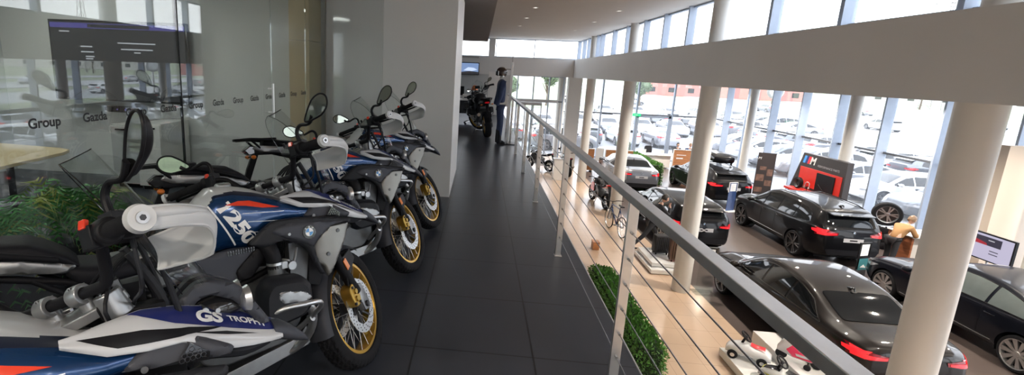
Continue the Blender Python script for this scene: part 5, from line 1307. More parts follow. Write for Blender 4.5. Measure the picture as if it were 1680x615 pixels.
hedge_box('long artificial green hedge on the beige floor beside the gallery', 2.93, 4.25, LZ, 3.36, 7.45, -2.35, 15000, .055)
hedge_box('low green hedge box between the silver coupe and the far desks', 8.75, 20.9, LZ, 9.25, 24.8, -2.35, 5000, .07, 5)
# ferns behind the glass
def ferns():
    t = thing('fern_planter', 'planter of dense green artificial ferns behind the glass partition', 'plant', (-2.25, -.9, 0)); r_ = random.Random(11)
    g = G('black_plastic'); g.box((-.2, -2.6, .0), (.2, 1.25, .60)); g.build('planter_box', t, bevel=.01)
    vs, fs, mt = [], [], []
    for i in range(420):
        y = -2.6 + 3.85*r_.random(); x = r_.uniform(-.12, .14); top = .72 + r_.uniform(-.06, .12) - .25*max(0, (y - .95)/.3); base = Vector((x, y, top - .08))
        a = r_.uniform(-1.2, 1.2) if r_.random() < .75 else r_.uniform(0, 6.3); d = Vector((math.cos(a), math.sin(a), 0)); ln = r_.uniform(.28, .50); up = r_.uniform(.12, .34); drop = r_.uniform(.15, .75)
        P = []
        for k in range(17):
            s_ = k/16; q = base + d*ln*s_*(.25 + .4*s_ if drop > .4 else .75) + Vector((0, 0, up*math.sin(min(1, s_*1.5)*PI*.6) - drop*s_*s_)); q.x = min(q.x, .46); P.append(q)
        m_ = 2 if r_.random() < .28 and top > .75 else 1
        for k in range(1, 16):
            s_ = k/16; t_ = (P[k+1] - P[k-1]).normalized(); w = t_.cross(Vector((0, 0, 1))); w = w.normalized() if w.length > .05 else Vector((0, 1, 0)); L_ = .075*math.sin(PI*(s_*.85 + .12))*(1.25 if m_ == 2 else 1)
            for q in (-1, 1):
                tip = P[k] + (w*q + t_*.55).normalized()*L_ + Vector((0, 0, -.012)); o = len(vs); vs += [P[k] - t_*.006, P[k] + t_*.008, tip + t_*.002, tip - t_*.002]; fs.append((o, o+1, o+2, o+3)); mt.append(m_)
    g = G(); g.ml = ['bark', 'leaf_fern', 'leaf_light']; g.v = vs; g.f = fs; g.fm = mt; o = g.build('fern_fronds', t, norm=False, weld=False, sharp=0); o['kind'] = 'stuff'
ferns()

# ---------------------------------------------------------------- office behind the glass
def table():
    t = thing('meeting_table', 'pale wooden meeting table behind the ferns', 'table', (-4.6, .35, 0))
    g = G('wood_pale'); g.prism(smooth_poly([(-1.0, -2.6), (.85, -2.6), (.95, .2), (.80, 1.45), (-.4, 1.55), (-1.0, 1.3)], .15), .715, .745, 'z'); g.build('tabletop', t, bevel=.004)
    for x in (-.6, .5):
        for y in (-2.0, 1.0): g = G('dark_metal'); g.cyl((x, y, 0), (x, y, .714), .03, n=16); g.cyl((x, y, 0), (x, y, .012), .06, n=16); g.build('leg', t)
table()
t = thing('conference_screen', 'large wall screen showing a dark call window with a violet top bar', 'screen', (-4.53, 3.46, 0), .045)
g = G('black_gloss'); g.box((-.95, -.03, 1.10), (.95, .03, 2.16)); g.build('housing', t, bevel=.006)
em('scr_bg', (.020, .020, .024), 1.); em('scr_violet', (.12, .10, .42), .55); em('scr_text', (.55, .55, .6), .7)
g = G('scr_bg'); g.box((-.925, -.0315, 1.125), (.925, -.031, 2.135)); g.m('scr_violet'); g.box((-.925, -.0325, 2.055), (.925, -.032, 2.12)); g.m('scr_bg'); g.box((-.4, -.0335, 2.065), (.45, -.033, 2.11))
put_text(g, 'ABCDEF', (-.38, -.0345, 2.08), (1, 0, 0), (0, 0, 1), .03, 'scr_text')if False else None
g.m('scr_text')
for x, z, w_ in ((.0, 1.87, .52), (.04, 1.79, .44), (.22, 1.75, .09), (-.52, 1.81, .16), (-.52, 1.74, .18), (-.46, 1.68, .12), (-.46, 1.65, .10), (-.80, 2.00, .14)): g.box((x, -.0335, z), (x + w_, -.033, z + .016))
g.build('display', t)
g = G('black_plastic'); g.tube([(0, .03, 1.6), (0, .20, 1.6)], .05, n=10, sm=1); g.build('wall_bracket', t)
t = thing('conference_camera', 'slim camera bar under the large screen', 'camera', (-4.5, 3.40, 0)); g = G('black_plastic'); g.box((-.25, -.04, .96), (.25, .04, 1.04)); g.box((-.03, .03, .98), (.03, .264, 1.02)); g.build('bar', t, bevel=.01); g = G('scr_violet'); g.ball((-.06, -.045, 1.0), .012, 8, 6); g.ball((.06, -.045, 1.0), .012, 8, 6); g.build('indicator_light', t)
def cabinet(x0, x1, y0, y1, h, lab, mat='white_matt'):
    t = thing('cabinet', lab, 'cabinet', ((x0+x1)/2, y1, 0)); w = (x1-x0)/2; g = G(mat); g.box((-w, y0-y1, .06), (w, 0, h)); g.m('black_plastic'); g.box((-w+.02, y0-y1+.03, 0), (w-.02, 0, .06)); g.build('carcass', t, bevel=.003)
    g = G(mat); g.box((-w+.003, y0-y1-.02, .065), (w-.003, y0-y1-.001, h-.02)); d_ = g.build('door', t, bevel=.002); g = G('black_plastic'); g.box((-w*.6, y0-y1-.035, h-.07), (w*.6, y0-y1-.02, h-.05)); g.build('handle', d_)
cabinet(-4.42, -4.04, 3.05, 3.6, .84, 'grey low cabinet at the back of the glass office', 'wall_grey'); cabinet(-4.03, -3.70, 3.0, 3.6, .88, 'white low cabinet at the back of the glass office, right of the grey one')
t = thing('wardrobe', 'tall cream wardrobe front at the end of the glass office', 'wardrobe', (-2.05, 3.60, 0)); g = G('cream'); g.box((.0, -.45, 0), (.255, .0, 1.98)); g.build('lower_door', t, bevel=.003); g = G('cream'); g.box((.0, -.45, 1.985), (.255, 0, 2.8)); g.build('upper_door', t, bevel=.003)
def office_chair(name, loc, rz, lab, base='silver'):
    t = thing(name, lab, 'chair', loc, rz)
    g = G('cloth_black'); g.box((-.24, -.24, .44), (.24, .24, .52)); g.build('seat', t, bevel=.03, seg=3)
    g = G('cloth_black'); g.prism(smooth_poly([(-.22, .56), (.22, .56), (.24, .80), (.20, 1.06), (-.20, 1.06), (-.24, .80)], .25), -.28, -.23); g.build('backrest', t, bevel=.015)
    g = G(base); g.cyl((0, 0, .10), (0, 0, .43), .025, n=14)
    for k in range(5):
        a = 2*PI*k/5; g.tube([(0, 0, .12), (.15*math.cos(a), .15*math.sin(a), .10), (.29*math.cos(a), .29*math.sin(a), .07)], [.022, .018, .013], n=8)
    g.tube([(0, -.2, .46), (0, -.29, .5), (0, -.27, .7)], .018, n=8); g.build('base', t)
    for k in range(5):
        a = 2*PI*k/5; g = G('black_plastic'); g.cyl((.29*math.cos(a) - .02*math.sin(a), .29*math.sin(a) + .02*math.cos(a), .03), (.29*math.cos(a) + .02*math.sin(a), .29*math.sin(a) - .02*math.cos(a), .03), .03, n=14); g.build('castor', t)
    for s in (-1, 1): g = G('black_plastic'); g.tube([(s*.25, .0, .48), (s*.29, 0, .56), (s*.28, 0, .68), (s*.28, .12, .69), (s*.28, -.1, .69)], .014, n=8, sm=2); g.build('armrest', t)
    return t

# ---------------------------------------------------------------- far end of the gallery
t = thing('desk', 'white office desk with a dark front panel at the end of the gallery', 'desk', (-.7, 14.2, 0)); g = G('white_matt'); g.box((-.95, -.38, .72), (.95, .38, .75)); g.build('desktop', t, bevel=.003)
g = G('cloth_black'); g.box((-.9, -.36, .28), (.93, -.34, .715)); g.build('modesty_panel', t)
for x in (-.9, .9): g = G('white_matt'); g.box((x - .025, -.3, 0), (x + .025, .3, .719)); g.build('leg', t)
t = thing('printer', 'small white printer on the gallery desk', 'printer', (-.05, 14.08, .751)); g = G('white_matt'); g.box((-.22, -.18, 0), (.22, .18, .17)); g.build('case', t, bevel=.015); g = G('black_plastic'); g.box((-.17, -.19, .05), (.17, -.181, .09)); g.build('paper_slot', t)
for x, l in ((-1.05, 'black monitor on the gallery desk, left of the printer'), (-.5, 'black monitor beside the small white printer')):
    t = thing('monitor', l, 'monitor', (x, 14.35, .751)); g = G('black_plastic'); g.box((-.26, -.015, .12), (.26, .015, .43)); g.build('screen', t, bevel=.006); g = G('black_plastic'); g.cyl((0, 0.02, 0.01), (0, .02, .2), .02, n=10); g.cyl((0, .02, 0), (0, .02, .012), .1, n=20); g.build('stand', t)
office_chair('office_chair', (.12, 13.1, 0), 2.6, 'black office chair with a silver star base before the gallery desk')
t = thing('desk_lamp', 'orange dome lamp on the gallery desk', 'lamp', (.12, 14.46, .751)); g = G('orange_paint') if 'orange_paint' in MATS else None
pm('orange_paint', (.62, .16, .03), .4, coat=.3)
g = G('orange_paint'); g.lathe([(.12, .30), (.11, .38), (.07, .46), (0, .49)], n=24); g.build('shade', t); g = G('dark_metal'); g.cyl((0, 0, 0), (0, 0, .45), .008, n=8); g.cyl((0, 0, 0), (0, 0, .015), .08, n=18); g.build('stem', t)
t = thing('wall_screen', 'screen showing a dark car picture on the far gallery wall', 'screen', (-.30, 23.945, 0)); g = G('black_gloss'); g.box((-.50, -.03, 1.52), (.50, .03, 2.18)); g.build('housing', t, bevel=.006)
em('scr_sky', (.16, .24, .42), .9); em('scr_light', (.5, .6, .8), .9); g = G('scr_sky'); g.box((-.46, -.032, 1.56), (.46, -.031, 2.14)); g.m('scr_light'); g.prism([(-.35, 1.75), (.1, 1.72), (.40, 1.80), (.2, 1.9), (-.1, 1.92)], -.034, -.0335); g.m('scr_bg'); g.prism([(-.46, 1.56), (.46, 1.56), (.46, 1.68), (0, 1.72), (-.46, 1.66)], -.034, -.0336); g.build('display', t)
t = thing('air_vent', 'slim grey air grille on the far gallery wall', 'vent', (-.3, 23.965, 0))
g = G('steel_dark'); g.box((-.45, -.01, 2.42), (.45, .005, 2.50)); g.build('frame', t)
g = G('silver')
for k in range(4): g.box((-.43, -.016, 2.43 + .016*k), (.43, -.011, 2.436 + .016*k))
g.build('louvre', t)
t = thing('partition_panel', 'white free-standing panel behind the parked black motorcycle', 'panel', (.85, 17.2, 0)); g = G('white_matt'); g.box((-.22, -.02, 0), (.22, .02, 1.72)); g.build('panel', t, bevel=.003); g = G('steel'); g.box((-.25, -.2, 0), (.25, .2, .01)); g.build('foot', t)
# black adventure motorcycle seen from behind
mb = copy_tree(bike); mb.location = (.46, 10.85, 0); mb.rotation_euler = (-.12, 0, math.radians(99)); mb['label'] = 'black motorcycle seen from behind at the end of the gallery'; del mb['group']
repaint(mb, {'moto_blue': 'moto_black', 'moto_white': 'moto_dark', 'guard_white': 'moto_dark', 'wing_silver': 'moto_dark', 'moto_red': 'moto_dark', 'decal_blue': 'moto_dark', 'red_lens': 'tail_red'})
# clothes stand, helmet and riding suit
t = thing('clothes_stand', 'tall white clothes stand with a dark flat foot beside the railing', 'stand', (1.04, 9.05, 0)); g = G('dark_metal'); g.box((-.24, -.18, 0), (.20, .18, .02)); g.build('foot', t, bevel=.003)
g = G('white_gloss'); g.box((-.03, -.03, .02), (.03, .03, 1.95)); g.build('post', t, bevel=.006); g = G('steel_dark'); g.cyl((0, 0, 1.95), (0, 0, 2.22), .008, n=8); g.tube([(0, 0, 1.78), (-.12, 0, 1.78), (-.26, 0, 1.76)], .010, n=8, sm=1); g.build('arm', t)
t = thing('helmet', 'dark brown open-face helmet on top of the clothes stand', 'helmet', (.80, 9.05, 1.70))
pm('helmet_brown', (.045, .028, .022), .25, coat=.7)
g = G('helmet_brown')
def hm(u, v):
    a = PI*.72*u; b = 2*PI*v; p = Vector((math.sin(a)*math.cos(b)*.135, math.sin(a)*math.sin(b)*.115, math.cos(a)*.13 - .0))
    return p
g.grid(hm, 16, 28, cv=True); g.grid(lambda u, v: hm(u, v)*.93, 16, 28, cv=True); g.build('shell', t); g = G('black_gloss'); g.grid(lambda u, v: Vector((-.14*math.cos((v-.5)*2.2), .12*math.sin((v-.5)*2.2), .03 - .10*u)), 6, 16); g.build('visor', t)
Jk = dict(ch=(0, 0, 1.42, .12, .16), be=(0, 0, 1.05, .11, .15), we=(0, 0, .98, .10, .14), ls=(0, .18, 1.46, .07), le=(-.04, .26, 1.15, .055), lw=(-.10, .24, .92, .045), rs=(0, -.18, 1.46, .07), re=(-.05, -.26, 1.15, .055), rw=(-.12, -.22, .92, .045), nk=(0, 0, 1.56, .075))
t = thing('riding_suit', 'dark blue motorcycle suit hanging on the clothes stand', 'suit', (.82, 9.0, 0.), .12)
skin_mesh('jacket', Jk, [('ch', 'be'), ('be', 'we'), ('ch', 'ls'), ('ls', 'le'), ('le', 'lw'), ('ch', 'rs'), ('rs', 're'), ('re', 'rw'), ('ch', 'nk')], t, 'cloth_navy')
Tk = dict(w=(0, 0, .98, .10, .13), l1=(0, .09, .85, .085), l2=(.02, .10, .50, .065), l3=(0, .10, .14, .06), r1=(0, -.09, .85, .085), r2=(.02, -.10, .50, .065), r3=(0, -.10, .14, .06))
skin_mesh('trousers', Tk, [('w', 'l1'), ('l1', 'l2'), ('l2', 'l3'), ('w', 'r1'), ('r1', 'r2'), ('r2', 'r3')], t, 'cloth_navy')
g = G('cloth_white'); g.tube([(0, .05, 1.60), (.03, .0, 1.62), (0, -.05, 1.60), (-.04, 0, 1.58)], .022, n=8, closed=True, sm=4); g.build('collar', t)
for s in (-1, 1): g = G('black_plastic'); g.lathe([(0, 0), (.055, 0), (.06, .05), (.055, .30), (.05, .32)], (0, s*.10, 0.021), n=18); g.ball((.07, s*.10, .035), (.09, .045, .035), 12, 8); g.build('boot', t)
# ---------------------------------------------------------------- ground floor furniture and displays
def plinth(lab, loc, tiers, mat='white_gloss'):
    t = thing('display_plinth', lab, 'plinth', loc); z = 0
    for (a, b, h) in tiers:
        g = G(mat); g.box((a[0], a[1], z + .02), (b[0], b[1], z + h)); g.m('steel_dark'); g.box((a[0] + .03, a[1] + .03, z), (b[0] - .03, b[1] - .03, z + .02)); g.build('tier', t, bevel=.006); z += h if len(tiers[0]) == 3 else 0
    return t
plinth('low white two-step plinth carrying the suitcases', (5.5, 10.3, LZ), [((-.47, -.68, 0), (.47, .7, 0), .13), ((-.40, -.5, 0), (.47, .7, 0), .12)])
t = thing('display_plinth', 'low white stepped plinth carrying the children\'s ride-on cars', 'plinth', (5.68, 5.45, LZ))
g = G('white_gloss'); g.box((-.65, -1.4, .02), (.15, .5, .16)); g.build('tier', t, bevel=.006)
g = G('white_gloss'); g.box((.151, -1.4, .02), (.62, .95, .32)); g.build('tier', t, bevel=.006)
def suitcase(x, y, h, mat, lab, rz=0.):
    t = thing('suitcase', lab, 'suitcase', (x, y, LZ + .25), rz)
    g = G(mat); g.box((-.20, -.12, .05), (.20, .12, h)); g.build('shell', t, bevel=.035, seg=3)
    g = G('black_gloss')
    for k in range(7): g.box((-.16 + .05*k, -.124, .10), (-.145 + .05*k, .124, h - .05))
    g.build('ribs', t)
    for sx in (-1, 1):
        for sy in (-1, 1): g = G('rubber'); g.cyl((sx*.15 - .012, sy*.08, .026), (sx*.15 + .012, sy*.08, .026), .026, n=14); g.m('dark_metal'); g.cyl((sx*.15, sy*.08, .04), (sx*.15, sy*.08, .06), .012, n=8); g.build('castor', t)
    g = G('silver'); g.tube([(-.09, .09, h), (-.09, .09, h + .16), (.09, .09, h + .16), (.09, .09, h)], .009, n=8, sm=1); g.build('pull_handle', t)
suitcase(5.55, 10.55, .55, 'cloth_black', 'black cabin suitcase on the white plinth, the smaller of two', .1)
suitcase(5.80, 10.05, .68, 'leather_brown', 'dark brown suitcase on the white plinth, the larger of two', -.05)
def price_stand(x, y, lab, frame, sheet, rz=0., h=1.15, low='clear_glass', base='clear_glass'):
    t = thing('price_stand', lab, 'stand', (x, y, LZ), rz)
    g = G(base); g.box((-.24, -.18, 0), (.24, .18, .02)); g.build('base', t, bevel=.003)
    g = G(low); g.box((-.19, -.008, .021), (.19, .008, h)); g.build('panel', t, bevel=.002)
    g = G(frame); g.box((-.20, -.016, h - .38), (-.185, .016, h + .02)); g.box((.185, -.016, h - .38), (.20, .016, h + .02)); g.box((-.20, -.016, h), (.20, .016, h + .02)); g.build('frame', t)
    g = G(sheet); g.box((-.13, -.012, h - .34), (.13, -.009, h - .03)); g.m('plate_grey')
    for k in range(7): g.box((-.10, -.0125, h - .10 - .03*k), (.10 - .05*(k % 3), -.012, h - .092 - .03*k))
    g.build('price_sheet', t)
    return t
price_stand(5.93, 8.68, 'clear acrylic price stand with a paper sheet beside the front column', 'steel_dark', 'paper')
price_stand(10.5, 10.25, 'black price stand with a white sheet over a teal picture, beside the dark blue saloon', 'black_plastic', 'paper', .35, 1.05, 'black_gloss', 'black_plastic')
t = price_stand(10.40, 16.75, 'price stand with a white sheet above a blue panel behind the black estate', 'white_matt', 'paper', .35, 1.15, 'paint_blue', 'white_matt')
price_stand(6.55, 18.1, 'white price stand behind the silver coupe, next to a round column', 'white_matt', 'paper', .2, 1.1)
pm('teal', (.05, .22, .25), .4)
t = thing('poster', 'small teal picture on the black price stand', 'picture', (10.5, 10.24, LZ + .28), .35); g = G('teal'); g.box((-.15, -.022, .05), (.15, -.0165, .36)); g.build('picture', t); g = G('paper'); g.prism([(-.1, .12), (.12, .10), (.02, .2)], -.0225, -.0222); g.build('picture_motif', t)
# wooden screens, hedge desk area
def wood_screen(x0, x1, y, h, lab, mat='wood_orange', edge=True, lines=False):
    t = thing('wooden_screen', lab, 'screen wall', ((x0+x1)/2, y, LZ)); w = (x1-x0)/2; g = G(mat); g.box((-w, -.04, .04), (w, .04, h)); g.build('board', t, bevel=.004)
    g = G('white_matt'); g.box((-w - .02, -.05, 0), (-w - .001, .05, h + .02)); g.box((-w, -.05, h + .001), (w, .05, h + .02)); g.build('edge_strip', t)
    if lines:
        for x0, w_, z0, h_ in ((-w + .15, .5, h - .30, .035), (-w + .15, .35, h - .5, .07)): put = G('paper'); put.box((x0, -.043, z0), (x0 + w_, -.0405, z0 + h_)); put.build('white_line', t)
wood_screen(6.25, 6.60, 23.5, 1.2, 'narrow wooden screen board at the far end, left of the gap'); wood_screen(7.2, 8.6, 23.5, 1.2, 'wide orange wooden screen board at the far end behind the silver coupe')
wood_screen(11.1, 12.6, 24.6, 1.25, 'orange wooden screen with white lettering before the seated people', lines=True)
t = thing('notice_board', 'white notice sheet standing between two wooden screens', 'sign', (6.9, 23.55, LZ)); g = G('paper'); g.box((-.2, -.01, .55), (.2, .01, 1.25)); g.build('sheet', t); g = G('steel'); g.cyl((0, .02, 0), (0, .02, .9), .012, n=8); g.box((-.15, -.1, 0), (.15, .14, .012)); g.build('stand', t)
t = thing('reception_counter', 'white reception counter in front of the far glass doors', 'counter', (10.4, 25.9, LZ)); g = G('white_matt'); g.box((-.9, -.35, .04), (.95, .35, .72)); g.build('body', t, bevel=.01); g = G('white_gloss'); g.box((-1.0, -.42, .721), (1.05, .42, .76)); g.build('top', t, bevel=.005)
for i, (x, l) in enumerate(((9.9, 'left of two glass brochure holders on the white counter'), (10.9, 'right of two glass brochure holders on the white counter'))):
    t = thing('brochure_holder', l, 'holder', (x, 25.7, LZ + .761)); g = G('clear_glass'); g.box((-.13, -.04, 0), (.13, .04, .02)); g.prism([(-.04, .02), (.04, .02), (.0, .30), (-.02, .30)], -.12, .12, 'x'); g.build('holder', t); g = G('paper'); g.box((-.10, -.02, .021), (.10, -.005, .27)); g.build('brochure', t)
office_chair('office_chair', (8.6, 26.2, LZ), .3, 'black office chair left of the white reception counter'); office_chair('office_chair', (10.6, 26.9, LZ), PI, 'black office chair behind the white reception counter')
# banner and the red accessory display
t = thing('banner', 'dark upright banner with blurred pictures near the long window wall', 'banner', (13.05, 19.55, LZ), -.25)
pm('banner_dark', (.030, .024, .024), .5); pm('banner_pic', (.14, .08, .06), .5, vary=.5, scale=5)
g = G('banner_dark'); g.box((-.34, -.006, .06), (.34, .006, 2.02)); g.m('banner_pic')
for x, z, w_, h_ in ((-.3, .25, .3, .22), (.05, .55, .25, .25), (-.3, .75, .3, .3), (.08, 1.0, .22, .3), (-.2, 1.25, .25, .16)): g.box((x, -.0075, z), (x + w_, -.0065, z + h_))
put_text(g, 'M', (-.33, -.008, 1.72), (1, 0, 0), (0, 0, 1), .16, 'paper', shear=.2); g.build('sheet', t, norm=False); g = G('steel'); g.box((-.36, -.1, 0), (.36, .1, .06)); g.build('cassette', t, bevel=.01)
t = thing('accessory_display', 'red and black accessory display with a striped emblem by the window wall', 'display', (13.55, 16.75, LZ))
g = G('banner_dark'); g.prism([(-1.28, 0), (1.95, 0), (1.12, 2.35), (-1.25, 2.35)], -.10, .12, 'x'); g.build('back_panel', t, bevel=.01)
pm('m_blue', (.05, .30, .75), .4); pm('m_dark', (.01, .02, .15), .4); pm('m_red', (.75, .02, .03), .4)
g = G('m_blue'); X_ = -.1015
for k, m_ in enumerate(('m_blue', 'm_dark', 'm_red')): g.m(m_); y0 = 1.1 - .13*k; g.add([(X_, y0, 1.95), (X_, y0 - .13, 1.95), (X_, y0 - .22, 2.25), (X_, y0 - .09, 2.25)], [(0, 1, 2, 3)])
put_text(g, 'M', (X_, .70, 1.96), (0, -1, 0), (0, 0, 1), .40, 'paper', bold=.012, shear=.25); put_text(g, 'PERFORMANCE PARTS', (X_, .22, 1.93), (0, -1, 0), (0, 0, 1), .115, 'plate_grey'); g.build('emblem', t, norm=False)
g = G('red'); g.box((-.12, -1.15, 1.05), (-.101, 1.15, 1.80)); g.box((-.62, -.2, .86), (-.121, 1.15, .95)); g.box((-.42, -1.1, .5), (-.121, -.3, .58)); g.build('red_shelf', t, bevel=.006)
g = G('black_plastic'); g.box((-.16, -.85, .80), (-.121, .1, 1.72)); g.m('steel_dark'); g.tube([(-.17, -.7, 1.0), (-.18, -.4, 1.12), (-.18, -.1, 1.3)], .012, n=6); g.build('black_inset', t, bevel=.006)
g = G('black_plastic'); g.tube([(-.55, .9, 0), (-.55, .9, .86)], .03, n=10, sm=1); g.tube([(-.55, -.05, 0), (-.55, -.05, .86)], .03, n=10, sm=1); g.build('support', t)
t = thing('wheel', 'small wheel standing on the red shelf', 'wheel', (13.2, 17.5, LZ + .951), H); ty, rm = wheel_geo(.345, 'multi'); k_ = Matrix.Translation((0, 0, .22)) @ Matrix.Scale(.62, 4)
clone(ty).xf(k_).build('tyre', t); clone(rm).xf(k_).build('rim', t)
t = thing('headphones_stand', 'black goods on a small stand beside the wheel on the red shelf', 'stand', (13.2, 16.95, LZ + .951)); g = G('black_plastic'); g.cyl((0, 0, 0), (0, 0, .02), .09, n=20); g.cyl((0, 0, .02), (0, 0, .2), .012, n=8); g.build('foot', t); g = G('silver'); g.tube([(-.02, -.13, .16), (0, -.11, .30), (0, 0, .36), (0, .11, .30), (-.02, .13, .16)], .014, n=8); g.ball((-.02, -.13, .14), (.04, .025, .05), 10, 8); g.ball((-.02, .13, .14), (.04, .025, .05), 10, 8); g.build('headband', t)
# tyres
for k in range(3):
    t = thing('tyre', ('lowest black tyre of the stack', 'middle black tyre of the stack', 'topmost lying black tyre of the stack')[k] + ' by the wooden desk', 'tyre', (13.45, 13.45, LZ + .24*k + .001)); g = clone(wheel_geo(.375, 'black')[0]); g.xf(Matrix.Translation((0, 0, .118)) @ Matrix.Rotation(H, 4, 'X') @ Matrix.Scale(1.02, 4)); g.build('tyre_ring', t); g = clone(wheel_geo(.375, 'black')[1]); g.xf(Matrix.Translation((0, 0, .118)) @ Matrix.Rotation(-H, 4, 'X')); g.build('rim', t)
t = thing('wheel', 'wheel with silver spokes standing upright on the tyre stack', 'wheel', (13.40, 13.42, LZ + .722), -.55); ty, rm = wheel_geo(.375, 'thick'); clone(ty).xf(Matrix.Translation((0, 0, .375))).build('tyre', t); clone(rm).xf(Matrix.Translation((0, 0, .375))).build('rim', t)
# wooden desk with the leaning person
t = thing('consulting_desk', 'reddish wooden standing desk with a white top and white front panel', 'desk', (12.95, 11.72, LZ)); g = G('wood_red'); g.box((-.42, -.35, 0), (-.37, .45, .955)); g.box((-.37, .40, 0), (.55, .45, .955)); g.build('side_board', t, bevel=.003); g = G('white_matt'); g.box((-.30, -.22, .03), (.55, -.19, .955)); g.build('front_panel', t); g = G('white_gloss'); g.box((-.46, -.42, .956), (.62, .47, .99)); g.build('top', t, bevel=.004)
t = thing('papers', 'open white papers under the hands of the leaning person', 'papers', (12.78, 11.58, LZ + .991), .3); g = G('paper'); g.box((-.16, -.11, 0), (.0, .11, .006)); g.box((.005, -.11, 0), (.165, .11, .004)); g.build('sheets', t)
office_chair('office_chair', (13.35, 10.95, LZ), 2., 'black office chair beside the standing desk, left of the large monitor')
t = thing('low_table', 'low glass-topped white table under the large showroom monitor', 'table', (12.75, 9.55, LZ)); g = G('white_gloss'); g.box((-.35, -.9, .68), (.35, .65, .71)); g.build('tabletop', t, bevel=.004)
for x in (-.3, .3):
    for y in (-.8, .58): g = G('steel'); g.cyl((x, y, 0), (x, y, .679), .02, n=12); g.build('leg', t)
t = thing('showroom_monitor', 'large monitor on a thin steel stand facing the cars at the right edge', 'monitor', (12.62, 9.52, LZ))
g = G('black_plastic'); g.box((-.03, -.56, 1.04), (.03, .56, 1.70)); g.build('housing', t, bevel=.006)
em('scr_pale', (.50, .47, .62), .75); em('scr_red', (.45, .02, .04), .6); em('scr_dark', (.03, .03, .06), .6)
g = G('scr_pale'); g.box((-.0325, -.53, 1.07), (-.031, .53, 1.67)); g.m('scr_dark'); g.box((-.0335, -.28, 1.42), (-.033, .32, 1.62)); g.m('scr_red'); g.prism([(.32, 1.42), (.32, 1.52), (.05, 1.47), (.02, 1.42)], -.0345, -.0336, 'x'); g.m('scr_dark')
for k in range(2): g.box((-.0335, -.25, 1.30 - .07*k), (-.033, -.05, 1.32 - .07*k))
g.m('scr_text'); g.box((-.0345, -.12, 1.54), (-.0338, .02, 1.56)); g.build('display', t)
g = G('steel'); g.cyl((.04, 0, .72), (.04, 0, 1.3), .022, n=12); g.box((-.1, -.2, .712), (.2, .2, .724)); g.build('stand', t)
t = thing('window_blind', 'pale pinkish patterned fabric panel behind the large showroom monitor', 'blind', (13.9, 11.5, LZ)); pm('blind', (.42, .33, .33), .8, vary=.25, scale=9); g = G('blind'); g.grid(lambda u, v: Vector((.03*math.sin(u*25), -.5 + u*1.0, .03 + .95*v)), 40, 4); g.build('fabric', t, norm=False); g = G('steel'); g.cyl((0, -.52, .99), (0, .52, .99), .012, n=8); g.cyl((0, -.5, 0), (0, -.5, .99), .010, n=8); g.cyl((0, .5, 0), (0, .5, .99), .010, n=8); g.build('frame', t)
# small wooden box at the gallery edge
t = thing('wooden_box', 'tiny orange wooden box on the beige floor by the hedge', 'box', (3.98, 11.25, LZ)); g = G('wood_orange'); g.box((-.09, -.12, 0), (.09, .12, .22)); g.build('box', t, bevel=.005); g = G('wood_orange'); g.box((-.10, -.13, .2201), (.10, .13, .24)); g.build('lid', t, bevel=.003)

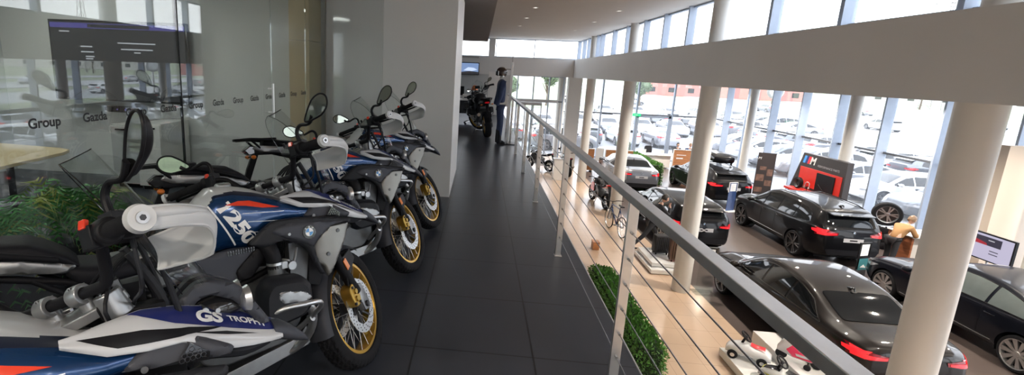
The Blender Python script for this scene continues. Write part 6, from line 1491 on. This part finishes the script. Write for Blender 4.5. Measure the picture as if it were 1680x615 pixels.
# ---------------------------------------------------------------- children's ride-ons
def ride_on(loc, rz, lab, kind):
    t = thing('ride_on_car', lab, 'toy car', loc, rz); b = 'toy_white'
    g = G(b)
    def f(u, v):
        x = -.34 + .68*u; w = .15*(1 - .35*abs(u*2 - 1)**3); zt = interp(x, [(-.34, .20), (-.26, .27), (-.10, .27), (.0, .30), (.12, .29), (.30, .23), (.34, .15)])[0]; a = v*2*PI; c_, s_ = math.cos(a), math.sin(a)
        return Vector((x, w*math.copysign(abs(c_)**.6, c_), (.08 + zt)/2 + (zt - .08)/2*math.copysign(abs(s_)**.7, s_)))
    g.grid(f, 24, 24, cv=True); g.add([f(0, j/24) for j in range(24)], [tuple(range(24))]); g.add([f(1, j/24) for j in range(24)], [tuple(range(24))]); bb = g.bvh(); o = g.build('body', t, sharp=50)
    up = lambda x, y: ((x, y, 1), (0, 0, -1))
    g = G(); decal(g, [[(-.24, -.09), (-.02, -.07), (-.02, .07), (-.24, .09)]], bb, up, off=.012, step=.03, mat='toy_red' if kind == 0 else 'black_plastic'); g.build('seat', t, norm=False, weld=False)
    if kind:
        for s in (-1, 1):
            g = G(); decal(g, [[(-.30, .14), (.28, .12), (.30, .16), (-.28, .20)]], bb, lambda x, z: ((x, s, z), (0, -s, 0)), off=.004, step=.03, mat='paint_toyblue'); decal(g, [[(-.28, .205), (.26, .165), (.26, .18), (-.28, .225)]], bb, lambda x, z: ((x, s, z), (0, -s, 0)), off=.004, step=.03, mat='toy_yellow'); g.build('side_stripe', t, norm=False, weld=False)
        g = G(); decal(g, [[(.05, -.10), (.28, -.07), (.28, .07), (.05, .10)]], bb, up, off=.004, step=.03, mat='black_gloss'); decal(g, [[(.28, -.07), (.30, -.07), (.30, .07), (.28, .07)]], bb, up, off=.006, step=.03, mat='toy_yellow'); g.build('bonnet_stripe', t, norm=False, weld=False)
    else:
        g = G(); decal(g, [smooth_poly([(-.05, .10), (.0, .10), (.0, .14), (-.05, .14)], .2), smooth_poly([(.05, .10), (.0, .10), (.0, .14), (.05, .14)][::-1], .2)], bb, lambda y, z: ((1, y, z), (-1, 0, 0)), off=.004, step=.02, mat='black_gloss'); g.build('grille', t, norm=False, weld=False)
    for x in (-.22, .22):
        for s in (-1, 1): g = G('rubber'); g.lathe([(.0, -.025), (.03, -.028), (.075, -.022), (.082, 0), (.075, .022), (.03, .028), (0, .025)], (x, s*.145, .082), 'y', n=22); g.m('silver'); g.lathe([(0, s*.029), (.035, s*.029)], (x, s*.145, .082), 'y', n=16); g.build('wheel', t)
    g = G('black_plastic'); c = Vector((.06, 0, .42)); M = Matrix.Translation(c) @ Matrix.Rotation(-.75, 4, 'Y'); k = len(g.v)
    g.tube([(.10*math.cos(a), .10*math.sin(a), 0) for a in [2*PI*i/20 for i in range(20)]], .014, n=8, closed=True, sm=1)
    for a in (0, 2.1, 4.2): g.tube([(0, 0, -.01), (.095*math.cos(a), .095*math.sin(a), 0)], .010, n=6, sm=1)
    g.ball((0, 0, -.005), (.032, .032, .02), 10, 6); g.xf(M, k); g.build('steering_wheel', t); g = G('black_plastic'); g.tube([(.06, 0, .42), (.12, 0, .25)], .020, n=8, sm=1); g.build('steering_column', t)
pm('toy_white', (.70, .71, .72), .25, coat=.5); pm('toy_red', (.70, .03, .04), .3, coat=.4); pm('paint_toyblue', (.02, .06, .35), .3, coat=.4); pm('toy_yellow', (.70, .68, .05), .35); pm('toy_pink', (.75, .03, .10), .3, coat=.4)
ride_on((5.34, 5.62, LZ + .16), 2.6, 'white ride-on toy car with a red seat on the lower step of the plinth', 0)
ride_on((5.50, 4.86, LZ + .16), 2.3, 'ride-on toy police car, white with blue and yellow stripes', 1)
t = thing('ride_on_scooter', 'red and white ride-on toy motorcycle on the upper step of the plinth', 'toy motorcycle', (6.02, 5.35, LZ + .32), 2.5)
g = G('toy_white')
def f(u, v):
    x = -.33 + .66*u; zt = interp(x, [(-.33, .24), (-.2, .27), (-.05, .25), (.08, .34), (.16, .42), (.25, .40), (.33, .22)])[0]; zb = interp(x, [(-.33, .19), (-.15, .09), (.1, .09), (.33, .14)])[0]; a = v*2*PI; c_, s_ = math.cos(a), math.sin(a); w = .075*(1 - .5*abs(u*2 - 1)**3)
    return Vector((x, w*math.copysign(abs(c_)**.7, c_), (zb+zt)/2 + (zt-zb)/2*math.copysign(abs(s_)**.7, s_)))
g.grid(f, 26, 22, cv=True); g.add([f(0, j/22) for j in range(22)], [tuple(range(22))]); g.add([f(1, j/22) for j in range(22)], [tuple(range(22))]); bb = g.bvh(); g.build('body', t, sharp=50)
for s in (-1, 1): g = G(); decal(g, [[(-.22, .13), (.10, .12), (.20, .22), (.12, .33), (.02, .24), (-.20, .235)]], bb, lambda x, z: ((x, s, z), (0, -s, 0)), off=.004, step=.025, mat='toy_pink'); decal(g, [[(-.14, .16), (.05, .16), (.07, .20), (-.12, .20)]], bb, lambda x, z: ((x, s, z), (0, -s, 0)), off=.007, step=.03, mat='toy_white'); g.build('side_panel', t, norm=False, weld=False)
for x, r_ in ((-.23, .085), (.26, .085)): g = G('rubber'); g.lathe([(0, -.03), (.05, -.03), (r_ - .01, -.024), (r_, 0), (r_ - .01, .024), (.05, .03), (0, .03)], (x, 0, r_), 'y', n=24); g.m('silver'); g.lathe([(0, -.031), (.045, -.031)], (x, 0, r_), 'y', n=16); g.build('wheel', t)
g = G('toy_pink'); g.tube([(.17, -.16, .47), (.14, -.05, .44), (.14, .05, .44), (.17, .16, .47)], .013, n=8); g.build('handlebar', t)
for s in (-1, 1): g = G('toy_pink'); g.cyl((.165, s*.13, .463), (.185, s*.21, .475), .019, n=12); g.build('grip', t)
g = G('black_plastic'); g.cyl((-.12, -.16, .05), (-.12, .16, .05), .012, n=8)
for s in (-1, 1): g.cyl((-.12, s*.14, .05), (-.12, s*.17, .05), .05, n=16)
g.build('stabiliser', t)

# ---------------------------------------------------------------- motorcycles and bicycle on the ground floor
def roadster(label, loc, rz, paint, accent, big=False):
    t = thing('motorcycle', label, 'motorcycle', loc, rz); I = Matrix()
    for nm, x, w in (('front', .70, .12), ('rear', -.70, .17)):
        g = G(); tyre(g, .315, w, .22, 90, False); g.xf(Matrix.Translation((x, 0, .315))); ty = g.build(nm + '_tyre', t); g = G('rim_black'); k = len(g.v); g.lathe([(.222, -.05), (.20, -.03), (.20, .03), (.222, .05)], axis='y', n=40)
        for i in range(5):
            for d_ in (-.12, .12): a = 2*PI*i/5; g.tube([(.04*math.cos(a), 0, .04*math.sin(a)), (.205*math.cos(a + d_), 0, .205*math.sin(a + d_))], .014, n=6, sm=1)
        g.cyl((0, -.05, 0), (0, .05, 0), .05, n=18); g.xf(Matrix.Translation((x, 0, .315)), k); g.build('rim', ty)
        for s in (-1, 1): g = G('silver'); g.lathe([(.09, s*.062), (.145, s*.062)], (x, 0, .315), 'y', n=36); g.build('brake_disc', t)
    for s in (-1, 1): g = G('silver'); g.cyl((.70, s*.09, .315), (.42, s*.09, .92), .024, n=14); g.m('black_plastic'); g.cyl((.70, s*.09, .315), (.60, s*.09, .53), .03, n=14); g.build('fork_leg', t)
    g = G(paint)
    def f(u, v):
        x = -.16 + .56*u; zt = interp(x, [(-.16, .86), (0, .98), (.15, 1.02), (.30, .98), (.40, .88)])[0]; w = interp(x, [(-.16, .07), (.05, .15), (.25, .17), (.40, .10)])[0]; a = v*2*PI; c_, s_ = math.cos(a), math.sin(a)
        return Vector((x, w*math.copysign(abs(c_)**.7, c_), (zt + .78)/2 + (zt - .78)/2*math.copysign(abs(s_)**.7, s_)))
    g.grid(f, 20, 22, cv=True); g.add([f(0, j/22) for j in range(22)], [tuple(range(22))]); g.add([f(1, j/22) for j in range(22)], [tuple(range(22))]); g.build('fuel_tank', t, sharp=60)
    g = G('seat_vinyl'); g.prism(smooth_poly([(-.70, .98), (-.45, .86), (-.12, .84), (-.12, .79), (-.45, .78), (-.74, .90)], .2), -.12, .12); g.build('seat', t, bevel=.03, seg=3)
    g = G(accent); g.prism(smooth_poly([(-.85, 1.0), (-.50, .86), (-.30, .76), (-.60, .80), (-.86, .93)], .15), -.10, .10); g.build('tail_cover', t, bevel=.02); g = G('red_lens'); g.box((-.865, -.05, .94), (-.85, .05, .98)); g.build('tail_light', t, bevel=.003)
    g = G('moto_black'); g.prism([(-.86, .93), (-.80, .90), (-.92, .68), (-.98, .56), (-1.0, .57), (-.93, .74)], -.05, .05); g.build('plate_holder', t, bevel=.004)
    g = G('alu_dark'); g.prism(smooth_poly([(-.22, .40), (-.12, .30), (.28, .30), (.38, .48), (.30, .72), (-.05, .78), (-.24, .62)], .2), -.16, .16)
    for s in (-1, 1): g.cyl((.0, s*.14, .44), (.0, s*.2, .44), .10, n=24)
    for k in range(5): g.prism(smooth_poly([(.10, .60), (.33, .50), (.36, .72), (.12, .76)], .1), -.19 + .09*k, -.17 + .09*k)
    g.build('engine', t, bevel=.01)
    g = G(accent); g.prism(smooth_poly([(.12, .52), (.45, .42), (.50, .68), (.36, .86), (.16, .84)], .2), -.20, -.17); g.build('side_fairing', t, bevel=.008); g = G(accent); g.prism(smooth_poly([(.12, .52), (.45, .42), (.50, .68), (.36, .86), (.16, .84)], .2), .17, .20); g.build('side_fairing', t, bevel=.008)
    g = G('silver'); g.tube([(.34, -.12, .56), (.42, -.10, .38), (.2, -.06, .24), (-.2, -.12, .26), (-.35, -.18, .34)], .024, n=10); g.m('steel_dark'); g.tube([(-.35, -.18, .34), (-.50, -.20, .42), (-.80, -.20, .56)], [.035, .055, .055], n=14); g.build('exhaust', t)
    g = G('moto_black'); g.tube([(.42, 0, .95), (.30, .05, .80), (-.05, .13, .66), (-.18, .11, .42)], .02, n=8); g.tube([(.42, 0, .95), (.30, -.05, .80), (-.05, -.13, .66), (-.18, -.11, .42)], .02, n=8); g.tube([(-.15, .09, .42), (-.70, .11, .315)], [.04, .03], n=8, sm=1); g.tube([(-.15, -.09, .42), (-.70, -.11, .315)], [.04, .03], n=8, sm=1); g.build('frame', t)
    g = G('moto_black'); g.tube([(.30, -.38, 1.06), (.38, -.2, 1.05), (.42, -.06, .98), (.42, .06, .98), (.38, .2, 1.05), (.30, .38, 1.06)], .013, n=8); g.build('handlebar', t)
    for s in (-1, 1):
        g = G('rubber'); g.cyl((.30, s*.38, 1.06), (.345, s*.26, 1.056), .019, n=12); g.build('grip', t)
        g = G('black_plastic'); g.tube([(.36, s*.22, 1.06), (.37, s*.28, 1.18), (.34, s*.33, 1.26)], .007, n=6); g.ball((.33, s*.35, 1.27), (.02, .07, .045), 12, 8); g.build('mirror', t)
    g = G('black_gloss'); g.ball((.55, 0, .88), (.09, .09, .10), 20, 12); hl = g.build('headlight', t); g = G('lamp_clear'); g.ball((.585, 0, .88), (.075, .078, .085), 16, 10); g.build('lens', hl)
    g = G(paint); g.lathe([(.325, -.07), (.345, -.05), (.35, 0), (.345, .05), (.325, .07)], (.70, 0, .315), 'y', n=30, a0=.5, a1=2.4); g.build('front_mudguard', t, norm=False)
    g = G('dark_metal'); g.tube([(-.05, .12, .30), (-.10, .22, .12), (-.12, .25, .01)], .011, n=8, sm=1); g.build('side_stand', t)
    return t
roadster('red and black sporty motorcycle on the beige floor behind the bicycle', (5.30, 16.5, LZ), 1.72, 'moto_black', 'moto_red')
roadster('black motorcycle parked by the entrance, its front wheel towards the glass', (3.7, 23.1, LZ), 2.3, 'black_gloss', 'moto_dark')
roadster('dark motorcycle between the white display box and the round column', (4.95, 22.2, LZ), 1.62, 'black_gloss', 'moto_black')
t = thing('display_box', 'tall white display box with a grey tray in front of the entrance motorcycles', 'box', (4.3, 20.75, LZ)); g = G('white_gloss'); g.box((-.22, -.18, 0), (.22, .18, 1.02)); g.build('column', t, bevel=.008); g = G('steel'); g.box((-.24, -.2, 1.021), (.24, .2, 1.05)); g.build('tray', t, bevel=.004)
t = thing('bicycle', 'dark blue bicycle leaning near a round column on the beige floor', 'bicycle', (4.98, 12.95, LZ), 1.70)
for nm, x in (('front_wheel', .52), ('rear_wheel', -.52)):
    g = G('rubber'); g.lathe([(.335, 0), (.327, .018), (.31, .0), (.327, -.018)], (x, 0, .336), 'y', n=48, closed=True); wt = g.build(nm, t); g = G('silver'); g.lathe([(.312, .008), (.30, .008), (.30, -.008), (.312, -.008)], (x, 0, .336), 'y', n=48, closed=True)
    for i in range(24): a = 2*PI*i/24; g.cyl((x + .02*math.cos(a + 1), .02*(-1)**i, .336 + .02*math.sin(a + 1)), (x + .302*math.cos(a), 0, .336 + .302*math.sin(a)), .0018, n=4, cap=False)
    g.cyl((x, -.04, .336), (x, .04, .336), .02, n=12); g.build('rim', wt)
g = G('paint_blue'); P_ = dict(bb=(-.08, 0, .30), hd=(.38, 0, .86), st=(-.24, 0, .86), hb=(.41, 0, .74), rx=(-.52, .05, .336), rx2=(-.52, -.05, .336))
for a, b, r_ in (('bb', 'hb', .021), ('hd', 'st', .019), ('bb', 'st', .018), ('bb', 'rx', .011), ('bb', 'rx2', .011), ('st', 'rx', .009), ('st', 'rx2', .009), ('hd', 'hb', .022)): g.cyl(P_[a], P_[b], r_, n=10)
g.build('frame', t)
g = G('black_plastic')
for s in (-1, 1): g.tube([(.40, s*.03, .76), (.44, s*.05, .62), (.52, s*.055, .336)], .012, n=8)
g.build('fork', t); g = G('black_plastic'); g.tube([(.33, -.33, .98), (.36, -.15, .98), (.37, 0, .95), (.36, .15, .98), (.33, .33, .98)], .012, n=8); g.cyl((.38, 0, .86), (.37, 0, .96), .014, n=8); g.build('handlebar', t)
g = G('seat_vinyl'); g.prism(smooth_poly([(-.42, -.07), (-.42, .07), (-.25, .03), (-.12, .015), (-.12, -.015), (-.25, -.03)], .2), .955, .99, 'z'); g.cyl((-.24, 0, .84), (-.26, 0, .955), .013, n=8); g.build('saddle', t, bevel=.008)
g = G('dark_metal'); g.lathe([(0, -.05), (.09, -.05), (.09, -.045), (0, -.045)], (-.08, 0, .30), 'y', n=24); g.cyl((-.08, -.05, .30), (.08, -.08, .26), .009, n=6); g.cyl((-.08, .05, .30), (-.24, .08, .34), .009, n=6); g.box((.04, -.17, .25), (.12, -.08, .27)); g.box((-.28, .08, .33), (-.20, .17, .35)); g.build('crankset', t)

# ---------------------------------------------------------------- outdoors
GZ = LZ - .12
pm('asphalt', (.30, .30, .30), .85, vary=.10, scale=.25); pm('grass', (.24, .27, .16), .95, vary=.25, scale=.15); pm('road', (.42, .42, .41), .9, vary=.06, scale=.2); pm('kerb', (.55, .54, .52), .9); pm('line_white', (.7, .7, .7), .8); pm('roof_red', (.42, .16, .13), .8); pm('wall_far_pale', (.55, .53, .50), .85); pm('tree_green', (.12, .17, .09), .9, vary=.4, scale=1.2)
def slab(name, mat, a, b, z, kind=True): g = G(mat); g.box((a[0], a[1], z - .1), (b[0], b[1], z)); o = g.build(name); struct(o) if kind else None; return o
slab('car_park', 'asphalt', (14.62, -60), (36, 74), GZ); slab('car_park', 'asphalt', (-40, 28.62), (14.60, 74), GZ)
slab('ground', 'grass', (-600, -300), (700, 900), GZ - .12)
slab('verge', 'grass', (36.31, -60), (44, 82), GZ + .05); slab('verge', 'grass', (-60, 74.01), (36, 82), GZ + .05)
slab('road', 'road', (44.01, -300), (58, 400), GZ - .01); slab('road', 'road', (66, -300), (80, 400), GZ - .01); slab('road', 'road', (-300, 88), (44, 100), GZ - .02); slab('road', 'road', (92, -300), (101, 400), GZ - .01)
for x in (36.005, ): slab('kerb', 'kerb', (x, -60), (x + .3, 74), GZ + .12)
g = G('line_white')
for x in (16.9, 23.4, 30.0):
    for k in range(22): y = 4 + 2.75*k; g.box((x, y - .05, GZ), (x + 5, y + .05, GZ + .008))
struct(g.build('parking_lines'))
pm('steelwhite', (.6, .6, .6), .5)
protos = {}
def far_car(kind, paint, x, y, rz, label, z=GZ):
    k = kind
    if k not in protos:
        o = make_car(kind, 'paint_white', 'five', far=True); protos[k] = o; new = o
    else: new = copy_tree(protos[k])
    if paint != 'paint_white': repaint(new, {'paint_white': paint})
    return put(new, x, y, rz, label, z, 'cars parked outside')
ORD = ['leftmost', 'second from the left', 'third from the left', 'fourth from the left', 'fifth from the left', 'sixth from the left', 'seventh from the left', 'eighth from the left', 'ninth from the left', 'tenth from the left']
names = dict(paint_white='white', paint_silver='silver', paint_grey='grey', paint_navy='dark blue', paint_blue='blue', paint_black='black', paint_brown='brown')
w_, s_, gy, nv, bl = 'paint_white', 'paint_silver', 'paint_grey', 'paint_navy', 'paint_blue'
kinds = ['hatch', 'coupe', 'suv', 'wagon']
rows = [('in the row outside nearest the long window wall', 19.6, 34.5, 0, -2.78, PI - .05, [s_, w_, gy, s_, nv, w_, s_, w_], 1),
        ('in the second row outside the long window wall', 26.0, 45.5, 0, -2.75, .05, [w_, s_, w_, gy, w_, s_, w_, w_, gy, w_], 2),
        ('in the third row outside the long window wall', 32.5, 59, 0, -3.1, PI, [gy, w_, s_, w_], 0),
        ('in the first row outside the far glass doors', 14.6, 36.5, -2.9, 0, H, [s_, w_, nv, w_, gy], 1),
        ('in the second row outside the far glass doors', 21.5, 44.5, -3.0, 0, -H, [w_, s_, w_, w_, gy, w_], 2),
        ('in the third row outside the far glass doors', 28, 54, -3.4, 0, H, [w_, gy, w_, bl, s_, w_], 0),
        ('in the last row outside the far glass doors', 34, 65, -4.2, 0, -H, [w_, w_, gy, s_, w_], 3)]
for lab, x, y, dx, dy, rz, cols, k0 in rows:
    n = len(cols)
    for i, p in enumerate(cols):
        kd = kinds[(i*3 + k0) % 4]; j = i if dy else n - 1 - i
        far_car(kd, p, x + dx*i, y + dy*i, rz + .04*((i*7) % 3 - 1), '%s car %s, %s' % (names[p], lab, ORD[j]))
far_car('suv', 'paint_black', 6.3, 31.6, .05, 'large black car parked right outside the far window, left of the doors')
for i, (x, y, p, r_, l) in enumerate(((50, 62, w_, H, 'white car driving on the near carriageway beyond the car park'), (72, 96, nv, H, 'dark blue car driving on the far carriageway, farthest left'), (73, 74, s_, -H, 'silver car driving on the far carriageway'), (53, 92, gy, H, 'grey car driving on the near carriageway behind the white one'), (18, 94, w_, 0, 'white car driving on the cross road beyond the far doors'), (30, 95, nv, 0, 'dark blue car driving on the cross road beyond the far doors'))): far_car(kinds[i % 4], p, x, y, r_, l, GZ)
def building(name, lab, x, y, w, d, h, wall, roof, rz=0., nwin=6, group=None):
    t = thing(name, lab, 'building', (x, y, GZ - .12), rz); g = G(wall); g.box((-w/2, -d/2, 0), (w/2, d/2, h)); g.build('walls', t)
    g = G(roof); g.prism([(-d/2 - .4, h), (d/2 + .4, h), (0, h + d*.22)], -w/2 - .4, w/2 + .4, 'x'); g.build('roof', t)
    for i in range(nwin):
        for z in ((1.2,) if h < 5 else (1.2, 4.2)): u = -w/2 + w*(i + .5)/nwin; g = G('car_glass'); g.box((u - .9, -d/2 - .05, z), (u + .9, -d/2 - .001, z + 1.5)); g.build('window', t)
building('house', 'red-roofed low building far beyond the car park', 78, 168, 46, 16, 6, 'roof_red', 'roof_red', -.2, 8)
building('warehouse', 'pale flat building on the horizon right of the red one', 170, 190, 70, 20, 7, 'wall_far_pale', 'wall_far_pale', -.5, 8)
building('warehouse', 'pale building on the horizon beyond the long window wall', 330, 240, 90, 20, 8, 'wall_far_pale', 'roof_red', -.8, 8)
def tree(lab, x, y, h, seed, low=False):
    t = thing('tree' if not low else 'shrub', lab, 'tree' if not low else 'shrub', (x, y, GZ - .1)); r_ = random.Random(seed)
    if not low: g = G('bark'); g.tube([(0, 0, 0), (.1, 0, h*.25), (0, .1, h*.5)], [.22, .17, .08], n=8); [g.tube([(0, 0, h*.3), (r_.uniform(-1, 1)*h*.12, r_.uniform(-1, 1)*h*.12, h*.55)], [.09, .03], n=6, sm=1) for _ in range(5)]; g.build('trunk', t)
    vs, fs = [], []
    cl_ = [(Vector((r_.uniform(-1, 1), r_.uniform(-1, 1), r_.uniform(-.8, 1)))*h*.16 + Vector((0, 0, h*(.66 if not low else .45))), h*r_.uniform(.13, .20)) for _ in range(9)]
    for c, q in cl_:
        for _ in range(260):
            d = Vector((r_.gauss(0, 1), r_.gauss(0, 1), r_.gauss(0, 1))).normalized(); p = c + d*q*r_.uniform(.75, 1.05); w = d.cross(Vector((r_.random(), r_.random(), r_.random()))).normalized(); s_ = h*.022*r_.uniform(.6, 1.3); v = d.cross(w); o = len(vs); vs += [p - w*s_, p + v*s_, p + w*s_, p - v*s_]; fs.append((o, o+1, o+2, o+3))
    g = G('tree_green'); g.add(vs, fs); g.build('foliage', t, norm=False, weld=False, sharp=0)['kind'] = 'stuff'
for i, (x, y, h, l) in enumerate(((11.5, 80, 7, 'green tree on the verge beyond the far doors'), (5.2, 77, 5, 'small tree on the verge seen through the entrance'), (27, 82, 6, 'green tree on the verge right of the far doors'), (75, 130, 9, 'tree far beyond the crossing roads'), (118, 140, 9, 'tree in the field beyond the far carriageway'))): tree(l, x, y, h, i + 3)
tree('clipped green shrub outside the entrance glass', 2.6, 32.2, 2.2, 31, True); tree('dark green shrub outside the far window left of the doors', 10.2, 30.6, 1.5, 32, True)
def pylon(lab, x, y, h):
    t = thing('power_pylon', lab, 'pylon', (x, y, GZ - .1)); g = G('steel_dark')
    for sx in (-1, 1):
        for sy in (-1, 1): g.tube([(sx*1.6, sy*1.6, 0), (sx*.35, sy*.35, h*.7), (sx*.25, sy*.25, h)], .09, n=5, sm=1)
    for k in range(12):
        z0, z1 = h*k/12, h*(k+1)/12; w0 = 1.6 - 1.3*min(1, k/8.5); w1 = 1.6 - 1.3*min(1, (k+1)/8.5)
        for a, b in (((-1, -1), (1, -1)), ((1, -1), (1, 1)), ((1, 1), (-1, 1)), ((-1, 1), (-1, -1))): g.cyl((a[0]*w0, a[1]*w0, z0), (b[0]*w1, b[1]*w1, z1), .05, n=4, cap=False)
    g.build('lattice', t); 
    for z, w in ((h*.72, 5), (h*.86, 4), (h*.98, 3)): g = G('steel_dark'); g.tube([(-w, 0, z), (0, 0, z + .5), (w, 0, z)], .12, n=5, sm=1); g.tube([(-w, 0, z), (0, 0, z - .6), (w, 0, z)], .08, n=5, sm=1); g.build('crossarm', t)
pylon('lattice power pylon seen through the high strip window', 122, 142, 38)
def lamp_post(lab, x, y, h):
    t = thing('street_lamp', lab, 'street lamp', (x, y, GZ)); g = G('steel'); g.tube([(0, 0, 0), (0, 0, h*.9), (-.4, 0, h), (-1.2, 0, h + .05)], [.09, .06, .05, .04], n=8); g.build('pole', t); g = G('steel_dark'); g.box((-1.7, -.14, h), (-1.1, .14, h + .1)); g.build('lamp_head', t, bevel=.02)
for x, y, l in ((40, 60, 'street lamp on the verge, middle of three'), (40, 36, 'street lamp on the verge, right of three'), (40, 84, 'street lamp on the verge, left of three')): lamp_post(l, x, y, 8)
# round grey and white ring sign on a post outside
t = thing('emblem_sign', 'round grey ring sign on a post outside the long window wall', 'sign', (16.2, 25.4, GZ), -.9)
g = G('steel'); g.cyl((0, .08, 0), (0, .08, 4.6), .07, n=14); g.build('post', t); g = G('steel'); g.lathe([(.27, .0), (.40, .0), (.40, .10), (.27, .10)], (0, 0, 4.72), 'y', n=40); g.build('disc', t)
g = G('paint_white'); g.lathe([(0, .02), (.27, .02), (.27, .08), (0, .08)], (0, 0, 4.72), 'y', n=40); g.build('emblem', t)

# ---------------------------------------------------------------- exit sign
t = thing('exit_sign', 'small green exit sign on the frame of the far glass doors', 'sign', (10.0, 28.1, -.60)); em('sign_green', (.02, .55, .22), 1.2); g = G('sign_green'); g.box((-.24, -.03, 0), (.24, .06, .17)); g.build('housing', t, bevel=.004)
g = G('paper'); g.prism([(-.16, .07), (-.02, .07), (-.02, .04), (.06, .085), (-.02, .13), (-.02, .10), (-.16, .10)], -.0325, -.031); g.build('arrow', t)
# ---------------------------------------------------------------- light and camera
w = bpy.data.worlds.new('overcast'); bpy.context.scene.world = w; w.use_nodes = True
N, L = w.node_tree.nodes, w.node_tree.links; bg = N['Background']
tc = N.new('ShaderNodeTexCoord'); sp = N.new('ShaderNodeSeparateXYZ'); L.new(tc.outputs['Generated'], sp.inputs[0])
no = N.new('ShaderNodeTexNoise'); no.inputs['Scale'].default_value = 2.2; no.inputs['Detail'].default_value = 5; L.new(tc.outputs['Generated'], no.inputs['Vector'])
ma = N.new('ShaderNodeMath'); ma.operation = 'MULTIPLY_ADD'; ma.inputs[1].default_value = .25; ma.inputs[2].default_value = .0; L.new(no.outputs['Fac'], ma.inputs[0])
ad = N.new('ShaderNodeMath'); ad.operation = 'ADD'; L.new(sp.outputs[2], ad.inputs[0]); L.new(ma.outputs[0], ad.inputs[1])
cr = N.new('ShaderNodeValToRGB'); cr.color_ramp.elements[0].color = (.80, .81, .82, 1); cr.color_ramp.elements[0].position = 0
cr.color_ramp.elements[1].color = (.78, .86, 1., 1); cr.color_ramp.elements[1].position = .9
L.new(ad.outputs[0], cr.inputs[0]); L.new(cr.outputs[0], bg.inputs[0]); bg.inputs[1].default_value = 4.2
cam = bpy.data.cameras.new('camera'); co = bpy.data.objects.new('camera', cam); C.objects.link(co); bpy.context.scene.camera = co
f, yaw, pit, rol, cy, cx = 787.5229, -.097111, -.197435, .040589, 272.246, 704.772
d = Vector((math.sin(yaw)*math.cos(pit), math.cos(yaw)*math.cos(pit), math.sin(pit))); r0 = Vector((math.cos(yaw), -math.sin(yaw), 0)); u0 = r0.cross(d)
c_, s_ = math.cos(rol), math.sin(rol); rr = c_*r0 + s_*u0; uu = -s_*r0 + c_*u0
co.matrix_world = Matrix(((rr.x, uu.x, -d.x, .31249), (rr.y, uu.y, -d.y, -2.69848), (rr.z, uu.z, -d.z, 1.69307), (0, 0, 0, 1)))
cam.sensor_fit = 'HORIZONTAL'; cam.sensor_width = 36; cam.lens = 36 * f / 1680; cam.shift_x = (840 - cx) / 1680; cam.shift_y = (cy - 307.5) / 1680
cam.clip_start = .05; cam.clip_end = 1000
sc = bpy.context.scene
sc.view_settings.view_transform = 'Standard'; sc.view_settings.look = 'None'; sc.view_settings.gamma = 1; sc.view_settings.use_curve_mapping = False
sc.view_settings.exposure = .50
sc.cycles.max_bounces = 10; sc.cycles.transparent_max_bounces = 24; sc.cycles.diffuse_bounces = 5; sc.cycles.caustics_reflective = False; sc.cycles.caustics_refractive = False
sc.cycles.sample_clamp_indirect = 6
